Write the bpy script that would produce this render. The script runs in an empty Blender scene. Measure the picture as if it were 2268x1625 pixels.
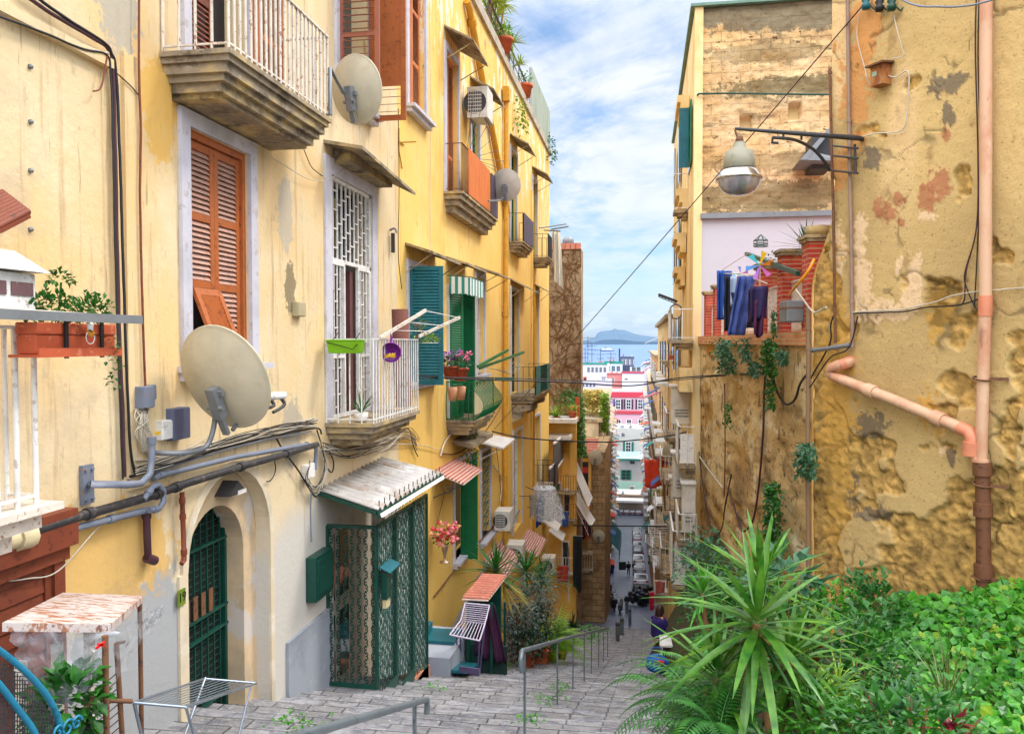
import bpy, math, random
from mathutils import Vector as V, Matrix, noise
R = random.Random(11)
sc = bpy.context.scene
COL = sc.collection
rad = math.radians
# ---------------------------------------------------------------- camera maths (a pixel of the 2268 px wide photo -> a ray)
FO = 1764.0
TH = math.atan(54.5 / FO)
PS = math.atan(291 * math.cos(TH) / FO)
cF = V((-math.sin(PS) * math.cos(TH), math.cos(PS) * math.cos(TH), -math.sin(TH)))
cR = V((math.cos(PS), math.sin(PS), 0))
cU = cR.cross(cF)
UP = V((0, 0, 1))
def ray(u, v): return cF * FO + cR * (u - 1134) + cU * (812.5 - v)
def onX(u, v, x):
    d = ray(u, v); return d * (x / d.x)
def at(u, v, y):
    d = ray(u, v); return d * (y / d.y)
def onP(u, v, p, n):
    d = ray(u, v); return d * (p.dot(n) / d.dot(n))
def proj(p):
    z = p.dot(cF); return 1134 + FO * p.dot(cR) / z, 812.5 - FO * p.dot(cU) / z
XL = -4.8
def L(u, v, d=0.0): return onX(u, v, XL + d)
GP = [(-6, .6), (0, -1.38), (35, -13.3), (48, -17.2), (58, -19.7), (88, -26.6), (100, -29), (220, -47.4), (400, -62), (700, -79)]
def G(y):
    for (a, za), (b, zb) in zip(GP, GP[1:]):
        if y <= b: return za + (zb - za) * (y - a) / (b - a)
    return GP[-1][1]
def onG(u, v, off=0.0):
    d = ray(u, v); d = d / d.y
    a, b = .5, 600
    for _ in range(50):
        m = (a + b) / 2
        if d.z * m > G(m) + off: a = m
        else: b = m
    return d * a
def smooth(a, b, x):
    t = min(1, max(0, (x - a) / (b - a))); return t * t * (3 - 2 * t)
def nz(x, y, z, s=1.0): return noise.noise(V((x * s, y * s, z * s)))
# ---------------------------------------------------------------- objects
ORG = {}
def tag(o, label, cat, group=None):
    o['label'] = label; o['category'] = cat; o['kind'] = 'thing'
    if group: o['group'] = group
    return o
def root(name, label, cat, loc, group=None):
    o = bpy.data.objects.new(name, None); COL.objects.link(o)
    o.location = loc; o.empty_display_size = .1; ORG[o.name] = V(loc)
    return tag(o, label, cat, group)
def copy_tree(o, parent=None, loc=None, rz=None, label=None, sc_=None):
    c = o.copy(); COL.objects.link(c)
    if parent: c.parent = parent
    if loc is not None: c.location = loc
    if rz is not None: c.rotation_euler[2] = rz
    if sc_: c.scale = (sc_,) * 3
    if label: c['label'] = label
    for ch in [x for x in bpy.data.objects if x.parent == o]: copy_tree(ch, c)
    return c
class MB:
    def __init__(s): s.v = []; s.f = []; s.m = []; s.sm = []; s.c = 0; s.col = None
    def add(s, vs, fs, smooth=False):
        b = len(s.v); s.v.extend(tuple(x) for x in vs)
        for f in fs:
            s.f.append(tuple(b + i for i in f)); s.m.append(s.c); s.sm.append(smooth)
        return s
    def box(s, x0, x1, y0, y1, z0, z1):
        return s.add([(x0, y0, z0), (x1, y0, z0), (x1, y1, z0), (x0, y1, z0), (x0, y0, z1), (x1, y0, z1), (x1, y1, z1), (x0, y1, z1)],
                     [(0, 3, 2, 1), (4, 5, 6, 7), (0, 1, 5, 4), (1, 2, 6, 5), (2, 3, 7, 6), (3, 0, 4, 7)])
    def ob(s, c, a, b, n):
        c, a, b, n = V(c), V(a), V(b), V(n)
        return s.add([c - a - b - n, c + a - b - n, c + a + b - n, c - a + b - n, c - a - b + n, c + a - b + n, c + a + b + n, c - a + b + n],
                     [(0, 3, 2, 1), (4, 5, 6, 7), (0, 1, 5, 4), (1, 2, 6, 5), (2, 3, 7, 6), (3, 0, 4, 7)])
    def bar(s, p, q, w, h=None, up=UP):
        p, q = V(p), V(q); d = q - p
        if d.length < 1e-6: return s
        a = d.cross(up)
        if a.length < 1e-5: a = d.cross(V((1, 0, 0)))
        a.normalize(); b = a.cross(d).normalized(); h = h or w
        return s.ob((p + q) / 2, d / 2, a * w / 2, b * h / 2)
    def tube(s, pts, r, n=6, r1=None, cap=True, sm=True):
        pts = [V(p) for p in pts]; k = len(pts); vs = []; fs = []
        t0 = (pts[1] - pts[0]).normalized()
        a = t0.cross(UP)
        if a.length < .05: a = t0.cross(V((1, 0, 0)))
        a.normalize()
        for i, p in enumerate(pts):
            t = (pts[min(i + 1, k - 1)] - pts[max(i - 1, 0)]).normalized()
            a = (a - t * a.dot(t)).normalized(); b = t.cross(a)
            rr = r[i] if isinstance(r, (list, tuple)) else (r if r1 is None else r + (r1 - r) * i / (k - 1))
            for j in range(n):
                an = 2 * math.pi * j / n
                vs.append(p + a * math.cos(an) * rr + b * math.sin(an) * rr)
        for i in range(k - 1):
            for j in range(n):
                fs.append((i * n + j, i * n + (j + 1) % n, (i + 1) * n + (j + 1) % n, (i + 1) * n + j))
        s.add(vs, fs, sm)
        if cap:
            s.add(vs[:n], [tuple(range(n))[::-1]]); s.add(vs[-n:], [tuple(range(n))])
        return s
    def lathe(s, c, ax, prof, n=16, sm=True, sx=1.0, ref=UP):
        c, ax = V(c), V(ax).normalized()
        a = ref.cross(ax)
        if a.length < .05: a = V((1, 0, 0)).cross(ax)
        a.normalize(); b = ax.cross(a); vs = []; fs = []
        for r, z in prof:
            for j in range(n):
                an = 2 * math.pi * j / n
                vs.append(c + ax * z + a * math.cos(an) * r * sx + b * math.sin(an) * r)
        for i in range(len(prof) - 1):
            for j in range(n):
                fs.append((i * n + j, i * n + (j + 1) % n, (i + 1) * n + (j + 1) % n, (i + 1) * n + j))
        return s.add(vs, fs, sm)
    def ball(s, c, r, n=10, m=6, sz=(1, 1, 1), sm=True):
        vs = []; fs = []
        for i in range(m + 1):
            t = math.pi * i / m
            for j in range(n):
                p = 2 * math.pi * j / n
                vs.append((c[0] + r * sz[0] * math.sin(t) * math.cos(p), c[1] + r * sz[1] * math.sin(t) * math.sin(p), c[2] + r * sz[2] * math.cos(t)))
        for i in range(m):
            for j in range(n):
                fs.append((i * n + j, (i + 1) * n + j, (i + 1) * n + (j + 1) % n, i * n + (j + 1) % n))
        return s.add(vs, fs, sm)
    def poly(s, pts, sm=False): return s.add(pts, [tuple(range(len(pts)))], sm)
    def prism(s, pts, vec):
        pts = [V(p) for p in pts]; vec = V(vec); n = len(pts)
        return s.add(pts + [p + vec for p in pts], [tuple(range(n))[::-1], tuple(range(n, 2 * n))] + [(i, (i + 1) % n, n + (i + 1) % n, n + i) for i in range(n)])
    def grid(s, fn, nu, nv, sm=True, thick=None):
        vs = [fn(i / nu, j / nv) for j in range(nv + 1) for i in range(nu + 1)]
        return s.add(vs, [(j * (nu + 1) + i, j * (nu + 1) + i + 1, (j + 1) * (nu + 1) + i + 1, (j + 1) * (nu + 1) + i) for j in range(nv) for i in range(nu)], sm)
    def build(s, name, mat, parent=None, loc=None, kind=None, tg=None, bevel=0, solid=0):
        org = V((0, 0, 0))
        if parent is not None: org = ORG[parent.name]
        elif loc is not None: org = V(loc)
        me = bpy.data.meshes.new(name)
        me.from_pydata([(v[0] - org.x, v[1] - org.y, v[2] - org.z) for v in s.v], [], s.f)
        if not isinstance(mat, (list, tuple)): mat = [mat] * (max(s.m, default=0) + 1)
        for m in mat: me.materials.append(m)
        me.polygons.foreach_set('material_index', s.m)
        me.polygons.foreach_set('use_smooth', s.sm)
        if s.col:
            ca = me.color_attributes.new('Col', 'FLOAT_COLOR', 'POINT')
            ca.data.foreach_set('color', [x for c in s.col for x in (c[0], c[1], c[2], 1)])
        me.update()
        o = bpy.data.objects.new(name, me); COL.objects.link(o)
        if parent is not None: o.parent = parent
        else: o.location = org
        ORG[o.name] = org
        if kind: o['kind'] = kind
        if tg: tag(o, *tg)
        if bevel:
            b = o.modifiers.new('bevel', 'BEVEL'); b.width = bevel; b.segments = 2; b.limit_method = 'ANGLE'
        if solid:
            b = o.modifiers.new('solid', 'SOLIDIFY'); b.thickness = solid
        return o
# ---------------------------------------------------------------- materials
def lin(c):
    return tuple((x / 255 / 12.92) if x / 255 <= .04045 else ((x / 255 + .055) / 1.055) ** 2.4 for x in c)
def c4(c): return (c[0], c[1], c[2], 1)
def N(nt, t, ins=None, **pr):
    n = nt.nodes.new(t)
    for k, v in pr.items(): setattr(n, k, v)
    for k, v in (ins or {}).items():
        if isinstance(v, bpy.types.NodeSocket): nt.links.new(v, n.inputs[k])
        else: n.inputs[k].default_value = v
    return n
def mathn(nt, op, a, b=None, c=None, clamp=False):
    n = nt.nodes.new('ShaderNodeMath'); n.operation = op; n.use_clamp = clamp
    for i, v in enumerate((a, b, c)):
        if v is None: continue
        if isinstance(v, bpy.types.NodeSocket): nt.links.new(v, n.inputs[i])
        else: n.inputs[i].default_value = v
    return n.outputs[0]
def mixc(nt, f, a, b, blend='MIX'):
    n = nt.nodes.new('ShaderNodeMix'); n.data_type = 'RGBA'; n.blend_type = blend
    for i, v in ((0, f), (6, a), (7, b)):
        if isinstance(v, bpy.types.NodeSocket): nt.links.new(v, n.inputs[i])
        else: n.inputs[i].default_value = v if i == 0 else c4(v)
    return n.outputs[2]
def sstep(nt, x, a, b):
    n = nt.nodes.new('ShaderNodeMapRange'); n.interpolation_type = 'SMOOTHSTEP'
    if isinstance(x, bpy.types.NodeSocket): nt.links.new(x, n.inputs[0])
    n.inputs[1].default_value = a; n.inputs[2].default_value = b
    return n.outputs[0]
def noisen(nt, co, s, det=5, rough=.6, st=(1, 1, 1), off=(0, 0, 0), dist=0):
    m = N(nt, 'ShaderNodeMapping', {'Vector': co, 'Scale': tuple(s * x for x in st), 'Location': off})
    return N(nt, 'ShaderNodeTexNoise', {'Vector': m.outputs[0], 'Scale': 1.0, 'Detail': det, 'Roughness': rough, 'Distortion': dist}).outputs[0]
def newmat(name):
    m = bpy.data.materials.new(name); m.use_nodes = True
    nt = m.node_tree; b = nt.nodes['Principled BSDF']
    return m, nt, b
# layers: ('n', colour, scale, lo, hi, stretch, amount)   noise patches
#         ('z', colour, z, soft, ragged, amount)          below world height z
#         ('b', colour, centre, radii, ragged, amount)    one patch
#         ('k', colour(mortar), width, height, mortar, axes, var) courses of blocks
SEED = [0]
def layered(name, base, layers=(), rough=.85, bump=((40, .15),), spec=.3, world=True, attr=False, metal=0, rnd=0):
    m, nt, b = newmat(name)
    if world:
        co = N(nt, 'ShaderNodeNewGeometry').outputs['Position']
    else:
        co = N(nt, 'ShaderNodeTexCoord').outputs['Object']
    if attr:
        col = N(nt, 'ShaderNodeVertexColor', layer_name='Col').outputs[0]
        if attr == 'mul': acol = col; col = N(nt, 'ShaderNodeRGB').outputs[0]; col.default_value = c4(lin(base))
    else:
        col = N(nt, 'ShaderNodeRGB').outputs[0]; col.default_value = c4(lin(base))
    h = None
    for l in layers:
        SEED[0] += 1; off = (SEED[0] * 7.3 % 31, SEED[0] * 3.1 % 17, SEED[0] * 5.7 % 23)
        k, c = l[0], lin(l[1])
        if k == 'n':
            _, _, s, lo, hi, st, am = l
            f = mathn(nt, 'MULTIPLY', sstep(nt, noisen(nt, co, s, 6, .62, st, off), lo, hi), am)
            col = mixc(nt, f, col, c)
        elif k == 'nz':
            _, _, s, lo, hi, st, am, z0, so_ = l
            f = mathn(nt, 'MULTIPLY', sstep(nt, noisen(nt, co, s, 6, .62, st, off), lo, hi), am)
            f = mathn(nt, 'MULTIPLY', f, sstep(nt, N(nt, 'ShaderNodeSeparateXYZ', {0: co}).outputs[2], z0 - so_, z0 + so_))
            col = mixc(nt, f, col, c)
        elif k == 'z':
            _, _, z, soft, rag, am = l
            zz = N(nt, 'ShaderNodeSeparateXYZ', {0: co}).outputs[2]
            zz = mathn(nt, 'ADD', zz, mathn(nt, 'MULTIPLY', mathn(nt, 'SUBTRACT', noisen(nt, co, .9, 6, .6, (1, 1, 1), off), .5), rag))
            f = mathn(nt, 'MULTIPLY', sstep(nt, zz, z + soft, z - soft), am)
            col = mixc(nt, f, col, c)
        elif k == 'b':
            _, _, cen, rr, rag, am = l
            d = N(nt, 'ShaderNodeVectorMath', {0: co, 1: tuple(cen)}, operation='SUBTRACT').outputs[0]
            d = N(nt, 'ShaderNodeVectorMath', {0: d, 1: tuple(rr)}, operation='DIVIDE').outputs[0]
            d = N(nt, 'ShaderNodeVectorMath', {0: d}, operation='LENGTH').outputs['Value']
            d = mathn(nt, 'ADD', d, mathn(nt, 'MULTIPLY', mathn(nt, 'SUBTRACT', noisen(nt, co, 1.6 / max(min(rr[1], rr[2]), .1), 7, .72, (1, 1, 1), off), .5), rag * 2.4))
            col = mixc(nt, mathn(nt, 'MULTIPLY', sstep(nt, d, 1.10, .92), am), col, c)
        elif k == 'k':
            _, _, w, hh, mo, ax, var = l
            sp = N(nt, 'ShaderNodeSeparateXYZ', {0: co})
            cx = N(nt, 'ShaderNodeCombineXYZ', {0: sp.outputs[ax[0]], 1: sp.outputs[ax[1]]}).outputs[0]
            nn = N(nt, 'ShaderNodeTexNoise', {'Vector': co, 'Scale': 3.0, 'Detail': 3})
            cx = N(nt, 'ShaderNodeVectorMath', {0: cx, 1: N(nt, 'ShaderNodeVectorMath', {0: nn.outputs['Color'], 'Scale': mo * 2.5}, operation='SCALE').outputs[0]}, operation='ADD').outputs[0]
            br = N(nt, 'ShaderNodeTexBrick', {'Vector': cx, 'Scale': 1.0, 'Mortar Size': mo, 'Mortar Smooth': .3, 'Brick Width': w, 'Row Height': hh,
                                              'Color1': (1 - var,) * 3 + (1,), 'Color2': (1 + var,) * 3 + (1,), 'Mortar': c4((1, 1, 1))})
            col = mixc(nt, 1.0, col, br.outputs[0], 'MULTIPLY')
            col = mixc(nt, br.outputs[1], col, c)
            h = mathn(nt, 'MULTIPLY', br.outputs[1], -1.0)
    if attr == 'mul': col = mixc(nt, 1.0, col, acol, 'MULTIPLY')
    if rnd:
        ri = N(nt, 'ShaderNodeObjectInfo').outputs['Random']
        hs = N(nt, 'ShaderNodeHueSaturation', {'Color': col, 'Value': mathn(nt, 'ADD', 1 - rnd, mathn(nt, 'MULTIPLY', ri, 2 * rnd))})
        col = hs.outputs[0]
    nt.links.new(col, b.inputs['Base Color'])
    b.inputs['Roughness'].default_value = rough
    b.inputs['Metallic'].default_value = metal
    b.inputs['Specular IOR Level'].default_value = spec
    nrm = None
    if h is not None:
        bn = N(nt, 'ShaderNodeBump', {'Height': h, 'Strength': .8, 'Distance': .02}); nrm = bn.outputs[0]
    for s, st in bump:
        ins = {'Height': noisen(nt, co, s, 6, .65), 'Strength': st, 'Distance': .6 / s}
        if nrm: ins['Normal'] = nrm
        nrm = N(nt, 'ShaderNodeBump', ins).outputs[0]
    if nrm: nt.links.new(nrm, b.inputs['Normal'])
    return m
def dark(c, k): return tuple(max(0, min(255, x * k)) for x in c)
def paint(name, c, rough=.5, wear=None, spec=.4, metal=0, bump=.05, amt=.35, scale=9, rnd=0):
    ly = [('n', dark(c, .72), scale * .35, .4, .75, (1, 1, 1), .5), ('n', dark(c, 1.12), scale, .5, .8, (1, 1, 1), .3)]
    if wear: ly.append(('n', wear, scale * 1.6, .57, .64, (1, 1, 1), amt * 2))
    return layered(name, c, ly, rough, ((70, bump),), spec, metal=metal, rnd=rnd)
def leafmat(name, c, c2, gloss=.4, trans=.25):
    m, nt, b = newmat(name)
    co = N(nt, 'ShaderNodeNewGeometry').outputs['Position']
    f = sstep(nt, noisen(nt, co, 9, 2), .3, .7)
    f2 = sstep(nt, noisen(nt, co, 1.7, 2, off=(3, 1, 2)), .35, .65)
    col = mixc(nt, f, lin(c), lin(c2)); col = mixc(nt, mathn(nt, 'MULTIPLY', f2, .45), col, lin(dark(c, .7)))
    nt.links.new(col, b.inputs['Base Color']); b.inputs['Roughness'].default_value = gloss; b.inputs['Specular IOR Level'].default_value = .4
    tr = N(nt, 'ShaderNodeBsdfTranslucent', {'Color': col})
    mx = N(nt, 'ShaderNodeMixShader', {0: trans, 1: b.outputs[0], 2: tr.outputs[0]})
    nt.links.new(mx.outputs[0], nt.nodes['Material Output'].inputs[0])
    return m
def glassmat(name, c, rough=.08):
    m, nt, b = newmat(name)
    b.inputs['Base Color'].default_value = c4(lin(c)); b.inputs['Roughness'].default_value = rough; b.inputs['Specular IOR Level'].default_value = .7
    return m
def clearmat(name, c, alpha):
    m, nt, b = newmat(name)
    co = N(nt, 'ShaderNodeNewGeometry').outputs['Position']
    b.inputs['Base Color'].default_value = c4(lin(c)); b.inputs['Roughness'].default_value = .18; b.inputs['Specular IOR Level'].default_value = .8
    a = mathn(nt, 'ADD', alpha * .6, mathn(nt, 'MULTIPLY', sstep(nt, noisen(nt, co, 11, 5, .7), .4, .7), alpha * .8), clamp=True)
    nt.links.new(a, b.inputs['Alpha'])
    return m
# ================================================================ camera, sky, sun, haze, sea
cam = bpy.data.cameras.new('camera'); co_ = bpy.data.objects.new('camera', cam); COL.objects.link(co_)
cam.sensor_width = 36; cam.lens = 36 * FO / 2268; cam.clip_start = .05; cam.clip_end = 200000
Mx = Matrix((cR, cU, -cF)).transposed().to_4x4(); co_.matrix_world = Mx
sc.camera = co_
SUN_EL, SUN_AZ = rad(52), rad(30)     # azimuth measured from +X towards +Y
sd = V((math.cos(SUN_EL) * math.cos(SUN_AZ), math.cos(SUN_EL) * math.sin(SUN_AZ), math.sin(SUN_EL)))
sl = bpy.data.lights.new('sun', 'SUN'); sl.energy = 2.3; sl.angle = rad(12); sl.color = (1, .93, .82)
so = bpy.data.objects.new('sun', sl); COL.objects.link(so); so.rotation_euler = sd.to_track_quat('Z', 'Y').to_euler(); so.location = (30, 20, 60)
w = bpy.data.worlds.new('World'); sc.world = w; w.use_nodes = True
nt = w.node_tree; bg = nt.nodes['Background']
sky = N(nt, 'ShaderNodeTexSky', sky_type='NISHITA', sun_disc=False, sun_elevation=SUN_EL, sun_rotation=math.atan2(sd.x, sd.y), altitude=80, air_density=1.0, dust_density=1.0, ozone_density=2.5)
tc = N(nt, 'ShaderNodeTexCoord').outputs['Generated']
sp = N(nt, 'ShaderNodeSeparateXYZ', {0: tc})
zz = mathn(nt, 'MAXIMUM', sp.outputs[2], .0)
zz = mathn(nt, 'ADD', zz, .10)
cx = N(nt, 'ShaderNodeCombineXYZ', {0: mathn(nt, 'DIVIDE', sp.outputs[0], zz), 1: mathn(nt, 'DIVIDE', sp.outputs[1], zz), 2: 0.0}).outputs[0]
n1 = noisen(nt, cx, .62, 9, .6, (1.5, .85, 1), (2.6, 4.2, 0), .9)
n2 = noisen(nt, cx, 2.3, 8, .62, (1.3, 1, 1), (7, 1, 0), .4)
cl = mathn(nt, 'ADD', mathn(nt, 'MULTIPLY', n1, .75), mathn(nt, 'MULTIPLY', n2, .25))
cm = sstep(nt, cl, .385, .565)
lowf = sstep(nt, sp.outputs[2], .03, .20)
cm = mathn(nt, 'MULTIPLY', cm, mathn(nt, 'ADD', .25, mathn(nt, 'MULTIPLY', lowf, .68)))
skyc = N(nt, 'ShaderNodeHueSaturation', {'Color': sky.outputs[0], 'Saturation': 1.3, 'Value': 2.0}).outputs[0]
shade = sstep(nt, n2, .3, .7)
cw = mixc(nt, shade, (10.2, 11.0, 12.4), (13.0, 13.0, 13.2))
# low bank of small cumulus above the island
n3 = noisen(nt, tc, 1, 7, .6, (26, 26, 75), (1, 5, 2.3))
band = mathn(nt, 'MULTIPLY', sstep(nt, sp.outputs[2], .004, .016), sstep(nt, sp.outputs[2], .062, .026))
cum = mathn(nt, 'MULTIPLY', sstep(nt, n3, .47, .60), band)
skyo = mixc(nt, cm, skyc, cw)
skyo = mixc(nt, mathn(nt, 'MULTIPLY', cum, .8), skyo, (12.6, 12.3, 12.0))
# added fill: sky overhead and behind the viewer brightened to light shaded walls
up_ = mathn(nt, 'ADD', 1.0, mathn(nt, 'MULTIPLY', sstep(nt, sp.outputs[2], .34, .75), 2.1))
up_ = mathn(nt, 'ADD', up_, mathn(nt, 'MULTIPLY', mathn(nt, 'MULTIPLY', sstep(nt, sp.outputs[1], .1, -.5), sstep(nt, sp.outputs[2], .05, .3)), 1.9))
skyo = N(nt, 'ShaderNodeVectorMath', {0: mixc(nt, mathn(nt, 'MULTIPLY', mathn(nt, 'SUBTRACT', up_, 1.0), .35, clamp=True), skyo, (12.2, 12.4, 12.9)), 'Scale': up_}, operation='SCALE').outputs[0]
nt.links.new(skyo, bg.inputs[0]); bg.inputs[1].default_value = .085
sc.view_settings.view_transform = 'Standard'; sc.view_settings.look = 'None'; sc.view_settings.exposure = -.02; sc.view_settings.gamma = 1
sc.cycles.max_bounces = 8; sc.cycles.diffuse_bounces = 4; sc.cycles.transparent_max_bounces = 12; sc.cycles.volume_bounces = 0
sc.cycles.use_denoising = True; sc.cycles.sample_clamp_indirect = 6
# haze: one closed box round everything
hz = MB(); hz.box(-16000, 16000, -60, 36000, -90, 900)
hm = bpy.data.materials.new('haze_air'); hm.use_nodes = True; hn = hm.node_tree; hn.nodes.remove(hn.nodes['Principled BSDF'])
pv = N(hn, 'ShaderNodeVolumePrincipled', {'Color': (.40, .66, 1, 1), 'Density': 1.9e-5, 'Anisotropy': .25})
hn.links.new(pv.outputs[0], hn.nodes['Material Output'].inputs['Volume'])
hz.build('haze', hm, kind='stuff')
# sea
mb = MB(); mb.poly([(-15500, 620, -80), (15500, 620, -80), (15500, 35500, -80), (-15500, 35500, -80)])
sea = layered('sea_water', (70, 104, 156), [('n', (92, 124, 172), .0006, .4, .7, (1, .3, 1), .7), ('n', (56, 90, 140), .004, .5, .8, (1, .25, 1), .5)], .32, ((.05, .05),), .5)
mb.build('sea', sea, kind='structure')
# island on the horizon: outline of its crest gets real depth, ~30 km out
prof = [(1262, 762), (1285, 755), (1300, 752), (1318, 746), (1324, 737), (1332, 733), (1344, 732), (1356, 731), (1362, 727), (1368, 730), (1384, 731), (1395, 735), (1404, 739), (1420, 742), (1440, 745), (1462, 747.5), (1490, 750), (1520, 752), (1550, 756), (1600, 762)]
def crest(u):
    for (a, va), (b, vb) in zip(prof, prof[1:]):
        if u <= b: return va + (vb - va) * (u - a) / (b - a)
    return 763
mb = MB(); NU, NV = 130, 24
vs = []
for j in range(NV + 1):
    t = j / NV
    for i in range(NU + 1):
        u = 1262 + (1600 - 1262) * i / NU
        c = at(u, crest(u), 31000); hgt = max(0, c.z + 80)
        x0 = c.x; yy = 29000 + 4800 * t
        k = max(0, 1 - abs((t - .42) / .55) ** 1.5)
        z = -82 + hgt * k * (1 if abs(t - .42) < .03 else .9 + .25 * nz(x0, yy, 3, .0011)) + 40 * k * nz(x0, yy, 1, .004) * (0 if abs(t - .42) < .03 else 1)
        vs.append((x0 * yy / 31000, yy, z))
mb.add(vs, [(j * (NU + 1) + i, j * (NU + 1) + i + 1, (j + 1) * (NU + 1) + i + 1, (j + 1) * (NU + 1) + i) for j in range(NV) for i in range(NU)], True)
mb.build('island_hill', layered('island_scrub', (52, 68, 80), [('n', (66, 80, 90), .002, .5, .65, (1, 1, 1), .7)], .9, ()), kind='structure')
# ferry on the bay
p = onP(1345, 778, V((0, 0, -80)), UP); ferry_w = paint('ferry_white', (225, 228, 232), .5); ferry_b = paint('ferry_hull', (60, 80, 130), .5)
sh = root('ferry_ship', 'pale passenger ferry far out on the bay below the island', 'ship', p)
hw = 62 if p.y > 6000 else p.y * 15.5 / FO
mb = MB(); k = hw / 62
mb.prism([p + V((-62, -9, -1)) * k, p + V((56, -9, -1)) * k, p + V((64, -2, 12)) * k, p + V((-62, -9, 12)) * k], V((0, 20, 0)) * k); mb.build('hull', ferry_b, sh)
mb = MB(); mb.box(p.x - 55 * k, p.x + 44 * k, p.y - 7 * k, p.y + 9 * k, p.z + 12 * k, p.z + 20 * k); mb.box(p.x - 40 * k, p.x + 30 * k, p.y - 6 * k, p.y + 8 * k, p.z + 20 * k, p.z + 27 * k); mb.build('deckhouse', ferry_w, sh)
mb = MB(); mb.box(p.x - 22 * k, p.x - 10 * k, p.y - 4 * k, p.y + 4 * k, p.z + 27 * k, p.z + 36 * k); mb.build('funnel', ferry_b, sh)
# ================================================================ ground
stone = layered('lava_stone', (140, 138, 138), [('k', (70, 69, 70), .46, .25, .013, (0, 1), .2), ('n', (172, 172, 178), 1.1, .46, .7, (1, 1.5, 1), .75), ('n', (92, 94, 104), 4, .46, .66, (1, 2.5, 1), .75), ('n', (70, 72, 80), 22, .55, .7, (1, 1.6, 1), .6),
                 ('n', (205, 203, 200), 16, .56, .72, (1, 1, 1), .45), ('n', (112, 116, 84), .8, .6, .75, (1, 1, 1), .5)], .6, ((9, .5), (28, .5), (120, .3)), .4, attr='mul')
mb = MB(); y = -1.0; td = .5; scol = []
k = 0
while y < 50:
    z = G(y + td); x0, x1 = -5.6, (2.2 if y < 13 else 1.6)
    n = 30; vs = []
    for i in range(n + 1):
        x = x0 + (x1 - x0) * i / n
        a = .06 * nz(x, k * 3.3, 0, 1.3); b = .06 * nz(x, (k + 1) * 3.3, 0, 1.3); q = .012 * nz(x, y, 5, 2.2)
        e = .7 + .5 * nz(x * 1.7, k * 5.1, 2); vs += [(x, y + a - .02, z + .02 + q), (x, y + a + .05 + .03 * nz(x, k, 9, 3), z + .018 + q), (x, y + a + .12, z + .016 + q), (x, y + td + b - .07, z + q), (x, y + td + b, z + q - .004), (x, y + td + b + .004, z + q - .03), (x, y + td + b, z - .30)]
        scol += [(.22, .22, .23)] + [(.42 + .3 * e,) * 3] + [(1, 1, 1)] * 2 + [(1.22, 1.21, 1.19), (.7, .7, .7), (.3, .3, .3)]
    fs = []
    for i in range(n):
        for j in range(6): fs.append((i * 7 + j, (i + 1) * 7 + j, (i + 1) * 7 + j + 1, i * 7 + j + 1))
    mb.add(vs, fs); y += td; k += 1
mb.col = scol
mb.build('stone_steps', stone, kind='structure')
road = layered('street_basalt', (88, 98, 126), [('k', (40, 44, 56), 1.1, .7, .03, (0, 1), .15), ('n', (130, 142, 172), .35, .45, .7, (1, 1, 1), .7), ('n', (62, 70, 90), 1.6, .5, .7, (1, 1, 1), .5)], .3, ((10, .25),), .5)
mb = MB()
ys = [48 + i * 2 for i in range(200)]
vs = []
for yy in ys:
    z = G(yy); z = z if yy < 700 else G(700)
    vs += [(-60 if yy > 60 else -9, yy, z), (-3.5, yy, z), (0, yy, z), (60 if yy > 60 else 6, yy, z)]
mb.add(vs, [(i * 4 + j, i * 4 + j + 1, (i + 1) * 4 + j + 1, (i + 1) * 4 + j) for i in range(len(ys) - 1) for j in range(3)])
mb.build('road', road, kind='structure')
land = layered('city_ground', (110, 105, 98), [('n', (150, 140, 125), .02, .4, .7, (1, 1, 1), .7)], .9)
mb = MB()
def landz(x, y):
    return min(G(y) - .8 - (0 if y > 50 else (50 - y) * .02), 0) - .002 * abs(x)
mb.grid(lambda a, b: (lambda x, y: (x, y, landz(x, y) if y < 640 else -95))(-900 + 1800 * a, -8 + 900 * b), 60, 180)
mb.build('ground', land, kind='structure')
# garden bed beside the steps
_a, _b = at(1797, 745, 12.5), at(2268, 745, 9.8); _a.z = _b.z = 0; _e = (_b - _a).normalized(); _n = V((_e.y, -_e.x, 0)); _n = -_n if _n.y > 0 else _n; _a = _a + _n * .12
bk = [((onP(u, v, _a, _n) - _a).dot(_e), onP(u, v, _a, _n).z) for u, v in ((1830, 1500), (1900, 1420), (1977, 1388), (2044, 1394), (2136, 1382), (2174, 1358), (2220, 1333), (2268, 1316), (2450, 1270))]
def bank(x, y):
    s = (V((x, y, 0)) - _a).dot(_e); d = max(0, (V((x, y, 0)) - _a).dot(_n)); s = min(3.36, s + d * .3)
    z = bk[0][1] if s < bk[0][0] else bk[-1][1]
    for (s0, z0), (s1, z1) in zip(bk, bk[1:]):
        if s0 <= s <= s1: z = z0 + (z1 - z0) * (s - s0) / (s1 - s0)
    return z - .12 * d - 2.0 * max(0, 1.9 - x)
def garden(x, y):
    e = smooth(.15, .6, x - max(0, (y - 12) * .06) - .1)
    z = G(y + .3) - .12 + .30 * e
    return max(z, bank(x, y)) + .05 * nz(x, y, 0, 1.7)
soil = layered('garden_soil', (74, 62, 44), [('n', (52, 66, 34), 2.2, .4, .6, (1, 1, 1), .8), ('n', (120, 104, 78), 6, .55, .7, (1, 1, 1), .5)], .95, ((30, .6),))
mb = MB(); mb.grid(lambda a, b: (lambda x, y: (x, y, garden(x, y)))(.12 + 6.4 * a, 1.2 + 20 * b), 50, 120)
mb.build('garden_ground', soil, kind='structure')
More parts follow.
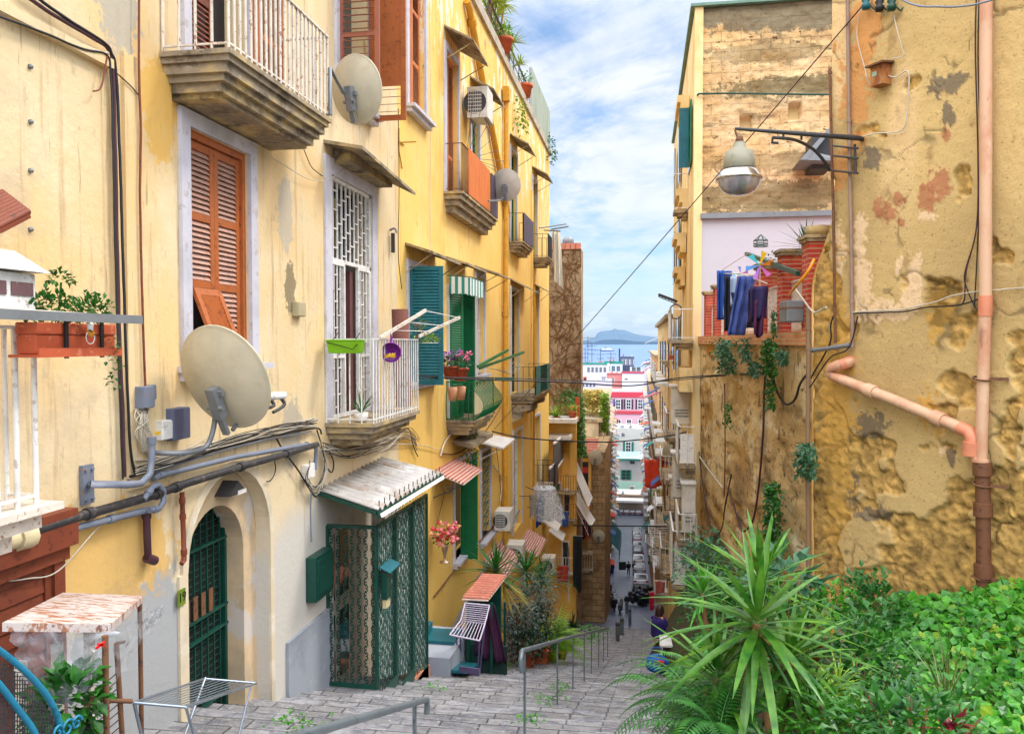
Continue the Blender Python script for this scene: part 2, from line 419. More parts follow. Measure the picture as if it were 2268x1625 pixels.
# ================================================================ shared palette and builders
def Yw(u, d=0.0): return onX(u, 700, XL + d).y
def Zw(u, v, d=0.0): return onX(u, v, XL + d).z
def P(d, y, z): return V((XL + d, y, z))
M = {}
M['white'] = paint('white_metal', (226, 224, 220), .45, (150, 120, 95), amt=.25)
M['whiterust'] = paint('chipped_white', (216, 206, 192), .55, (140, 84, 48), amt=.4, scale=14)
M['grey'] = paint('grey_metal', (128, 132, 136), .45, metal=.3)
M['dgrey'] = paint('dark_metal', (58, 58, 60), .5)
M['steel'] = paint('rail_paint', (112, 122, 128), .38, (70, 66, 62), amt=.25, metal=.4)
M['black'] = paint('black_cable', (34, 32, 34), .5)
M['cablew'] = paint('pale_cable', (196, 188, 172), .6)
M['cablep'] = paint('plum_cable', (74, 44, 52), .5)
M['blueg'] = paint('blue_pipe', (118, 126, 142), .5, (150, 110, 80), amt=.25)
M['orange'] = paint('orange_shutter', (172, 94, 46), .5, (132, 68, 36), amt=.45)
M['orange2'] = paint('faded_shutter', (196, 116, 66), .6, (150, 80, 44), amt=.4)
M['maroon'] = paint('brown_wood', (120, 58, 36), .6, (80, 40, 28), amt=.4)
M['teal'] = paint('teal_shutter', (24, 100, 112), .45, (18, 74, 86), amt=.3)
M['green'] = paint('green_paint', (16, 104, 60), .42, (12, 78, 44), amt=.3)
M['dgreen'] = paint('dark_green_iron', (16, 70, 58), .4, (26, 44, 40), amt=.4)
M['marble'] = paint('grey_marble', (196, 194, 204), .5, (168, 160, 158), amt=.35, scale=5)
M['orange'] = [M['orange'], paint('weathered_slat', (188, 150, 134), .4, (170, 104, 66), amt=.45, scale=14)]  # paler slats: weathering plus reflected sky light painted into the colour
M['orange2'] = [M['orange2'], paint('weathered_slat_sheen_b', (190, 128, 84), .5, (150, 84, 50), amt=.4)]  # slats paled likewise, by wear and by painted sky reflection
M['concrete'] = layered('weathered_slab', (146, 132, 112), [('n', (196, 170, 112), 2.2, .45, .65, (1, 1, 2), .8), ('n', (84, 74, 62), 3, .48, .66, (1, 1, 1.5), .85), ('n', (176, 166, 152), 9, .55, .7, (1, 1, 1), .6)], .9, ((30, .4),))
M['glass'] = glassmat('window_glass', (46, 52, 58))
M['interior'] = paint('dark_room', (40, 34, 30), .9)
M['curtain'] = paint('lace_curtain', (190, 186, 178), .8)
M['terra'] = paint('terracotta', (184, 84, 50), .75, (206, 130, 96), amt=.3, rnd=.1)
M['tile'] = [paint('roof_tile', (188, 116, 96), .75, (206, 150, 130), amt=.4), paint('tile_mortar', (216, 196, 186), .9)]
M['dish'] = paint('dish_beige', (194, 186, 162), .5, (176, 160, 126), amt=.15, scale=4)
M['dishg'] = paint('dish_grey', (186, 178, 166), .5)
M['rust'] = paint('rusty_iron', (116, 78, 52), .7, (80, 52, 40), amt=.5)
M['plastic'] = paint('ac_plastic', (216, 210, 198), .45, (190, 180, 160), amt=.2)
M['soil'] = soil
G1 = leafmat('leaf_deep', (28, 84, 26), (60, 124, 40))
G2 = leafmat('leaf_bright', (92, 168, 40), (44, 124, 28))
G3 = leafmat('leaf_grey', (50, 100, 64), (84, 128, 96), .35)
G4 = leafmat('leaf_yellow', (140, 168, 40), (96, 140, 34))
G5 = leafmat('leaf_dry', (196, 168, 70), (150, 140, 52))
bark = layered('bark', (128, 92, 58), [('n', (84, 62, 44), 8, .45, .65, (1, 1, .3), .9)], .9, ((40, .6),))
def sheet_wall(mb, x, y0, y1, z0, z1, holes, depth, sgn=1):
    """front sheet at x with rectangular holes (y0,y1,z0,z1) and their reveals going back by depth (sgn=+1: faces +X)"""
    ys = sorted({y0, y1, *[h[0] for h in holes], *[h[1] for h in holes]}); zs = sorted({z0, z1, *[h[2] for h in holes], *[h[3] for h in holes]})
    for a, b in zip(ys, ys[1:]):
        for c, d in zip(zs, zs[1:]):
            if any(h[0] <= a and b <= h[1] and h[2] <= c and d <= h[3] for h in holes): continue
            q = [(x, a, c), (x, b, c), (x, b, d), (x, a, d)]
            mb.poly(q if sgn > 0 else q[::-1])
    xb = x - depth * sgn
    for a, b, c, d in holes:
        mb.poly([(x, a, c), (x, a, d), (xb, a, d), (xb, a, c)]); mb.poly([(x, b, c), (xb, b, c), (xb, b, d), (x, b, d)])
        mb.poly([(x, a, d), (x, b, d), (xb, b, d), (xb, a, d)]); mb.poly([(x, a, c), (xb, a, c), (xb, b, c), (x, b, c)])
def leaf_shutter(mb, o, a, w, h, n=None, fr=.075, pitch=.055, rails=(.5,), th=.045, tilt=.6, solid=()):
    """one louvred leaf: o lower corner, a along its width (unit), n its facing normal"""
    o, a = V(o), V(a).normalized(); n = n or UP.cross(a) * -1; n = V(n).normalized()
    for s in (fr / 2, w - fr / 2): mb.ob(o + a * s + UP * h / 2, a * fr / 2, UP * h / 2, n * th / 2)
    zr = [0, *[r * h for r in rails], h]
    for z in zr:
        zc = min(max(z, fr / 2), h - fr / 2); mb.ob(o + a * w / 2 + UP * zc, a * (w / 2 - fr), UP * fr / 2, n * (th / 2 - .003))
    for i, (z0, z1) in enumerate(zip(zr, zr[1:])):
        z0 += fr * (1 if i == 0 else .5); z1 -= fr * (1 if i == len(zr) - 2 else .5)
        if i in solid:
            mb.ob(o + a * w / 2 + UP * (z0 + z1) / 2, a * (w / 2 - fr), UP * (z1 - z0) / 2, n * th * .25); continue
        k = max(1, int((z1 - z0) / pitch)); p = (z1 - z0) / k
        for j in range(k):
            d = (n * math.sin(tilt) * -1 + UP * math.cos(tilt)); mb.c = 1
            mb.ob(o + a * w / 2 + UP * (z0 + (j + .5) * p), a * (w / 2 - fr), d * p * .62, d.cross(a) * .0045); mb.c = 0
def railing(mb, p, q, h, pitch=.11, r=.009, rail=.018, mid=(), bottom=.06):
    p, q = V(p), V(q); ln = (q - p).length; k = max(1, round(ln / pitch))
    for i in range(k + 1):
        b = p + (q - p) * i / k; mb.tube([b, b + UP * h], r, 5)
    mb.bar(p + UP * h, q + UP * h, rail * 2.2, rail)
    if bottom: mb.bar(p + UP * bottom, q + UP * bottom, rail, rail)
    for m in mid: mb.bar(p + UP * m, q + UP * m, rail, rail * .8)
def slab(mb, y0, y1, z, pr, x=XL, sgn=1, steps=((.05, 0), (.10, .05), (.07, .10), (.08, .17)), taper=.0):
    for dz, ins in steps:
        a, b = x, x + sgn * (pr - ins)
        mb.box(min(a, b), max(a, b), y0 + ins * .8, y1 - ins * .8, z - dz, z); z -= dz
def ac_unit(name, c, w, h, d, ax, label, cat='air conditioner', group='air conditioners on the house fronts', m=None):
    """ax = (along, out): unit vectors; c = centre of the front face's back plane"""
    c = V(c); a, n = V(ax[0]), V(ax[1])
    t = root(name, label, cat, c, group)
    mb = MB(); mb.ob(c + n * d / 2, a * w / 2, UP * h / 2, n * d / 2); mb.build('casing', m or M['plastic'], t, bevel=.012)
    mb = MB(); cc = c + n * (d + .006) - a * w * .12; mb.c = 0
    for i in range(7):
        z = (i - 3) * h * .115; mb.ob(cc + UP * z, a * w * .33, UP * h * .012, n * .006)
    for i in range(8):
        x = (i - 3.5) * w * .085; mb.ob(cc + a * x, a * w * .008, UP * h * .38, n * .004)
    mb.build('grille', M['plastic'], t)
    mb = MB(); mb.lathe(c + n * (d + .002) - a * w * .12, n, [(0, 0), (h * .36, 0), (h * .38, .002)], 18, ref=a + UP * .1); mb.build('fan_opening', M['dgrey'], t)
    mb = MB()
    for s in (-.35, .35): mb.bar(c + a * s * w - UP * (h / 2 + .02) - n * .1, c + a * s * w - UP * (h / 2 + .02) + n * (d + .03), .03); mb.bar(c + a * s * w - UP * (h / 2 + .28) - n * .08, c + a * s * w - UP * (h / 2 + .04) + n * d * .8, .02)
    mb.build('bracket', M['grey'], t)
    return t
def dish(name, c, nrm, r, label, m=None, depth=.16, mast=None, arm=True, sx=.9, group='satellite dishes on the houses'):
    """c: centre; nrm: direction the hollow side faces"""
    c, n = V(c), V(nrm).normalized(); t = root(name, label, 'satellite dish', c, group)
    dp = r * depth * 2
    pr = [(.001, 0)] + [(r * q, dp * q * q) for q in (.2, .4, .6, .8, .93, 1)] + [(r * 1.02, dp * 1.0), (r * 1.02, dp + .018), (r * .985, dp + .012)] + [(r * q, dp * q * q + .012) for q in (.8, .5, .2)] + [(.001, .012)]
    mb = MB(); mb.lathe(c - n * dp * .4, n, pr, 40, sx=sx); mb.build('reflector', m or M['dish'], t)
    a = UP.cross(n).normalized(); up = n.cross(a)
    b0 = c - n * (dp * .4 + .015) - up * r * .55
    mb = MB(); mb.ob(b0 - n * .04 + up * .12, a * .05, up * .16, n * .05); mb.ob(b0 - n * .02 + up * .2 * r / .5, a * .1, up * .025, n * .02)
    mb.bar(b0 - n * .05, b0 - n * .02 - up * r * .42, .07, .04)
    mb.tube([b0 - n * .07 + a * .09 + up * .08, b0 - n * .07 - a * .09 + up * .08], .022, 8); mb.build('bracket', M['grey'], t)
    if arm:
        e = c + n * (r * 1.05) - up * r * .55; s = c - up * r * .98 + n * dp * .6
        mb = MB(); mb.bar(s - n * .1, e, .035, .03); ar = mb.build('feed_arm', M['grey'], t)
        mb = MB(); mb.tube([e + up * .04, e + up * .06 - n * .13], .032, 10); mb.tube([e + up * .06 - n * .13, e + up * .07 - n * .15], .036, 10); mb.build('receiver', M['white'], ar)
    if mast:
        mb = MB(); mb.tube(mast, .026, 8); mb.build('mast', M['grey'], t)
    return t
def cable(name, pts, r, m, label, cat='cable', group=None, sag=0, n=10):
    pts = [V(p) for p in pts]
    if sag and len(pts) == 2:
        a, b = pts; pts = [a + (b - a) * i / n - UP * sag * 4 * (i / n) * (1 - i / n) for i in range(n + 1)]
    mb = MB(); mb.tube(pts, r, 6); o = mb.build(name, m, loc=pts[0], tg=(label, cat, group) if group else (label, cat)); return o
def spline(pts, n=6):
    pts = [V(p) for p in pts]; out = []
    for i in range(len(pts) - 1):
        p0 = pts[max(i - 1, 0)]; p1 = pts[i]; p2 = pts[i + 1]; p3 = pts[min(i + 2, len(pts) - 1)]
        for k in range(n):
            t = k / n
            out.append(.5 * ((2 * p1) + (p2 - p0) * t + (2 * p0 - 5 * p1 + 4 * p2 - p3) * t * t + (3 * p1 - p0 - 3 * p2 + p3) * t ** 3))
    out.append(pts[-1]); return out
def leaf(mb, p, d, ln, w, fold=.25, up=UP, segs=1):
    d = d.normalized(); a = d.cross(up)
    if a.length < .05: a = d.cross(V((1, 0, 0)))
    a.normalize(); n = a.cross(d); q = p + d * ln
    mb.add([p, p + d * ln * .45 + a * w / 2 + n * fold * w, q - n * ln * .1, p + d * ln * .45 - a * w / 2 + n * fold * w, p + d * ln * .5], [(0, 1, 4), (1, 2, 4), (2, 3, 4), (3, 0, 4)])
def rdir(zlo=-1, zhi=1):
    z = R.uniform(zlo, zhi); t = R.uniform(0, 6.283); k = math.sqrt(max(0, 1 - z * z)); return V((k * math.cos(t), k * math.sin(t), z))
def blade(mb, p, d, ln, w, droop=.5, segs=6, fold=.25):
    d = d.normalized(); a = d.cross(UP)
    if a.length < .05: a = V((1, 0, 0))
    a.normalize(); vs = []; pp = V(p)
    for i in range(segs + 1):
        t = i / segs; ww = w * (.55 + .9 * t if t < .35 else (1 - t) ** .75 * 1.15) * .5
        n = a.cross(d).normalized()
        vs += [pp + a * ww + n * ww * fold, pp, pp - a * ww + n * ww * fold]
        pp = pp + d * ln / segs; d = (d - UP * droop / segs * (1 - abs(d.z) * .6)).normalized()
    fs = []
    for i in range(segs):
        b = i * 3; fs += [(b, b + 1, b + 4, b + 3), (b + 1, b + 2, b + 5, b + 4)]
    mb.add(vs, fs, True)
def yucca(name, crown, base, n, ln, w, label, m=None, droop=.9, group=None, zlo=-.75, bend=None, trunk_r=.035, dead=0):
    crown, base = V(crown), V(base); t = root(name, label, 'plant', base, group)
    mb = MB()
    for i in range(n):
        q = i / n; z = 1 - (1 - zlo) * q + R.uniform(-.12, .12); an = i * 2.39996 + R.uniform(-.3, .3); z = max(-.95, min(.98, z)); k = math.sqrt(1 - z * z)
        d = V((k * math.cos(an), k * math.sin(an), z)); blade(mb, crown + d * .03 - UP * .12 * q, d, ln * R.uniform(.7, 1.08) * (.72 + .4 * min(1, q * 2)), w * R.uniform(.8, 1.2), droop * R.uniform(.5, 1.3) * (.3 + q), 7)
    mb.build('leaves', m or G1, t)
    mb = MB(); md = bend or (crown + base) / 2 + V((R.uniform(-.08, .08), 0, 0)); mb.tube(spline([base - UP * .1, md, crown - UP * .05], 5), trunk_r, 8, trunk_r * .7); mb.build('trunk', bark, t)
    return t
def bushy(mb, c, rad3, n, ls, m=None, shell=.5, zb=-.6, down=0):
    for i in range(n):
        d = rdir(zb, 1); k = R.uniform(shell, 1) * (1 + .25 * nz(d.x, d.y, d.z, 2.1)); p = V((c[0] + d.x * rad3[0] * k, c[1] + d.y * rad3[1] * k, c[2] + d.z * rad3[2] * k))
        leaf(mb, p, (d + rdir() * .7 - UP * down), ls * R.uniform(.6, 1.3), ls * R.uniform(.5, .8))
def pot(name, c, r, h, label, plant=None, m=None, group='terracotta plant pots', square=False):
    c = V(c); t = root(name, label, 'plant pot', c, group); mb = MB()
    if square:
        for z0, z1, k in ((0, h * .8, .82), (h * .8, h, 1)):
            mb.box(c.x - r * k, c.x + r * k, c.y - r * k, c.y + r * k, c.z + z0, c.z + z1)
    else: mb.lathe(c, UP, [(0, 0), (r * .72, 0), (r * .92, h * .78), (r * 1.04, h * .78), (r * 1.06, h), (r * .93, h), (r * .9, h * .88), (0, h * .88)], 18)
    mb.build('vessel', m or M['terra'], t)
    if plant:
        mb = MB(); plant(mb, c + UP * h); mb.build('foliage', plant.m if hasattr(plant, 'm') else G2, t)
    return t
def tile_roof(mb, o, a, b, n, r=.05):
    """tiles running along b, repeated along a"""
    o, a, b = V(o), V(a), V(b); nrm = a.cross(b).normalized(); nrm = nrm if nrm.z > 0 else -nrm
    mb.c = 1; mb.ob(o + a / 2 + b / 2 - nrm * .02, a / 2, b / 2, nrm * .012); mb.c = 0; n = max(6, min(11, int(b.length / .085)))
    for i in range(n):
        s = o + b * (i + .5) / n; mb.tube([s + nrm * .005, s + a + nrm * .005], b.length / n * .30, 8)
# ================================================================ near left house (cream)
cream = layered('cream_plaster', (216, 194, 154), [('n', (222, 184, 122), .55, .42, .66, (1, 1, 1), .7), ('n', (222, 204, 168), .9, .5, .68, (1, 1, 1), .8), ('n', (184, 164, 138), .8, .52, .70, (1, 1, 1), .65), ('n', (176, 148, 108), 2.2, .54, .70, (1, 3, .22), .7), ('n', (120, 104, 84), 5, .62, .70, (1, 2.5, .2), .55),
    ('n', (168, 150, 118), 7, .60, .72, (1, 1, .6), .5), ('z', (214, 200, 170), -1.75, .5, 2.0, .55), ('z', (196, 192, 184), -2.6, .4, 1.6, .95),
    ('b', (174, 166, 150), P(0, 6.75, 3.2), (1, .32, .55), .9, .9), ('b', (176, 168, 152), P(0, 10.2, 1.75), (1, .22, .5), .9, .8), ('b', (166, 158, 142), P(0, 10.35, -1.25), (1, .3, .45), 1, .8),
    ('b', (158, 160, 162), P(0, 6.9, -3.4), (1, 1.25, 1.05), .9, .95), ('b', (120, 108, 84), P(0, 10.35, .75), (1, .16, .32), 1, .85), ('b', (150, 138, 112), P(0, 12.9, 2.75), (1, 1.0, .3), 1, .7),
    ('b', (214, 164, 66), P(0, 6.3, -2.0), (1, 1.2, .5), 1.0, .7), ('b', (220, 170, 70), P(0, 7.35, 2.3), (1, .3, .5), .9, .7)], .9, ((14, .25), (60, .2)))
b1 = root('cream_house', 'cream plaster house with orange shutters, white balcony and arched green door', 'house', P(0, 9, -5))
YB = onX(880, 500, XL).y
o1 = (Yw(418), Yw(551), Zw(551, 803), Zw(420, 283))
d2 = (Yw(733), Yw(823), -1.23, Zw(735, 388))
yu0 = Yw(424); d3 = (yu0, yu0 + 1.3, 2.92, 5.6)
zt = onX(893, 258, -4.15).z
w4 = (Yw(752), Yw(818), zt + .05, 7.2)
ya0, ya1 = Yw(404), Yw(590); za = Zw(490, 1046); ar = (ya1 - ya0) / 2
arch = (ya0, ya1, -6, za)
gd = (Yw(735), Yw(850), -6.6, -2.75)
mb = MB()
sheet_wall(mb, XL, 1.5, YB, -9, 9.4, [o1, d2, d3, w4, arch, gd], .32)
# arch spandrels
for s in (0, 1):
    cy = (ya0 + ya1) / 2; pts = [(ya0 if s == 0 else ya1, za)]
    for i in range(9):
        t = math.pi / 2 * i / 8; pts.append((cy + (-1 if s == 0 else 1) * ar * math.cos(t), za - ar + ar * math.sin(t)))
    p3_ = [P(.0, y, z) for y, z in pts]
    mb.prism([q - V((.175, 0, 0)) for q in p3_], V((.173, 0, 0)))
mb.box(XL - 5, XL - .5, 1.5, YB - .02, -9, 9.35); mb.box(XL - .5, XL - .02, 1.5, YB - .02, 9.0, 9.38)
mb.poly([(XL, YB, -9), (XL - 5, YB, -9), (XL - 5, YB, 9.4), (XL, YB, 9.4)])
mb.box(XL - .01, XL + .035, Yw(276), Yw(380), -1.4, 2.7)
mb.box(XL - .01, XL + .07, 1.6, Yw(246), Zw(246, 134) - .1, Zw(246, 134) - .02)
mb.build('wall', cream, b1)
# stepped inner arch
pale = layered('pale_render', (210, 194, 166), [('n', (186, 176, 156), 1.4, .5, .64, (1, 1, .7), .8), ('n', (228, 222, 210), 3, .5, .7, (1, 1, 1), .6)], .9, ((30, .2),))
oy0, oy1, oza, oar = ya0, ya1, za, ar
ya0, ya1, za = onX(412, 1400, XL - .18).y, onX(541, 1400, XL - .18).y, onX(495, 1114, XL - .18).z; ar = (ya1 - ya0) / 2; cy = (ya0 + ya1) / 2
mb = MB(); sheet_wall(mb, XL - .18, oy0, oy1, -6, oza, [(ya0, ya1, -6, za)], .28)
for s in (-1, 1):
    pts = [(cy + s * ar, za)] + [(cy + s * ar * math.cos(math.pi / 2 * i / 8), za - ar + ar * math.sin(math.pi / 2 * i / 8)) for i in range(9)]; mb.prism([P(-.455, y, z) for y, z in pts], V((.273, 0, 0)))
mb.build('inner_arch', layered('arch_render', (206, 180, 144), [('n', (176, 158, 132), 1.2, .46, .62, (1, 1, 1), .8), ('n', (196, 190, 184), 1.6, .54, .60, (1, 1, 1), .8)], .9, ((30, .2),)), b1)
mb = MB()
n = 14; ocy = (oy0 + oy1) / 2; bw = .10
for i in range(n):
    t0, t1 = math.pi * i / n, math.pi * (i + 1) / n
    q = [P(.0, ocy - k * math.cos(t), oza - oar + k * math.sin(t)) for k, t in ((oar - .005, t0), (oar + bw, t0), (oar + bw, t1), (oar - .005, t1))]
    mb.prism(q, V((.03, 0, 0)))
mb.box(XL, XL + .03, oy0 - .16, oy0 - .001, -6, oza - oar); mb.box(XL, XL + .03, oy1 + .001, oy1 + bw, -6, oza - oar)
mb.build('door_surround', pale, b1)
# iron grille door in the arch
gm = MB(); xg = XL - .43
gm.bar((xg, ya0 + .03, -5.2), (xg, ya0 + .03, za - .4), .05); gm.bar((xg, ya1 - .03, -5.2), (xg, ya1 - .03, za - .4), .05)
for i in range(1, 9):
    y = ya0 + (ya1 - ya0) * i / 9; hh = za - ar + math.sqrt(max(0, ar * ar - (y - cy) ** 2)); gm.bar((xg, y, -5.2), (xg, y, hh), .018)
for z in (-2.45, -3.3, -3.55, -4.4): gm.bar((xg + .012, ya0, z), (xg + .012, ya1, z), .05, .03)
for i in range(40): gm.bar((xg - .015, ya0, -5.0 + i * .085), (xg - .015, ya1, -5.0 + i * .085), .008)
dg = gm.build('grille_door', M['dgreen'], b1)
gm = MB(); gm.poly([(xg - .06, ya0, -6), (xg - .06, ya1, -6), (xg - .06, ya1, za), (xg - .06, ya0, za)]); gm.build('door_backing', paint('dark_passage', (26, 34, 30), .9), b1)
for k in range(4):
    gm = MB(); gm.box(xg + .02, xg + .03, ya0 + .35 + k * .17, ya0 + .44 + k * .17, -3.28, -3.0); gm.build('letter_slot', M['rust'], dg)
# orange closed shutters with marble frame
def marble_frame(parent, h, wd=.16, pr=.05, top=True, sill=True, m='marble', nm='window_frame'):
    mb = MB(); a, b, c, d = h
    mb.box(XL + .001, XL + pr, a - wd, a, c, d + (wd if top else 0)); mb.box(XL + .001, XL + pr, b, b + wd, c, d + (wd if top else 0))
    if top: mb.box(XL + .001, XL + pr, a, b, d, d + wd)
    if sill: mb.box(XL - .2, XL + .22, a - wd * 1.3, b + wd * 1.3, c - .07, c); mb.box(XL + .001, XL + .14, a - wd * 1.1, b + wd * 1.1, c - .16, c - .072)
    return mb.build(nm, M[m], parent)
def part_of(parent, nm, h, mname='orange', frame='marble', leaves=2, rails=(.34, .67), backing='glass', rec=.12, **kw):
    """a shuttered window: frame > leaves"""
    w = marble_frame(parent, h, m=frame, **kw); a, b, c, d = h; ww = (b - a) / leaves
    mb = MB(); mb.poly([P(-.28, a, c), P(-.28, b, c), P(-.28, b, d), P(-.28, a, d)]); mb.build('pane', M[backing], w)
    for i in range(leaves):
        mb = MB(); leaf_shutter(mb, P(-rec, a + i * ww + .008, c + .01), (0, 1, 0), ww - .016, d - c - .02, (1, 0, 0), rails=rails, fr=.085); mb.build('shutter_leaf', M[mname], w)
    return w
win = marble_frame(b1, o1, wd=.17)
a, b, c, d = o1; ww = (b - a - .14) / 2
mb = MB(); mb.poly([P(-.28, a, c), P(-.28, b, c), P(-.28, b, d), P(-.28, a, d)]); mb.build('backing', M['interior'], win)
mb = MB(); mb.box(XL - .14, XL - .03, a, a + .07, c, d); mb.box(XL - .14, XL - .03, b - .07, b, c, d); mb.box(XL - .14, XL - .03, a + .07, b - .07, d - .08, d); mb.build('shutter_frame', M['orange'], win)
mb = MB(); leaf_shutter(mb, P(-.09, a + .075, c + .86), (0, 1, 0), ww - .006, d - c - .95, (1, 0, 0), rails=(.49,), fr=.085)
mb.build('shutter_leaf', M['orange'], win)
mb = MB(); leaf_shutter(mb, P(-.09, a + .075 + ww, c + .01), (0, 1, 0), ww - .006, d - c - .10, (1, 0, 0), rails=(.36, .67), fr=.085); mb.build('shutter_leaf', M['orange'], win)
# flap swung out at its foot
mb = MB(); o_ = P(.30, a + .09, c + .06); n_ = V((.93, 0, .36)); hh = .84
u_ = V((-.37, 0, .93)).normalized()
for s in (.04, ww - .07): mb.ob(o_ + V((0, s, 0)) + u_ * hh / 2, V((0, .04, 0)), u_ * hh / 2, n_ * .02)
for s in (.04, hh - .04): mb.ob(o_ + V((0, ww / 2, 0)) + u_ * s, V((0, ww / 2 - .06, 0)), u_ * .04, n_ * .018)
for i in range(13): mb.ob(o_ + V((0, ww / 2, 0)) + u_ * (.1 + i * .053), V((0, ww / 2 - .07, 0)), UP * .026, V((1, 0, 0)) * .006)
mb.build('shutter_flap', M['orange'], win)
# white barred balcony door and its balcony
fr = marble_frame(b1, d2, wd=.26, pr=.035, sill=False, nm='balcony_door'); a, b, c, d = d2
mb = MB(); mb.poly([P(-.30, a, c), P(-.30, b, c), P(-.30, b, d), P(-.30, a, d)]); mb.build('pane', M['glass'], fr)
mb = MB(); zm = d - 1.3
mb.bar(P(-.04, a + .03, c), P(-.04, a + .03, d), .06); mb.bar(P(-.04, b - .03, c), P(-.04, b - .03, d), .06)
for z in (d - .03, zm, c + .05): mb.bar(P(-.04, a, z), P(-.04, b, z), .06)
for i in range(1, 10):
    y = a + (b - a) * i / 10
    mb.bar(P(-.04, y, zm), P(-.04, y, d), .025)
    for k in range(4):
        z = zm + .1 + k * .3 + (i % 3) * .1
        if z < d - .1: mb.bar(P(-.035, y, z), P(-.035, y + (b - a) / 10, z), .022)
mb.build('transom_grille', M['white'], fr)
for s in (0, 1):
    mb = MB(); y0 = a + .05 if s == 0 else b - .62; y1 = y0 + .56; dx = (lambda y: .0)
    for y in (y0, y1): mb.bar(P(-.03, y, c + .02), P(-.03, y, zm - .03), .05)
    for i in range(1, 4):
        y = y0 + .56 * i / 4; mb.bar(P(-.03, y, c + .02), P(-.03, y, zm - .03), .022)
        for k in range(6): mb.bar(P(-.025, y - .14, c + .2 + k * .42 + (i % 2) * .2), P(-.025, y, c + .2 + k * .42 + (i % 2) * .2), .022)
    for z in (c + .05, zm - .05, c + 1.0): mb.bar(P(-.03, y0, z), P(-.03, y1, z), .045)
    mb.build('gate_leaf', M['white'], fr)
mb = MB(); mb.box(XL - .25, XL - .1, a + .62, a + .80, c, zm - .1); mb.box(XL - .25, XL - .1, b - .80, b - .66, c, zm - .1); mb.build('inner_door', paint('plum_door', (104, 62, 62), .5), fr)
y0, y1 = onX(830, 940, -4.0).y, onX(930, 908, -4.0).y
mb = MB(); slab(mb, y0, y1, -1.23, .8, steps=((.06, 0), (.10, .06), (.10, .16), (.10, .28))); bal = mb.build('balcony', M['concrete'], b1)
mb = MB(); x = -4.03; h = 1.28
railing(mb, (XL + .02, y0 + .03, -1.23), (x, y0 + .03, -1.23), h, .19, .012); railing(mb, (x, y0 + .03, -1.23), (x, y1 - .03, -1.23), h, .135, .013, .02); railing(mb, (XL + .02, y1 - .03, -1.23), (x, y1 - .03, -1.23), h, .19, .012)
mb.build('railing', M['white'], bal)
# stone hood over it
mb = MB(); q = [P(0, a - .25, d + .42), P(0, b + .5, d + .42), P(.62, b + .7, d + .12), P(.62, a - .25, d + .30)]
mb.prism(q, UP * .05); mb.prism([P(0, a + .1, d + .41), P(0, b + .3, d + .41), P(0, b + .3, d + .2), P(0, a + .1, d + .2)], V((.3, 0, 0))); mb.build('stone_hood', M['concrete'], b1)
# upper balcony
y0, y1 = onX(510, 105, -4.03).y, onX(735, 262, -4.03).y
mb = MB(); slab(mb, y0, y1, 2.905, .77, steps=((.05, 0), (.06, .035), (.10, .075), (.07, .13), (.09, .19), (.05, .26))); bal = mb.build('balcony', M['concrete'], b1)
mb = MB(); x = -4.07
railing(mb, (XL + .02, y0 + .04, 2.905), (x, y0 + .04, 2.905), 1.05, .19, .016, .02); railing(mb, (x, y0 + .04, 2.905), (x, y1 - .04, 2.905), 1.05, .115, .017, .022); railing(mb, (XL + .02, y1 - .04, 2.905), (x, y1 - .04, 2.905), 1.05, .19, .016, .02)
mb.build('railing', M['whiterust'], bal)
a, b, c, d = d3; fr = marble_frame(b1, d3, wd=.14, sill=False, nm='balcony_door')
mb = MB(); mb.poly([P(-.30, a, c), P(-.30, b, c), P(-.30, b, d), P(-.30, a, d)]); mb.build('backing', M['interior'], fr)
mb = MB(); leaf_shutter(mb, P(-.1, a + .02, c + .02), (0, 1, 0), .62, d - c - .04, (1, 0, 0), rails=(.33, .66)); mb.build('shutter_leaf', M['maroon'], fr)
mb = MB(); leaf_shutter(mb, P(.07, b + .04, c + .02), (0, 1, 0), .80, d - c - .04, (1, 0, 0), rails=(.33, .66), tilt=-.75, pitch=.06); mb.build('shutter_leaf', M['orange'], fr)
# upper window with both leaves swung straight out
a, b, c, d = w4; fr = marble_frame(b1, w4, wd=.15)
mb = MB(); mb.poly([P(-.30, a, c), P(-.30, b, c), P(-.30, b, d), P(-.30, a, d)]); mb.build('pane', M['glass'], fr)
mb = MB(); leaf_shutter(mb, P(.03, a, c - .1), (1, 0, 0), .66, d - c, (0, -1, 0), rails=(.3, .65), fr=.075, pitch=.105, tilt=1.25); mb.build('shutter_leaf', paint('purple_brown', (150, 88, 66), .5), fr)
mb = MB(); leaf_shutter(mb, P(.03, b, c - .1), (1, 0, 0), .66, d - c, (0, -1, 0), rails=(.2,), fr=.09, pitch=.105, tilt=1.3, solid=(1,)); mb.build('shutter_leaf', M['orange'], fr)
# blue-grey dado right of the arch
dado = layered('grey_dado', (150, 156, 166), [('n', (124, 130, 140), 1.2, .45, .65, (1, 1, 1), .7), ('n', (178, 180, 184), 5, .55, .7, (1, 1, 1), .5)], .85, ((30, .2),))
y0, y1 = Yw(626), Yw(724); mb = MB(); mb.prism([P(.002, y0, -6.2), P(.002, y1, -6.2), P(.002, y1, Zw(724, 1345)), P(.002, y0, Zw(627, 1428))], V((.045, 0, 0))); mb.build('dado', dado, b1)
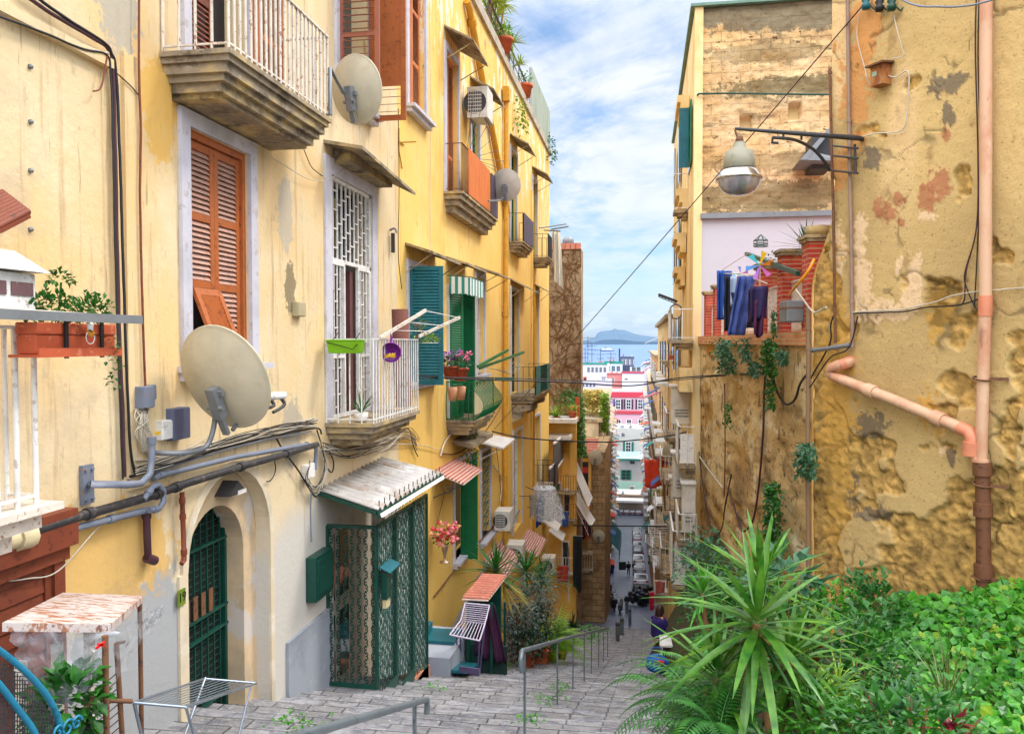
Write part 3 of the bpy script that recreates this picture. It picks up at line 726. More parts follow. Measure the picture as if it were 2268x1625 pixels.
# brown door low at the photo's edge
y1 = Yw(122); z1 = Zw(110, 1210)
mb = MB(); mb.box(XL, XL + .10, y1 - 1.25, y1, z1 - .12, z1); mb.box(XL, XL + .07, y1 - .14, y1 - .02, z1 - 2.2, z1 - .12); mb.box(XL, XL + .07, y1 - 1.23, y1 - 1.10, z1 - 2.2, z1 - .12); dr = mb.build('door_case', M['maroon'], b1)
mb = MB(); leaf_shutter(mb, P(.02, y1 - 1.10, z1 - 2.2), (0, 1, 0), .96, 2.08, (1, 0, 0), rails=(.3, .6, .82), pitch=.11, tilt=.15); mb.build('door', M['maroon'], dr)
mb = MB(); mb.box(XL, XL + .16, y1 - 1.4, y1 + .03, z1 + .001, z1 + .3); mb.build('roller_box', M['maroon'], b1)
# room door seen through the iron cage
a, b, c, d = gd; mb = MB(); mb.box(XL - .30, XL - .22, a, b, c, d); mb.build('cage_door', paint('beige_door', (206, 196, 180), .6, (150, 130, 116)), b1)
mb = MB()
for k in (0, 1):
    for j in (0, 1): mb.box(XL - .215, XL - .20, a + .15 + k * .62, a + .55 + k * .62, -5.6 + j * 1.35, -4.5 + j * 1.35)
mb.build('door_panel', M['glass'], b1)
# ---------------- things fixed to or standing by the cream house
# left balcony at the photo's edge (belongs to the house)
z = -1.11; xo = -4.08; y1 = onX(120, 1105, xo).y
mb = MB(); mb.box(XL, xo + .08, y1 - 3, y1, z - .05, z); mb.box(XL, xo, y1 - 3, y1 - .12, z - .16, z - .051); mb.box(XL, xo - .12, y1 - 3, y1 - .25, z - .3, z - .161); bal = mb.build('balcony', M['whiterust'], b1)
mb = MB(); yr = y1 - .12; hh = onX(75, 725, xo).z - z
railing(mb, (xo - .04, yr, z), (xo - .04, yr - 3, z), hh, .165, .02, .02); railing(mb, (XL, yr, z), (xo - .04, yr, z), hh, .2, .018, .02); mb.build('railing', M['white'], bal)
# rack of clothes bars on it
t = root('drying_rack', 'grey metal clothes rack arm sticking out past the white balcony railing', 'drying rack', (xo, yr, z + hh))
mb = MB(); e = onX(312, 708, -3.7); s = V((-3.85, e.y - 2.0, e.z)); mb.bar(s, e, .035, .06); mb.build('arm', M['grey'], t)
mb = MB()
for i, dz in enumerate((.045, .02, -.03)): mb.tube([s + V((0, 0, dz)), e + V((0, -.06, dz * .2 + .01))], .006, 5)
mb.build('wire', M['cablew'], t)
# planter hanging on the arm
c = onX(150, 748, -3.95); pl = root('window_box', 'long terracotta plastic trough of trailing succulents hung on the clothes rack arm', 'planter', c)
yA, yB = onX(52, 748, -3.95).y, onX(240, 748, -3.95).y
mb = MB(); 
for (k, z0, z1) in ((.8, -.11, .02), (.9, .02, .10)):
    mb.box(c.x - .09 * k, c.x + .09 * k, yA + .02, yB - .02, c.z + z0, c.z + z1)
mb.build('trough', M['terra'], pl, bevel=.01)
mb = MB(); mb.box(c.x - .115, c.x + .115, yA, yB, c.z - .13, c.z - .111); mb.box(c.x + .1, c.x + .115, yA, yB, c.z - .111, c.z - .07); mb.build('saucer', M['terra'], pl)
for y in (yA + .25, yB - .22):
    mb = MB(); mb.box(c.x + .09, c.x + .105, y, y + .03, c.z - .14, c.z + .14); mb.build('hanger', M['black'], pl)
mb = MB()
for i in range(26):
    f = i / 25; bushy(mb, (c.x + R.uniform(-.06, .08), yA + .03 + (yB - yA - .05) * f, c.z + .11 + .10 * abs(math.sin(f * 5.2 + .4))), (.09, .08, .09 + .05 * math.sin(f * 3)), 26, .045)
bushy(mb, (c.x, yA + (yB - yA) * .42, c.z + .40), (.08, .1, .06), 60, .045); mb.tube([(c.x, yA + (yB - yA) * .38, c.z + .1), (c.x, yA + (yB - yA) * .42, c.z + .38)], .008, 5)
for i in range(40): leaf(mb, V((c.x + .1 + R.uniform(-.03, .03), yB - .03 - R.uniform(0, .12), c.z - i * .0095)), rdir(-1, .3), .045, .03)
mb.build('foliage', G1, pl)
b_ = onX(200, 738, -3.82); bl = root('light_bulb', 'small amber bulb lamp hanging below the clothes rack arm', 'lamp', b_)
mb = MB(); mb.ball(b_, .03); mb.build('bulb', paint('amber_glass', (214, 140, 50), .15), bl)
mb = MB(); mb.lathe(b_ + UP * .02, UP, [(.02, 0), (.024, .05), (.012, .06)], 10); mb.tube([b_ + UP * .07, b_ + UP * .14], .006, 5); mb.tube([b_ + V((0, .045 * math.cos(i * .6), -.03 + .045 * math.sin(i * .6))) for i in range(12)], .004, 4); mb.build('socket', M['white'], bl)
# white plastic cabinet on the balcony
c = onX(30, 640, -4.05); cb = root('balcony_cabinet', 'white plastic cabinet with a little gable roof on the balcony', 'cabinet', (c.x, c.y, z))
q = onX(72, 640, -3.95); y1_ = q.y; zt_ = Zw(10, 585, .75); zb_ = Zw(30, 698, .75)
mb = MB(); mb.box(-4.35, -3.9, y1_ - .55, y1_ - .03, zb_, zt_ - .06); mb.build('case', M['white'], cb, bevel=.01)
mb = MB(); mb.prism([(-4.42, y1_ - .6, zt_ - .05), (-3.84, y1_ - .6, zt_ - .05), (-4.1, y1_ - .6, zt_ + .10)], V((0, .63, 0))); mb.build('roof', M['white'], cb)
mb = MB(); mb.box(-3.899, -3.892, y1_ - .5, y1_ - .28, zb_ + .12, zt_ - .12); mb.box(-3.899, -3.892, y1_ - .24, y1_ - .06, zb_ + .12, zt_ - .12); mb.build('glazing', paint('cabinet_contents', (110, 82, 84), .4, (210, 200, 200), amt=.6), cb)
mb = MB(); mb.tube([(-4.1, y1_ - .3, z), (-4.1, y1_ - .3, zb_)], .05, 8); mb.build('stand', M['white'], cb)
# red tiled eave tip
c = onX(20, 505, -4.3); mb = MB(); tile_roof(mb, onX(-60, 455, -4.7), onX(50, 522, -4.1) - onX(-20, 560, -4.1), onX(50, 522, -4.1) - onX(-10, 470, -4.7), 4); er = mb.build('eave', M['maroon'], b1)
# board roof over a plastic-wrapped shelf
q = [onX(5, 1398, -3.55), onX(245, 1400, -3.15), onX(318, 1332, -4.0), onX(140, 1325, -4.55)]
rt = root('shelter', 'rusty white board roof on thin posts with clear plastic sheet pegged below', 'shelter', (-4.2, q[1].y, G(q[1].y)))
mb = MB(); mb.prism(q, V((0, 0, .05))); mb.build('roof_board', layered('rusty_white_sheet', (190, 178, 172), [('n', (150, 92, 54), 7, .51, .57, (1, 2.2, 1), .9), ('n', (110, 64, 40), 12, .6, .66, (1, 2, 1), .9)], .6, ((60, .2),)), rt)
for p_ in (q[1], q[2], q[3]):
    mb = MB(); mb.tube([(p_.x, p_.y - .05, G(p_.y) - .3), (p_.x, p_.y - .05, p_.z)], .018, 6); mb.build('post', M['rust'], rt)
PL = clearmat('clear_plastic', (176, 180, 186), .34)
mb = MB()
A, B_, C_, D_ = q[0] + V((.02, .02, 0)), q[1] + V((.01, .03, 0)), onX(218, 1462, -3.25), onX(95, 1590, -3.4)
def pls(s, t):
    t_ = A.lerp(B_, s); b_ = onX(60, 1540, -3.5).lerp(onX(215, 1470, -3.2), s) - UP * .25 * math.sin(s * 3.1)
    p = t_.lerp(b_, t); return p + V((.06 * nz(s, t, 0, 6), 0.03 * nz(s, t, 4, 8), 0))
mb.grid(pls, 24, 20)
mb.grid(lambda s, t: q[1].lerp(q[2], s) + V((.03 + .05 * nz(s, t, 2, 7), 0, -.02 - t * (.30 - .12 * s) + .03 * nz(s, t, 9, 9))), 20, 10)
mb.grid(lambda s, t: q[2] + V((.02 + .08 * nz(s, t, 2, 7), s * .22, -.1 - t * .2 * (1 - .6 * s) + .05 * nz(s, t, 9, 9))), 10, 8)
mb.build('plastic_sheet', PL, rt)
pg = onX(222, 1428, -3.1); tag_ = MB(); tag_.bar(pg - V((0, .035, .005)), pg + V((0, .035, .005)), .012); tag_.bar(pg - V((0, .02, -.015)), pg + V((0, .03, -.015)), .012); tag_.build('clothes_peg', paint('red_plastic', (206, 28, 28), .4), rt)
mb = MB(); mb.box(-4.5, -3.6, q[0].y + .1, q[1].y - .1, G(5.5) + .3, G(5.5) + .36)
for k in range(3): mb.bar((-3.7, q[0].y + .3 + k * .3, G(5.5)), (-3.7, q[0].y + .3 + k * .3, q[0].z - .3), .05)
mb.build('shelf', M['whiterust'], rt)
# teal wire arch in the corner
tl = root('wire_arch', 'turquoise iron arch panel filled with dark wire mesh by the photo edge', 'gate', V((-3.2, 4.3, G(4.3))))
ca = onX(-60, 1720, -3.0); M['tealp'] = paint('turquoise_iron', (30, 120, 150), .4, (20, 80, 100))
e1 = onX(0, 1430, -3.0); e2 = onX(140, 1640, -3.0)
for k, (pa, pb) in enumerate((((0, 1432), (150, 1700)), ((0, 1500), (92, 1700)))):
    mb = MB(); p0, p1 = onX(-150, pa[1] - 70, -3.0), onX(pb[0], pb[1], -3.0); pm = onX(70 - 30 * k, 1500 + 70 * k, -3.0)
    mb.tube(spline([p0, onX(pa[0] - 30, pa[1] - 12, -3.0), pm, onX(125 - 45 * k, 1580 + 50 * k, -3.0), p1], 6), .016, 8); mb.build('arch_bar', M['tealp'], tl)
mb = MB(); 
for i in range(34):
    a_ = onX(-40 + i * 5.6, 1800, -3.01); hh = onX(-40 + i * 5.6, 1400 + 190 * ((i * 5.6) / 190) ** 1.5 + 40, -3.01); mb.bar(a_, hh, .004)
for i in range(30):
    v_ = 1470 + i * 9; uu = -10 + 150 * min(1, ((v_ - 1440) / 190)) ** .7; mb.bar(onX(-60, v_, -3.01), onX(uu, v_, -3.01), .004)
mb.build('mesh', M['dgrey'], tl)
mb = MB(); 
for (u, v, r_) in ((150, 1612, .05), (128, 1622, .04), (170, 1600, .04)):
    c = onX(u, v, -2.98); mb.tube([c + V((0, math.cos(t * .5) * r_ * (1 - t * .05), math.sin(t * .5) * r_ * (1 - t * .05))) for t in range(16)], .007, 5)
mb.build('scroll', M['tealp'], tl)
# dark leafy plant in a pot
c = onX(150, 1600, -3.3); c.z = onX(150, 1560, -3.3).z - .25
pt = root('potted_shrub', 'glossy dark shrub in a dark pot below the plastic sheet', 'plant', (c.x, c.y, c.z - .15))
mb = MB(); mb.lathe((c.x, c.y, c.z - .15), UP, [(0, 0), (.11, 0), (.15, .2), (.16, .22), (.13, .21), (0, .2)], 16); mb.build('pot', M['dgrey'], pt)
mb = MB(); bushy(mb, (c.x, c.y, c.z + .25), (.2, .2, .2), 210, .11, zb=-.8); mb.build('foliage', G1, pt)
mb = MB(); [mb.tube([(c.x, c.y, c.z), (c.x + d_.x * .14, c.y + d_.y * .14, c.z + .28)], .008, 5) for d_ in (rdir(0, .2) for _ in range(5))]; mb.build('stem', bark, pt)
# folding drying rack, silver
rk = root('drying_rack', 'silver folding clothes horse standing by the arched door', 'drying rack', onX(420, 1640, -3.6))
SV = paint('silver_tube', (150, 162, 176), .3, metal=.7)
c0, c1, c2, c3 = onX(365, 1572, -3.45), onX(430, 1508, -4.2), onX(572, 1515, -4.1), onX(418, 1590, -3.35)
c3 = onX(415, 1577, -3.35); mb = MB()
frm = [onX(297, 1555, -3.6), onX(412, 1565, -3.3), onX(568, 1512, -3.9), onX(452, 1502, -4.3)]
for a_, b_ in zip(frm, frm[1:] + frm[:1]): mb.tube([a_, b_], .011, 6)
mb.build('frame', SV, rk)
mb = MB()
for i in range(1, 9): mb.tube([frm[0].lerp(frm[1], i / 9), frm[3].lerp(frm[2], i / 9)], .005, 5)
mb.build('line_bar', SV, rk)
for a_, b_ in ((frm[1], onX(455, 1720, -3.5)), (onX(455, 1500, -4.0), onX(390, 1680, -3.9)), (onX(560, 1505, -4.0), onX(515, 1680, -4.0)), (frm[0], onX(330, 1700, -3.5))):
    mb = MB(); mb.tube([a_, b_], .012, 6); mb.build('leg', SV, rk)
# rusty string airer left of it
ra = root('drying_rack', 'rusty airer with slanting brown strings under the board roof', 'drying rack', onX(270, 1660, -3.4))
po = onX(258, 1425, -3.4); mb = MB(); mb.tube([po, onX(275, 1700, -3.4)], .018, 6); mb.tube([po, onX(275, 1420, -3.5)], .012, 6); mb.tube([onX(190, 1548, -3.5), onX(292, 1552, -3.35)], .016, 6); mb.build('frame', M['rust'], ra)
mb = MB()
for i in range(8): mb.tube([onX(258 + i, 1490 + i * 17, -3.4), onX(180 - i * 2, 1560 + i * 19, -3.7)], .0035, 4)
mb.build('string', M['rust'], ra)
# number plate 19
pn = onX(401, 1322, XL + .036); pt = root('number_plate', 'small green house number plate reading 19 beside the arched door', 'sign', pn)
mb = MB(); mb.box(pn.x, pn.x + .012, pn.y - .065, pn.y + .065, pn.z - .085, pn.z + .085); mb.build('plate', paint('plate_green', (110, 132, 40), .4), pt)
def text(s, p, size, rot, m, parent, name='lettering', ext=.002, align='CENTER'):
    cu = bpy.data.curves.new(name, 'FONT'); cu.body = s; cu.size = size; cu.align_x = align; cu.align_y = 'CENTER'; cu.extrude = ext; cu.materials.append(m)
    t_ = bpy.data.objects.new('tmp', cu); COL.objects.link(t_); me = bpy.data.meshes.new_from_object(t_.evaluated_get(bpy.context.evaluated_depsgraph_get())); bpy.data.objects.remove(t_)
    o = bpy.data.objects.new(name, me); COL.objects.link(o); o.parent = parent; o.location = V(p) - ORG[parent.name]; o.rotation_euler = rot; ORG[o.name] = V(p); return o
text('19', (pn.x + .016, pn.y, pn.z), .14, (rad(90), 0, rad(90)), M['black'], pt)
# fire plaque above the arch (small slanted board)
c = onX(495, 1074, XL - .17); t = root('lamp_box', 'small dark wedge shaped lamp box over the arched door', 'lamp', c)
mb = MB(); mb.prism([P(-.178, c.y - .2, c.z - .1), P(-.178, c.y + .2, c.z - .1), P(-.178, c.y, c.z + .06)], V((.2, 0, 0))); mb.build('housing', M['dgrey'], t); mb = MB(); mb.box(XL + .023, XL + .03, c.y - .02, c.y + .18, c.z - .11, c.z - .06); mb.build('strip', M['white'], t)
# green meter box
y0, y1 = Yw(672), Yw(712); zt_ = Zw(672, 1238); zb_ = Zw(672, 1338)
mbx = root('meter_box', 'dark green louvred meter cabinet on the wall beside the iron cage', 'cabinet', P(0, y0, zb_))
mb = MB(); mb.box(XL + .002, XL + .16, y0, y1, zb_, zt_); mb.build('case', M['dgreen'], mbx, bevel=.01)
mb = MB(); mb.box(XL + .16, XL + .185, y0 + .04, y1 - .04, zb_ + .05, zt_ - .05)
dr = mb.build('door', M['dgreen'], mbx)
mb = MB(); [mb.box(XL + .185, XL + .193, y0 + .08, y1 - .1, zb_ + .12 + i * .03, zb_ + .135 + i * .03) for i in range(int((zt_ - zb_ - .24) / .03))]; mb.build('vent_slats', paint('slat_green', (30, 84, 72), .5), dr)
# ================================================================ pipes, cables, dishes, iron cage on the cream house
def Lp(pts, d): return [L(u, v, d) for u, v in pts]
dish_n = V((.50, .80, .26))
c = onX(485, 845, -4.15)
dish('satellite_dish', c, V((.17, .90, .36)), .55, 'largest beige satellite dish, seen from behind below the orange shutter window', depth=.14, sx=.93,
     mast=spline([L(338, 1002, .03), L(338, 1002, .18), onX(400, 1003, -4.38), onX(452, 992, -4.3), onX(470, 960, -4.25), onX(478, 915, -4.22)], 4))
c = onX(783, 198, -3.9)
dish('satellite_dish', c, V((.30, .92, .2)), .455, 'tall beige satellite dish clamped to the corner of the upper white balcony', depth=.12, arm=False,
     mast=[V((-4.03, 9.93, 2.95)), V((-4.03, 9.93, 3.55)), c + V((-.1, -.12, -.08))])
c = onX(1119, 410, -4.0)
dish('satellite_dish', c, V((.16, .95, .2)), .46, 'grey satellite dish on a pipe arm beside the reed screened balcony', m=M['dishg'], depth=.10, arm=False, sx=.97,
     mast=spline([onX(1082, 445, -4.15), onX(1105, 444, -4.1), onX(1115, 436, -4.05), onX(1119, 420, -4.0) + V((0, -.1, 0))], 4))
# --- pipes
def pipe(name, pts, r, m, label, cat='pipe', rings=()):
    pts = [V(p) for p in pts]; mb = MB(); mb.tube(pts, r, 10)
    for f in rings:
        k = f * (len(pts) - 1); i = min(int(k), len(pts) - 2); p = pts[i].lerp(pts[i + 1], k - i); d = (pts[i + 1] - pts[i]).normalized(); mb.tube([p - d * r, p + d * r], r * 1.3, 10)
    return mb.build(name, m, loc=pts[0], tg=(label, cat))
BP = paint('tarred_pipe', (52, 50, 52), .5, (104, 92, 84), amt=.35)
pipe('drain_pipe', Lp([(-60, 1212), (40, 1187), (180, 1142), (335, 1098), (420, 1068), (545, 1030), (640, 1003), (702, 984)], .13), .042, BP, 'thick black pipe sloping along the cream wall over the arched door', rings=(.14, .3, .45, .52, .7, .85))
pipe('drain_pipe', Lp([(-60, 1238), (20, 1218), (180, 1165), (330, 1128)], .10), .032, M['blueg'], 'blue grey pipe sloping just below the black pipe at the photo edge', rings=(.5, .8))
pipe('drain_pipe', Lp([(340, 1060), (355, 1052), (520, 1012), (680, 984), (700, 992), (698, 1040)], .09), .03, M['blueg'], 'pale grey pipe above the black pipe, elbowing down beside the balcony', rings=(.2, .6))
pipe('drain_pipe', Lp([(318, 1106), (338, 1078), (350, 1072), (362, 1085), (362, 1110), (352, 1126), (330, 1130)], .16), .028, M['blueg'], 'short grey pipe loop tying the two sloping pipes together', rings=(.1, .9))
pipe('drain_pipe', Lp([(324, 1130), (326, 1190), (328, 1236), (340, 1240)], .08), .036, M['cablep'], 'stub of dark pipe with a tap dropping down the peeling grey patch', rings=(.05, .7, .95))
pipe('drain_pipe', Lp([(403, 1090), (405, 1150), (408, 1240), (402, 1248)], .08), .026, M['maroon'], 'rusty brown pipe dropping down the arch surround', rings=(.1, .3, .6))
pipe('drain_pipe', Lp([(-80, 1222), (0, 1200), (52, 1188)], .14), .075, paint('cream_pvc', (214, 200, 160), .5), 'fat cream plastic pipe end joining the black pipe', rings=(.97,))
pipe('bracket_arm', [L(200, 1072, .05), L(200, 1072, .14)] + [onX(u, v, -4.55) for u, v in ((280, 1073), (312, 1070), (332, 1050), (336, 1015), (336, 970))], .033, M['blueg'], 'bent grey pipe arm on a flat wall plate left of the big dish', rings=(.98,))
a = L(192, 1072, .02); mb = MB(); mb.box(a.x - .018, a.x + .02, a.y - .07, a.y + .07, a.z - .17, a.z + .17); [mb.tube([(a.x, a.y + s, a.z + z), (a.x + .04, a.y + s, a.z + z)], .015, 6) for s in (-.04, .04) for z in (-.13, .13)]
mb.build('wall_plate', M['blueg'], loc=a, tg=('flat grey steel plate with four bolts holding the bent pipe arm', 'bracket'))
# --- cable bundles
def wob(pts, d, k=.008, s=2.0): return [p + V((0, k * nz(p.y, p.z, s * 3, 4), k * nz(p.z, p.y, s, 4))) for p in spline(Lp(pts, d), 8)]
for i, (pts, r, m, lb) in enumerate([
    ([(40, -20), (120, 35), (205, 85), (238, 108), (250, 150), (256, 350), (263, 690), (272, 900), (276, 1055)], .017, 'cablep', 'thickest plum coloured cable of the bundle running down the cream wall'),
    ([(60, -20), (150, 44), (230, 95), (247, 120), (258, 170), (268, 420), (276, 690), (288, 980), (300, 1050)], .014, 'black', 'black cable just right of the plum cable on the cream wall'),
    ([(-20, 30), (90, 70), (180, 108), (236, 122), (246, 180), (252, 400), (259, 690), (268, 930), (272, 1060)], .010, 'black', 'thin black cable hugging the left side of the plum cable'),
    ([(-20, 18), (100, 66), (215, 112), (240, 118)], .009, 'cablew', 'pale cable running along the ledge at the top of the cream wall'),
    ([(308, -20), (308, 150), (312, 300), (310, 420), (316, 690), (322, 860), (326, 930)], .011, 'maroon', 'knotted thin brown cable hanging from a ring near the upper balcony'),
    ([(238, 120), (225, 190), (207, 202)], .008, 'maroon', 'short loose brown cable end curling off the cable bundle'),
    ([(255, 160), (290, 190), (310, 215)], .006, 'black', 'short black cable linking the bundle to the knotted brown cable'),
    ([(288, 1055), (310, 1050), (350, 1034), (420, 1012), (520, 985), (620, 962), (700, 948), (712, 960)], .014, 'black', 'black cable strung along the top of the pipes to the white balcony'),
    ([(282, 1060), (300, 1072), (330, 1050), (420, 1020), (560, 980), (690, 955)], .010, 'blueg', 'blue grey cable strung along the pipes under the big dish'),
    ([(300, 1020), (360, 1012), (430, 990), (540, 962), (640, 938), (700, 930)], .009, 'cablew', 'pale twisted cable running above the pipes to the white balcony'),
    ([(330, 940), (320, 975), (335, 1010), (400, 1000), (470, 960)], .006, 'cablew', 'thin pale cable looping from the wall boxes to the big dish'),
    ([(612, 970), (630, 1000), (660, 1040), (690, 1090), (700, 1100)], .013, 'black', 'black cable slanting down to the corrugated canopy'),
    ([(702, 952), (712, 985), (722, 1030), (735, 1045), (738, 1020), (720, 985)], .012, 'black', 'loop of black cable hanging below the white balcony corner'),
    ([(605, 1005), (610, 1040), (600, 1062), (590, 1066)], .008, 'black', 'thin loose black cable end hanging under the pipes'),
    ([(690, 1080), (688, 1140), (690, 1200)], .014, 'blueg', 'grey conduit running down the wall to the meter cabinet'),
    ([(720, 1000), (800, 985), (880, 955), (905, 950), (915, 985), (925, 1010)], .012, 'black', 'black cable sagging under the white balcony slab'),
    ([(715, 985), (790, 995), (850, 985), (930, 985), (990, 1000)], .009, 'cablew', 'pale cable tangled under the white balcony slab'),
    ([(560, 320), (620, 360), (680, 395), (720, 400), (760, 375), (790, 330), (800, 285)], .006, 'cablew', 'pale cable drooping from the tall dish across to the orange window'),
    ([(668, 318), (690, 370), (715, 390)], .007, 'black', 'short black cable drooping from the upper balcony underside'),
    ([(882, 240), (884, 420), (882, 560), (890, 640)], .008, 'black', 'black cable running down the seam between cream and yellow houses'),
    ([(0, 1285), (60, 1282), (130, 1262), (215, 1170), (300, 1095)], .006, 'cablew', 'thin white cable sagging over the brown door case')]):
    mb = MB(); mb.tube(wob(pts, .05 + .012 * (i % 3)), r, 6); mb.build('cable', M[m], loc=L(*pts[0], .05), tg=(lb, 'cable', 'cables on the cream house'))
# --- wall boxes
def wallbox(u0, u1, v0, v1, dp, m, label, name='junction_box', cat='junction box', d=0.0):
    a, b = L(u0, v0, d), L(u1, v1, d); zt, zb = a.z, L(u0, v1, d).z; t = root(name, label, cat, a)
    mb = MB(); mb.box(XL + d + .002, XL + d + dp, a.y, b.y, zb, zt); mb.build('case', m, t, bevel=.008)
    mb = MB(); mb.box(XL + d + dp, XL + d + dp + .008, a.y + .008, b.y - .008, zb + .01, zt - .01); mb.build('lid', m, t); return t
wallbox(291, 318, 856, 905, .12, M['blueg'], 'grey junction box above the tangle of wires left of the big dish')
wallbox(318, 332, 852, 886, .07, M['grey'], 'small grey junction box behind the knotted cable end')
wallbox(339, 362, 932, 975, .10, M['white'], 'white antenna splitter box with a yellow sticker')
wallbox(360, 398, 905, 976, .12, paint('slate_plastic', (84, 88, 112), .5), 'dark slate blue plastic box beside the white splitter')
wallbox(646, 664, 668, 700, .09, paint('old_box', (176, 164, 130), .6), 'small beige junction box with a mould stain left of the white balcony')
wallbox(666, 684, 1030, 1062, .09, M['white'], 'white junction box with cables hanging out, left of the canopy')
a = L(350, 955, .115); mb = MB(); mb.box(a.x, a.x + .003, a.y - .05, a.y + .04, a.z - .03, a.z); mb.build('sticker', paint('yellow_label', (232, 180, 30), .5), loc=a, tg=('yellow sticker on the white antenna splitter box', 'sticker'))
mb = MB()
for i in range(16):
    p = [L(300 + R.uniform(-5, 30), 905, .06), L(300 + R.uniform(0, 30), 930, .08 + R.uniform(0, .05)), L(312 + R.uniform(-15, 25), 960, .1), L(322 + R.uniform(-8, 12), 1000, .07)]
    mb.tube(spline(p, 5), .0045, 4)
mb.build('wire_tangle', M['cablew'], loc=a, tg=('tangle of thin pale wires between the grey and white wall boxes', 'wires'))
for k, (u, v, lb) in enumerate(((65, 148, 'highest'), (66, 270, 'second highest'), (66, 378, 'third'), (66, 508, 'lowest'))):
    a = L(u, v); mb = MB(); mb.lathe(a, (1, 0, 0), [(0, .0), (.02, 0), (.02, .02), (.008, .03), (0, .03)], 8); mb.build('wall_bolt', M['grey'], loc=a, tg=('%s of four small bolts in a column on the cream wall' % lb, 'bolt', 'bolts in the cream wall'))
a = L(863, 510, .02); t = root('wall_lantern', 'thin dark wall bracket hanging left of the teal shutter', 'bracket', a); mb = MB(); mb.tube(spline([a, a + V((.1, 0, .03)), a + V((.14, 0, -.05))], 5), .02, 6); mb.build('arm', M['grey'], t); mb = MB(); mb.bar(a + V((.05, .05, -.05)), a + V((.05, .05, -.42)), .06); mb.build('rod', M['dgrey'], t)
a = L(884, 335, .02); mb = MB(); mb.bar(a + V((0, 0, .45)), a, .02); mb.bar(a + V((0, 0, .2)), a + V((.0, .35, .2)), .02); mb.bar(a + V((0, .12, .2)), a + V((.32, .12, .2)), .022); mb.bar(a, a + V((0, .2, -.3)), .02); mb.build('wall_hook', paint('ochre_iron', (186, 142, 50), .6), loc=a, tg=('ochre iron clothes line bracket at the top of the seam between houses', 'bracket'))
for (pts, nn, sp, lb) in (([(305, 1040), (400, 1012), (520, 972), (620, 950), (700, 935)], 9, 11, 'tangled wires along the pipes under the big dish'), ([(715, 990), (780, 1000), (850, 985), (905, 960), (925, 985)], 8, 14, 'thicket of old wires under the white balcony slab'), ([(690, 1020), (680, 1060), (700, 1085), (722, 1040), (712, 990)], 5, 9, 'looped wires hanging off the white junction box')):
    for q, mm in ((0, 'cablew'), (1, 'black')):
        mb = MB()
        for _ in range(nn): mb.tube(spline([L(u + R.uniform(-sp, sp) * .5, v + R.uniform(-sp, sp), .06 + R.uniform(0, .08)) for u, v in pts], 6), .0055, 4)
        mb.build('wire_tangle', M[mm], loc=L(*pts[0]), tg=(lb + (', the pale strands' if q == 0 else ', the dark strands'), 'wires'))
mb = MB()
for k in (0, 1): e = onX(592 + 24 * k, 878 - 2 * k, -3.95); mb.tube([e - V((.03, .07, 0)), e + V((.04, .07, .0))], .042, 12); mb.c = 1; mb.tube(spline([e, e + V((.05, .05, -.1)), onX(575 + 30 * k, 905 + 8 * k, -3.95)], 4), .02, 6); mb.c = 0
mb.build('dish_receiver', [M['white'], M['dgrey']], loc=e, tg=('pair of white receiver heads on dark arms at the right edge of the largest dish', 'antenna head'))
# --- corrugated canopy
XO = -3.72
A, B, C, D = L(703, 1085, .0), L(850, 1012, .0), onX(838, 1130, XO), onX(980, 1046, XO)
cn = root('corrugated_canopy', 'corrugated white sheet canopy over the green iron cage', 'canopy', A)
corr = layered('corrugated_white', (172, 168, 164), [('n', (136, 112, 90), 2.2, .5, .66, (1, 1, 1), .7), ('n', (120, 104, 88), 6, .56, .68, (1, 3, 1), .6), ('n', (226, 224, 222), 3, .5, .7, (1, 1, 1), .5)], .5, ((50, .1),))
mb = MB(); mb.grid(lambda s, t: A.lerp(B, s).lerp(C.lerp(D, s), t) + UP * .035 * math.sin(s * 2 * math.pi * 15), 150, 3); mb.build('sheet', corr, cn, solid=.006)
mb = MB(); mb.bar(C - UP * .07, D - UP * .07, .04, .09); mb.bar(C.lerp(A, .03) - UP * .05, A - UP * .04, .05); mb.build('frame', M['dgreen'], cn)
mb = MB()
for i in range(15): p = C.lerp(D, (i + .5) / 15) + V((-.03, 0, .03)); mb.bar(p, p + UP * .09, .012)
mb.build('spike', M['dgrey'], cn)
mb = MB(); mb.prism([C + V((.01, .02, -.04)), D + V((.01, 0, -.04)), D + V((.04, 0, -.11)), C + V((.04, .02, -.11))], V((.006, 0, 0))); mb.build('gutter_flashing', M['white'], cn)
# --- iron cage
x0, yn, yf = -4.0, 11.54, onX(946, 1300, -4.0).y
zb0, zb1 = G(yn) - .22, G(yf) - .1
zt0, zt1 = onX(815, 1180, x0).z, onX(935, 1102, x0).z
cg = root('iron_cage', 'dark green iron cage of scrollwork panels round the house door', 'gate', (x0, yn, zb0))
def scrolls(mb, o, a, w, h, s, r):
    nx = max(1, round(w / s)); nzn = max(1, round(h / s)); sx = w / nx; sz = h / nzn
    for i in range(nx):
        for j in range(nzn):
            c = o + a * (i + .5) * sx + UP * (j + .5) * sz; m1 = 1 if (i + j) % 2 else -1
            for q in (0, 1):
                pts = []
                for k in range(9):
                    t = k / 8; an = (-1.9 + 5.2 * t) ; rr = sx * .30 * (1 - .75 * t)
                    pts.append(c + (a * m1 * (math.cos(an) * rr) + UP * (math.sin(an) * rr - sz * .2)) * (1 if q == 0 else -1))
                mb.tube(pts, r, 3, cap=False)
mb = MB()
def frame(mb, o, a, w, zb, zt0_, zt1_, sh=0):
    for s, zt_ in ((0, zt0_), (1, zt1_)): mb.bar(o + a * w * s + UP * (zb - o.z), o + a * w * s + UP * (zt_ - o.z), .045)
    mb.bar(o + UP * (zt0_ - o.z), o + a * w + UP * (zt1_ - o.z), .05)
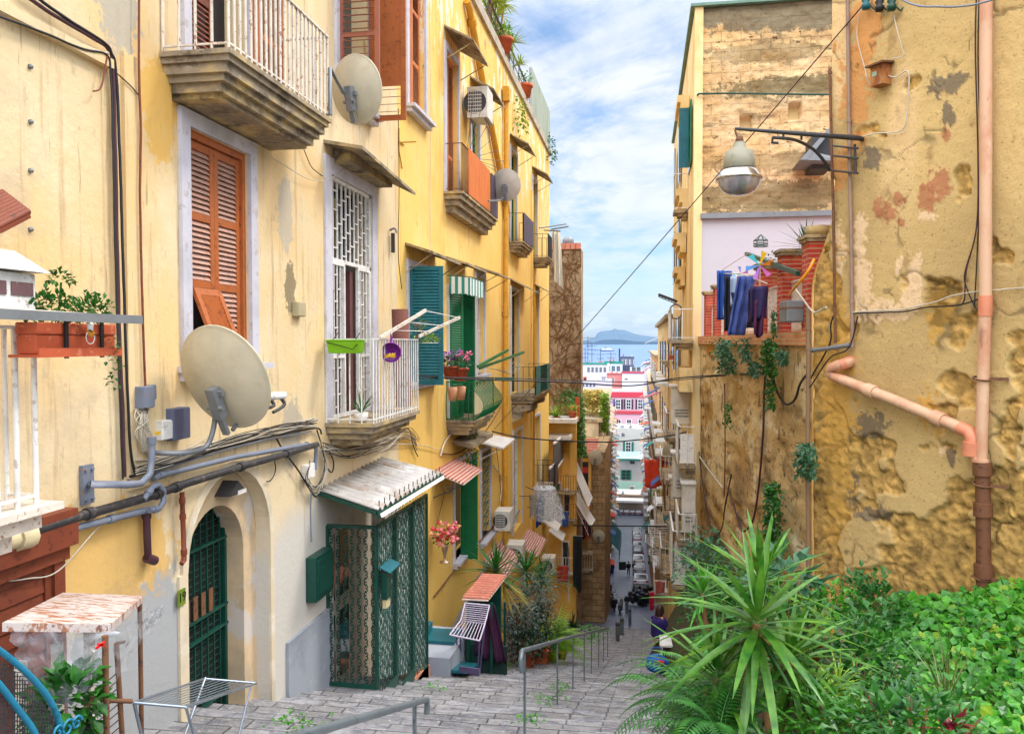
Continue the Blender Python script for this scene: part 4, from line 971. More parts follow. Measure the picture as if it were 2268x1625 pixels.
ny = V((0, 1, 0)); nx_ = V((1, 0, 0))
o = V((XL + .02, yn, zb0)); wd = x0 - XL - .02
def panel(o, a, w, zb, zt0_, zt1_, s, r, kick0, kick1=None):
    kick1 = kick0 if kick1 is None else kick1
    mb = MB(); frame(mb, o, a, w, zb, zt0_, zt1_); pn_ = mb.build('panel_frame', M['dgreen'], cg)
    mb = MB(); scrolls(mb, V((o.x, o.y, max(kick0, kick1))), a, w, min(zt0_, zt1_) - max(kick0, kick1), s, r); mb.build('scroll_lattice', M['dgreen'], pn_)
    mb = MB(); b0 = V((o.x, o.y, zb)); mb.prism([b0, b0 + a * w + UP * 0, V((0, 0, kick1)) + V((b0.x, b0.y, 0)) + a * w, V((b0.x, b0.y, kick0))], a.cross(UP) * .03); mb.build('kick_plate', M['dgreen'], pn_)
panel(o, nx_, wd, zb0, zt0, zt0, .105, .0115, zb0 + .30)
nn = 3; ws = (yf - yn) / nn
for i in range(nn):
    z_ = zb0 + (zb1 - zb0) * (i + .5) / nn - .15
    panel(V((x0, yn + .03 + i * ws, 0)), ny, ws - .05, z_, zt0 + (zt1 - zt0) * i / nn, zt0 + (zt1 - zt0) * (i + 1) / nn, .095, .0075, z_ + .35)
mb = MB(); scrolls(mb, V((x0, yn + .6, zt0 + .03)), ny, yf - yn - .7, .2, .1, .006); mb.build('cresting', M['dgreen'], cg)
mb = MB(); mb.poly([(x0 - .05, yn + .04, zb0 + .35), (x0 - .05, yf, zb1 + .2), (x0 - .05, yf, zt1), (x0 - .05, yn + .04, zt0)]); 
mb.build('pebbled_glass', layered('pebbled_glass', (120, 156, 152), [('n', (22, 46, 44), 11, .48, .56, (1, 1, 1), .85), ('n', (226, 232, 228), 13, .50, .57, (1, 1, 1), .9)], .3), cg)
ml = V((x0 + .03, yn + .12, onX(835, 1300, x0).z)); t = root('mailbox', 'green letter box with a sloping teal lid on the iron cage', 'mailbox', ml)
mb = MB(); mb.box(ml.x, ml.x + .10, ml.y, ml.y + .22, ml.z - .22, ml.z + .2); mb.build('box', M['dgreen'], t, bevel=.008)
mb = MB(); mb.prism([(ml.x - .01, ml.y - .03, ml.z + .28), (ml.x - .01, ml.y + .5, ml.z + .28), (ml.x + .16, ml.y + .5, ml.z + .2), (ml.x + .16, ml.y - .03, ml.z + .2)], UP * .012); mb.build('lid', M['teal'], t)
mb = MB(); mb.box(ml.x + .02, ml.x + .08, ml.y + .02, ml.y + .2, ml.z - .36, ml.z - .225); mb.build('tag', paint('cream_label', (214, 196, 150), .5), t)
bw_ = onX(858, 1118, -3.9); t = root('hanging_bowl', 'bright green bowl hanging under the canopy edge', 'bowl', bw_); mb = MB(); mb.lathe(bw_, UP, [(0, -.06), (.05, -.055), (.09, -.02), (.11, .02), (.1, .02), (.08, -.01), (0, -.04)], 14); mb.build('bowl', paint('lime_plastic', (60, 170, 50), .3), t); mb = MB(); [mb.tube([bw_ + V((.1 * math.cos(k * 2.1), .1 * math.sin(k * 2.1), .02)), bw_ + V((0, 0, .2))], .003, 4) for k in range(3)]; mb.build('cord', M['cablew'], t)
# terracotta ramp and white slabs right of the cage
q0, q1 = onX(890, 1560, x0 + .05), onX(950, 1500, x0 + .05)
mb = MB(); mb.prism([(x0 + .03, yf - .95, G(yf - .9) - .5), (x0 + .03, yf + .1, G(yf) - .5), (x0 + .03, yf + .1, onX(950, 1470, x0).z), (x0 + .03, yf - .95, G(yf - .95) + .02)], V((-.8, 0, 0))); mb.build('ramp_wall', layered('pink_render', (196, 132, 104), [('n', (170, 110, 86), 2, .5, .65, (1, 1, 1), .6)], .9), loc=(x0, yf, G(yf)), tg=('small sloping terracotta pink wall at the foot of the iron cage', 'wall'))
wst = layered('white_step', (156, 162, 174), [('n', (150, 158, 172), 3, .5, .65, (1, 1, 1), .7)], .7)
c = onG(985, 1500); mb = MB(); mb.box(-4.75, -3.62, yf + .25, yf + 1.9, G(yf) - 1.4, G(yf) + .25); mb.build('side_step', wst, loc=(-4.2, yf + .3, G(yf)), tg=('pale painted block step between the cage and the tiled shelter', 'step'))
mb = MB(); mb.box(-4.5, -3.7, yf + .9, yf + 1.6, G(yf) + .255, G(yf) + .32); mb.box(-4.45, -4.3, yf + 1.0, yf + 1.5, G(yf) + .32, G(yf) + .5); t = mb.build('bench_seat', M['teal'], loc=(-4.1, yf + 1.2, G(yf) + .25), tg=('teal painted plank lying on the pale block step', 'bench'))
c = onG(970, 1520); mb = MB(); mb.bar((-3.55, yf + .3, G(yf) - .02), (-3.5, yf + 1.2, G(yf + 1) + .12), .5, .05); mb.build('wood_plank', M['teal'], loc=c, tg=('teal board leaning by the foot of the iron cage', 'board'))
# handrails
def handrail(name, posts, label, top=.95, ext0=.0, ext1=.0):
    t = root(name, label, 'handrail', posts[0])
    for p in posts:
        mb = MB(); mb.bar(p - UP * .1, p + UP * top, .05, .02, up=nx_); mb.build('post', M['steel'], t)
    tp = [p + UP * (top + .03) for p in posts]; d0 = (tp[0] - tp[1]).normalized(); d1 = (tp[-1] - tp[-2]).normalized()
    pts = ([tp[0] + d0 * ext0 - UP * .22, tp[0] + d0 * ext0 - UP * .08 + d0 * .06, tp[0] + d0 * (ext0 - .02) + UP * .0] if ext0 else []) + tp + ([tp[-1] + d1 * (ext1 - .02), tp[-1] + d1 * (ext1 + .06) - UP * .09, tp[-1] + d1 * ext1 - UP * .24] if ext1 else [])
    mb = MB(); mb.tube(pts, .026, 10); mb.build('rail', M['steel'], t); return t
pp = [onG(1162, 1628), onG(1234.5, 1556.6), onG(1269, 1523), onG(1294, 1504), onG(1310, 1488), onG(1326, 1473), onG(1336.6, 1463), onG(1345.7, 1454)]
handrail('handrail', pp, 'long grey steel handrail with flat posts running down the middle of the steps', .90, ext0=.22)
e = at(945, 1548, 6.6); s_ = at(665, 1628, 3.6)
t = root('handrail', 'short grey steel handrail ending in a curl at the bottom of the photo', 'handrail', (e.x, e.y, G(e.y)))
mb = MB(); s2 = s_ + (s_ - e) * .5; d = (e - s_).normalized(); mb.tube([s2, s_, e - d * .06, e, e + d * .02 - UP * .05, e + d * .0 - UP * .13], .026, 10); mb.build('rail', M['steel'], t)
pq = at(918, 1562, 6.35); mb = MB(); mb.bar((pq.x, pq.y, G(pq.y) - .1), pq, .05, .022, up=nx_); mb.build('post', M['steel'], t)
# ================================================================ long yellow house
yel = layered('yellow_plaster', (228, 188, 102), [('n', (232, 200, 130), .45, .42, .68, (1, 1, 1), .75), ('n', (216, 166, 74), .35, .5, .7, (1, 1, 1), .5), ('n', (192, 146, 76), 2.0, .54, .72, (1, 3, .2), .65), ('n', (150, 118, 70), 4.5, .62, .70, (1, 2.5, .16), .5),
    ('nz', (226, 214, 190), 1.5, .535, .56, (1, 1.3, .5), .95, 6.0, 1.4), ('nz', (186, 130, 84), 2.6, .60, .64, (1, 1.5, .5), .8, 6.2, 1.5), ('n', (150, 112, 60), 3.5, .66, .70, (1, 1, .8), .7), ('z', (224, 184, 88), -2.6, .6, 2.2, .55), ('z', (150, 120, 60), -12, 2.5, 1.5, .5)], .9, ((14, .2), (60, .2)))
YE = Yw(1216)
b2 = root('yellow_house', 'long yellow house with rows of shutters and balconies and a planted roof', 'house', P(0, 28, G(28)))
ZR = 9.55
def H(u0, u1, vb, vt, ub=None, ut=None): return (Yw(u0), Yw(u1), Zw(ub or u0, vb), Zw(ut or u0, vt))
w1 = (Yw(905), Yw(941), Zw(905, 236), 8.2)
zb2 = Zw(983, 424); w2 = (Yw(987), Yw(1013), zb2, Zw(988, 112))
w3 = (Yw(1043), Yw(1060), zb2, Zw(1043, 215))
zb4 = Zw(1128, 534); w4_ = (Yw(1130), Yw(1143), zb4, Zw(1130, 330)); zb5 = Zw(1178, 569); w5 = (Yw(1179), Yw(1188), zb5, Zw(1179, 395))
m1 = (Yw(904), Yw(958), Zw(978, 846, .72), Zw(978, 588, .72))
zm2 = Zw(987, 930); m2 = (Yw(992), Yw(1021), zm2, Zw(992, 640)); m2b = (Yw(1054), Yw(1071), Zw(1054, 830), Zw(1054, 612))
zm3 = Zw(1132, 873); m3 = (Yw(1131), Yw(1148), zm3, Zw(1131, 640)); m4 = (Yw(1179), Yw(1192), zm3, Zw(1179, 642))
l1 = (Yw(1136), Yw(1155), Zw(1136, 1185), Zw(1136, 960)); l2 = (Yw(1183), Yw(1195), Zw(1183, 1120), Zw(1183, 925))
g1 = (Yw(1004), Yw(1040), Zw(1004, 1245), Zw(1004, 1030)); g2 = (Yw(1064), Yw(1084), Zw(1064, 1200), Zw(1064, 1005))
g0 = (Yw(955), Yw(975), G(17) - .1, Zw(955, 1085))
hs = [w1, w2, w3, w4_, w5, m1, m2, m2b, m3, m4, l1, l2, g1, g2]
mb = MB(); X0 = XL
sheet_wall(mb, XL, YB + .001, YE, -18, ZR, hs, .3)
mb.poly([(XL, YE, -18), (XL - 6, YE, -18), (XL - 6, YE, ZR), (XL, YE, ZR)]); mb.poly([(XL, YB, 6), (XL, YB, ZR), (XL - 6, YB, ZR), (XL - 6, YB, 6)])
mb.box(XL - 6, XL - .45, YB + .02, YE - .01, -18, ZR - .1); mb.box(XL - .45, XL - .01, YB + .02, YE - .01, ZR - .15, ZR - .02)
for u in (1177,): mb.box(XL, XL + .06, Yw(u) - .25, Yw(u) + .25, -18, ZR - 3)
mb.build('wall', yel, b2)
mb = MB(); mb.box(XL - .3, XL + .10, YB + 2, YE, ZR, ZR + .22); mb.box(XL - .2, XL + .04, YB + 2, YE, ZR + .22, ZR + .45); mb.build('parapet', layered('grey_cornice', (176, 164, 146), [('n', (120, 108, 92), 1.6, .48, .66, (1, 1, 1), .7)], .9), b2)
def shut(h, mname, leaves=2, frame='marble', **kw): return part_of(b2, 'window', h, mname, frame, leaves, **kw)
def glazed(h, m='white', wd=.12, bars=(2, 5), sill=False, pane='glass'):
    w = marble_frame(b2, h, wd=wd, sill=sill); a, b, c, d = h
    mb = MB(); mb.poly([P(-.24, a, c), P(-.24, b, c), P(-.24, b, d), P(-.24, a, d)]); mb.build('pane', M[pane], w)
    mb = MB()
    for y in (a + .05, (a + b) / 2, b - .05): mb.bar(P(-.2, y, c), P(-.2, y, d), .09)
    for i in range(bars[1] + 1): z = c + (d - c) * i / bars[1]; mb.bar(P(-.2, a, z), P(-.2, b, z), .055)
    mb.build('sash', M[m], w); return w
def hood(y0, y1, z, out=.6, drop=.28, m='concrete', th=.05, braces=True):
    mb = MB(); mb.prism([P(.0, y0, z), P(.0, y1, z), P(out, y1 + .1, z - drop), P(out, y0 - .1, z - drop)], UP * th)
    if braces:
        for y in (y0 + .05, y1 - .05): mb.bar(P(.02, y, z - drop - .35), P(out * .9, y, z - drop), .02)
    return mb.build('window_hood', M[m], b2)
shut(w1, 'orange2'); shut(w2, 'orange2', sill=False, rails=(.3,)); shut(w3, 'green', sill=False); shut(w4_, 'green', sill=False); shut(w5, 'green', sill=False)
for h_, out in ((w2, .75), (w3, .7), (w4_, .7), (w5, .7)): hood(h_[0] - .1, h_[1] + .35, h_[3] + .5, out, .42)
hood(m1[0] - .2, m1[1] + .25, m1[3] + .42, .6, .2); hood(m2[0] - .2, m2[1] + .5, m2[3] + .75, .6, .2); hood(m2b[0] - .3, m2b[1] + .35, m2b[3] + .25, .75, .25); hood(m3[0] - .1, m3[1] + 1.6, m3[3] + .35, .55, .3); hood(m4[0] - .1, m4[1] + .6, m4[3] + .3, .5, .3)
def bal(u_w, v_w, u_o, u_f, h, name='railing', m='dgrey', pitch=.13, screen=None, steps=((.05, 0), (.10, .05), (.10, .12), (.12, .2)), corbel=False, dx=None, rail=True):
    y0 = Yw(u_w); z = Zw(u_w, v_w); x = at(u_o, v_w, y0).x; y1 = onX(u_f, v_w, x).y
    mb = MB(); slab(mb, y0, y1, z, x - XL, steps=steps); b = mb.build('balcony', M['concrete'], b2)
    if corbel:
        for y in (y0 + .15, y1 - .45):
            pts = [P(0, y, z - .36), P((x - XL) * .8, y, z - .36), P((x - XL) * .75, y, z - .55), P((x - XL) * .45, y, z - .62), P((x - XL) * .4, y, z - .85), P(.12, y, z - 1.0), P(0, y, z - 1.05)]
            mb = MB(); mb.prism(pts, V((0, .3, 0))); mb.build('corbel', M['concrete'], b)
    if rail:
        mb = MB(); xi = x - .04
        railing(mb, (XL, y0 + .04, z), (xi, y0 + .04, z), h, pitch * 1.6, .011, .016); railing(mb, (xi, y0 + .04, z), (xi, y1 - .04, z), h, pitch, .011, .016); railing(mb, (XL, y1 - .04, z), (xi, y1 - .04, z), h, pitch * 1.6, .011, .016)
        mb.build(name, M[m], b)
    if screen:
        for f0, f1, sm in screen:
            mb = MB(); ya, yb = y0 + (y1 - y0) * f0, y0 + (y1 - y0) * f1; n = max(6, int((yb - ya) / .035))
            vs = []
            mb.grid(lambda s, t: (x + .01 + .012 * math.sin(s * n * 6.283), ya + (yb - ya) * s, z + .02 + h * t), n * 2, 1, sm=False); mb.build('screen', M[sm], b, solid=.01)
    return b, y0, y1, z, x
M['reed'] = layered('reed_screen', (206, 116, 58), [('n', (168, 84, 40), 14, .45, .6, (1, 3, .1), .8), ('n', (226, 150, 90), 10, .55, .7, (1, 3, .1), .6)], .8)
M['plumscreen'] = paint('plum_screen', (78, 64, 82), .6)
M['tealscreen'] = paint('teal_screen', (40, 116, 112), .6, (90, 150, 140), amt=.3)
B_a, ya_, yb_, zba, xba = bal(983, 424, 1026, 1103, 1.15, m='rust', screen=((.12, .72, 'reed'), (.76, .99, 'plumscreen')), steps=((.06, 0), (.12, .06), (.14, .15), (.16, .26)))
bal(1127, 534, 1160, 1181, 1.0, screen=((.0, 1, 'plumscreen'),)); B_c, yc_, yd_, zc_, xc_ = bal(1178, 569, 1215, 1224, 1.0)
B_m3 = bal(1132, 875, 1187, 1219, 1.05, m='dgreen', screen=((.0, .28, 'tealscreen'), (.72, .95, 'tealscreen')), corbel=True, steps=((.06, 0), (.12, .06), (.12, .14)))
bal(1181, 1078, 1228, 1236, 1.0, m='dgrey', screen=((.2, 1, 'plumscreen'),))
# teal shutter thrown open
fr = marble_frame(b2, m1, wd=.14); a, b, c, d = m1
mb = MB(); mb.poly([P(-.28, a, c), P(-.28, b, c), P(-.28, b, d), P(-.28, a, d)]); mb.build('pane', M['glass'], fr)
mb = MB(); leaf_shutter(mb, P(.03, a - .02, c - .06), (1, 0, 0), .72, d - c + .05, (0, -1, 0), rails=(), fr=.085, pitch=.062, tilt=.5); mb.build('shutter_leaf', M['teal'], fr)
# green french door, leaves open, bellied green balcony
fr = marble_frame(b2, m2, wd=.12, sill=False, nm='balcony_door'); a, b, c, d = m2
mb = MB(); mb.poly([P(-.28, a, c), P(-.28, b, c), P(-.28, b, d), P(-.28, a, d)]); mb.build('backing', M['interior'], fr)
xo = at(1052, 700, b).x
mb = MB(); leaf_shutter(mb, P(.03, b, c + .02), (1, 0, 0), xo - XL - .03, d - c, (0, -1, 0), rails=(.42,), fr=.08, pitch=.06, tilt=.5); mb.build('shutter_leaf', M['green'], fr)
mb = MB(); leaf_shutter(mb, P(.03, a, c + .02), (.5, .86, 0), .5, d - c, (.86, -.5, 0), rails=(.42,), fr=.08, pitch=.06); mb.build('shutter_leaf', M['green'], fr)
part_of(b2, 'window', m2b, 'whiterust', 'marble', 2, rails=(.45,))
B_g, yg0, yg1, zg, xg_ = bal(987, 931, 1053, 1097, .9, rail=False)
mb = MB(); xi = xg_ - .05; y = yg0 + .03
def belly(p, out, h, n=8): return [p + V(out) * (.28 * math.sin(min(1, i / n * 1.25) * math.pi) * (1 - i / n * .2)) + UP * h * i / n for i in range(n + 1)]
for i in range(16):
    p = V((xi, y + (yg1 - .06 - y) * i / 15, zg)); mb.tube(belly(p, (1, 0, 0), .95), .012, 5)
for i in range(5):
    p = V((XL + (xi - XL) * i / 5 + .02, y, zg)); mb.tube(belly(p, (0, -.3, 0), .95), .012, 5)
for z_ in (.03, .95): mb.bar((xi, y, zg + z_), (xi, yg1 - .06, zg + z_), .03); mb.bar((XL, y, zg + z_), (xi, y, zg + z_), .03)
mb.bar((xi, y, zg), (xi, y, zg + .95), .04); mb.bar((xi, yg1 - .06, zg), (xi, yg1 - .06, zg + .95), .03); mb.build('railing', M['green'], B_g)
cur = layered('cream_cloth', (206, 190, 150), [('n', (176, 158, 120), 6, .5, .7, (1, 4, .3), .7)], .8)
mb = MB(); mb.grid(lambda s, t: (xi - .03 + .02 * math.sin(s * 40), y + .1 + (yg1 - y - .3) * s, zg + .12 + .8 * t), 60, 2); mb.build('privacy_cloth', cur, B_g)
# striped valance on a rod
yv0, yv1 = Yw(988), Yw(1022); zv = Zw(990, 612); va = root('valance', 'small white and green striped valance over the green balcony door', 'awning', P(.5, yv0, zv))
xv = XL + .62
va_m, vnt, vb_ = newmat('valance_stripes'); pos = N(vnt, 'ShaderNodeSeparateXYZ', {0: N(vnt, 'ShaderNodeNewGeometry').outputs['Position']})
st_ = mathn(vnt, 'GREATER_THAN', mathn(vnt, 'SINE', mathn(vnt, 'MULTIPLY', mathn(vnt, 'ADD', pos.outputs[1], pos.outputs[0]), 38)), .1); vnt.links.new(mixc(vnt, st_, lin((214, 220, 214)), lin((40, 128, 116))), vb_.inputs[0])
mb = MB(); mb.grid(lambda s, t: (XL + .1 + (xv - XL - .1) * min(1, s * 3) + .02 * math.sin(s * 50), yv0 + (0 if s < .34 else (s - .34) / .66) * (yv1 - yv0), zv - t * (.42 + .02 * math.sin(s * 70)) - .05 * min(1, s * 3)), 90, 5); mb.build('cloth', va_m, va)
mb = MB(); mb.tube([P(0, yv0, zv + .02), (xv, yv0, zv - .03), (xv, yv1, zv - .03), P(0, yv1, zv + .02)], .012, 6); mb.build('rod', M['dgreen'], va)
# white windows lower
for h_ in (m3, m4): glazed(h_, 'dgrey' if h_ is m3 else 'white', bars=(2, 7), pane='glass' if h_ is m3 else 'curtain')
glazed(l1, 'white', bars=(2, 3), pane='curtain'); glazed(l2, 'white', bars=(2, 3), pane='curtain')
# street floor: green shutters and barred window
fr = marble_frame(b2, g1, wd=.12); a, b, c, d = g1
mb = MB(); mb.poly([P(-.28, a, c), P(-.28, b, c), P(-.28, b, d), P(-.28, a, d)]); mb.build('pane', M['glass'], fr)
xo = at(1038, 1100, Yw(1018)).x
mb = MB(); leaf_shutter(mb, P(.02, Yw(1018), c - .1), (1, 0, 0), .46, d - c + .1, (0, -1, 0), rails=(.5,), solid=(0, 1)); mb.build('shutter_leaf', M['green'], fr)
mb = MB(); leaf_shutter(mb, P(.05, b + .02, c), (0, 1, 0), .7, d - c, (1, 0, 0), rails=(.5,)); mb.build('shutter_leaf', M['green'], fr)
fr = marble_frame(b2, g2, wd=.14); a, b, c, d = g2
mb = MB(); mb.poly([P(-.28, a, c), P(-.28, b, c), P(-.28, b, d), P(-.28, a, d)]); mb.build('pane', M['glass'], fr)
mb = MB()
for i in range(9): mb.bar(P(-.02, a, c + (d - c) * i / 8), P(-.02, b, c + (d - c) * i / 8), .02)
for k in (-1, 1):
    for i in range(12):
        z0 = c + (d - c) * i / 12; mb.tube([P(-.02, a, z0), P(-.02, b, min(d, z0 + .35))] if k > 0 else [P(-.02, b, z0), P(-.02, a, min(d, z0 + .35))], .01, 4)
mb.build('lattice', M['teal'], fr)
hood(g1[0] - .1, g1[1] + .5, g1[3] + .55, .55, .1, 'concrete', .12, False); hood(g2[0] - .25, g2[1] + .3, g2[3] + .35, .75, .15, 'white', .05)
# tiled hoods
def tiles(parent, u, v, w, d, drop, label, n=10):
    """tile canopy against the yellow wall: its near wall corner at pixel (u, v)"""
    a = L(u, v); t = root('tile_canopy', label, 'canopy', a, 'red tiled canopies along the yellow house')
    mb = MB(); tile_roof(mb, a, V((0, w, 0)), V((d, 0, -drop)), n); mb.build('tiles', M['tile'], t)
    mb = MB()
    for y in (.06, w - .06): mb.bar(a + V((0, y, -drop - .35)), a + V((d * .95, y, -drop - .03)), .025); mb.tube([a + V((d * .45 + .13 * math.cos(k * .7) * (1 - k * .05), y, -drop - .16 + .13 * math.sin(k * .7) * (1 - k * .05))) for k in range(14)], .012, 5)
    mb.build('scroll_bracket', M['dgrey'], t); return t
tiles(b2, 958, 1043, 2.1, .75, .28, 'small red tiled canopy on scroll brackets right of the corrugated canopy', 14)
tiles(b2, 1070, 1240, 2.3, .8, .42, 'red tiled canopy behind the spiky yucca beside the lower wall air conditioner', 16)
tiles(b2, 1147, 1206, 2.8, .8, .45, 'farthest red tiled canopy, above the pair of yuccas', 14)
# ---------------- fixtures on the yellow house
def acL(u, v, w, h, label, d=.0):
    c = L(u, v, d); return ac_unit('air_conditioner', c, w, h, .30, ((0, 1, 0), (1, 0, 0)), label)
acx = V((1, 0, 0)); 
def acF(u, v, x, w, h, dp, label, grille_dark=True):
    """unit hung off the wall, its end facing us: drawn with the fan side towards -Y"""
    y = onX(u, v, x).y; c = V((x, y + .0, onX(u, v, x).z)); return ac_unit('air_conditioner', c + V((0, dp, 0)), w, h, dp, ((1, 0, 0), (0, -1, 0)), label)
acF(1057, 226, XL + .42, .56, .82, .75, 'white air conditioner hung under the sloping hood high on the yellow house')
acF(1112, 1154, XL + .42, .5, .62, .75, 'air conditioner with a dark grille beside the barred ground floor window')
acF(1139, 1232, XL + .45, .58, .80, .8, 'white air conditioner just above the red tiled canopies')
acF(1213, 1253, XL + .45, .6, .75, .8, 'white air conditioner half hidden by the farthest red tiled canopy')
YP = paint('yellow_pipe', (206, 150, 44), .6, (170, 120, 50), amt=.3)
pipe('downpipe', [L(1121, 215, .12), L(1121, 400, .12), L(1120, 560, .12), L(1119, 900, .12), L(1119, 1240, .12)], .085, YP, 'vertical yellow downpipe with a hopper on the yellow house', rings=(.33, .6, .8))
a = L(1121, 205, .14); mb = MB(); mb.prism([a + V((-.1, -.2, .15)), a + V((-.1, .3, .15)), a + V((-.1, .12, -.3)), a + V((-.1, -.1, -.3))], V((.22, 0, 0))); mb.build('rain_hopper', YP, loc=a, tg=('yellow rainwater hopper on top of the vertical downpipe', 'hopper'))
pipe('downpipe', [L(1034, 2, .1), L(1040, 20, .12), L(1065, 160, .12), L(1098, 330, .12), L(1124, 470, .12)], .10, YP, 'slanting yellow pipe running down to the vertical downpipe', rings=(.3, .6, .9))
pipe('downpipe', [L(1184, 620, .1), L(1183, 900, .1), L(1182, 1200, .1)], .05, YP, 'thin yellow pipe on the pilaster at the far end of the yellow house', rings=(.5,))
pipe('conduit', [L(955, 1490, .06), L(1000, 1395, .06), L(1060, 1280, .06), L(1110, 1205, .06), L(1150, 1130, .06)], .04, M['grey'], 'grey conduit climbing along the foot of the yellow house wall', rings=(.2, .5, .8))
pipe('conduit', [L(962, 1320, .04), L(1010, 1258, .05), L(1065, 1195, .05), L(1108, 1150, .05)], .02, M['rust'], 'thin brown conduit sloping below the green shutters', rings=(.3, .6))
for pts, r, m, lb in (([(1000, 960), (985, 980), (975, 1010)], .02, 'cablew', 'pale frayed cable end below the green balcony'), ([(980, 1005), (1020, 1000), (1075, 955), (1110, 900)], .018, 'rust', 'brown cable sweeping under the green balcony'), ([(1098, 985), (1105, 1040), (1112, 1130)], .012, 'rust', 'brown cable hanging beside the white hood'),
    ([(985, 1090), (975, 1130), (962, 1180)], .008, 'rust', 'thin brown wire from the red canopy to the flower vase'), ([(1093, 1030), (1110, 1060), (1108, 1110)], .025, 'cablew', 'white hose above the dark grilled air conditioner'), ([(1258 * .756, 10), (1262 * .756, 300), (1259 * .756, 700)], .006, 'cablew', 'thin white wire down the yellow wall')):
    mb = MB(); mb.tube(wob(pts, .06), r, 6); mb.build('cable', M[m], loc=L(*pts[0]), tg=(lb, 'cable'))
# laundry bars, fan of wires at the reed balcony
t = root('clothes_line', 'fan of thin wires reaching out from the reed screened balcony', 'clothes line', V((xba, ya_, zba + 1.2)))
mb = MB(); pq = V((XL + .1, ya_ + 1.0, zba + 2.4))
for i in range(8): mb.tube([V((xba, ya_ + .5 + i * .25, zba + 1.15)), V((xba + .05, ya_ + .9 + i * .9, zba + 2.5 - .12 * i))], .008, 4)
mb.build('wire', M['dgrey'], t)
t = root('clothes_airer', 'pair of green folding clothes arms over the bellied green balcony', 'drying rack', V((xi, yg1, zg + 1)))
for u0, v0, u1, v1 in ((1058, 812, 1125, 775), (1062, 815, 1160, 780), (1098, 838, 1135, 838)):
    a, b = onX(u0, v0, -4.0), onX(u1, v1, -3.7); mb = MB(); mb.bar(a, b, .05, .07); mb.build('arm', M['green'], t)
mb = MB()
for i in range(5): mb.tube([onX(1070 + i * 6, 812 + i * 1, -4.0), onX(1120 + i * 3, 822 + 2 * i, -3.9), onX(1132 + i * 7, 798 + 2 * i, -3.75)], .006, 4)
mb.build('line', M['cablew'], t)
t = root('clothes_airer', 'white clothes arms raised above the white balcony railing', 'drying rack', V((-4.03, 12.4, .05)))
pa, pb, pc, pd = onX(842, 748, -4.0), onX(943, 687, -3.6), onX(928, 745, -4.0), onX(1018, 703, -3.55)
mb = MB(); mb.bar(pa, pb, .035, .05); mb.build('arm', M['whiterust'], t); mb = MB(); mb.bar(pc, pd, .035, .05); mb.build('arm', M['whiterust'], t)
mb = MB(); [mb.tube([pa.lerp(pb, f), pc.lerp(pd, f)], .008, 5) for f in (.25, .55, .98)]; mb.build('line', M['white'], t)
# white balcony odds and ends
zt_ = .05
t = root('window_box', 'lime green trough hung on the near side of the white balcony railing', 'planter', onX(768, 768, -4.45)); a = onX(733, 768, -4.62); b = onX(808, 768, -4.06); yq = onX(830, 940, -4.0).y - .03
p0, p1 = at(733, 755, yq), at(810, 755, yq); hh = at(733, 782, yq).z
mb = MB(); mb.prism([(p0.x, yq - .2, p0.z), (p1.x, yq - .2, p0.z), (p1.x - .03, yq - .17, hh), (p0.x + .03, yq - .17, hh)], V((0, .17, 0))); mb.box(p0.x - .01, p1.x + .01, yq - .21, yq - .01, p0.z, p0.z + .02); mb.build('trough', paint('lime_green', (116, 176, 24), .35), t, bevel=.008)
mb = MB(); mb.tube([(p0.x + .02, yq - .205, p0.z - .02), (p1.x - .12, yq - .21, hh + .06), (p1.x - .08, yq - .21, hh + .12), (p1.x - .05, yq - .21, p0.z - .05)], .006, 5); mb.tube([(p1.x - .1, yq - .2, p0.z), (p1.x - .1, yq + .03, p0.z + .12)], .008, 5); mb.tube([(p0.x + .1, yq - .2, p0.z), (p0.x + .1, yq + .03, p0.z + .12)], .008, 5); mb.build('hook', M['black'], t)
c = onX(866, 780, -3.93); t = root('peg_basket', 'round purple peg basket hanging from the white clothes arms', 'basket', c)
mb = MB(); ax_ = V((.3, -.9, 0)).normalized(); mb.lathe(c, ax_, [(.15, .10), (.16, .10), (.16, -.06), (.13, -.09), (0, -.09), (0, -.085), (.125, -.085), (.152, -.055), (.15, .10)], 22); mb.build('shell', paint('purple_plastic', (150, 62, 168), .3), t)
mb = MB(); mb.tube([c + UP * .15, c + V((.01, 0, .26))], .02, 6); mb.tube([c + V((.01, 0, .25)), c + V((-.02, 0, .32)), c + V((-.06, 0, .30))], .012, 6); mb.build('hook', paint('purple_plastic2', (140, 54, 160), .3), t)
mb = MB(); [mb.bar(c + V((R.uniform(-.1, .1), -.05 + R.uniform(-.04, .04), -.06 + R.uniform(-.03, .03))), c + V((R.uniform(-.1, .1), -.05, -.05 + R.uniform(-.03, .04))), .018) for _ in range(22)]; mb.build('pegs', paint('yellow_pegs', (214, 170, 50), .5, (210, 120, 120), amt=.4), t)
a = L(870, 720, .25); t = root('rolled_mat', 'rolled up brown mat standing behind the white balcony', 'mat', a - UP * .4)
mb = MB(); mb.tube([V((-4.25, 13.75, -1.15)), V((-4.3, 13.75, onX(870, 683, -4.3).z))], .15, 18); mb.build('roll', layered('brown_weave', (140, 92, 78), [('n', (110, 66, 58), 30, .45, .6, (1, 1, 6), .7)], .85), t)
c = onX(746, 930, -4.3); t = root('potted_plant', 'small strappy plant in a white pot in the corner of the white balcony', 'plant', (c.x, 11.75, -1.22))
mb = MB(); mb.lathe((c.x, 11.75, -1.22), UP, [(0, 0), (.09, 0), (.11, .14), (.1, .14), (0, .13)], 14); mb.build('pot', M['white'], t); mb = MB(); [blade(mb, V((c.x, 11.75, -1.1)), rdir(.5, 1), .5, .03, .9, 5) for _ in range(16)]; mb.build('leaves', G1, t)
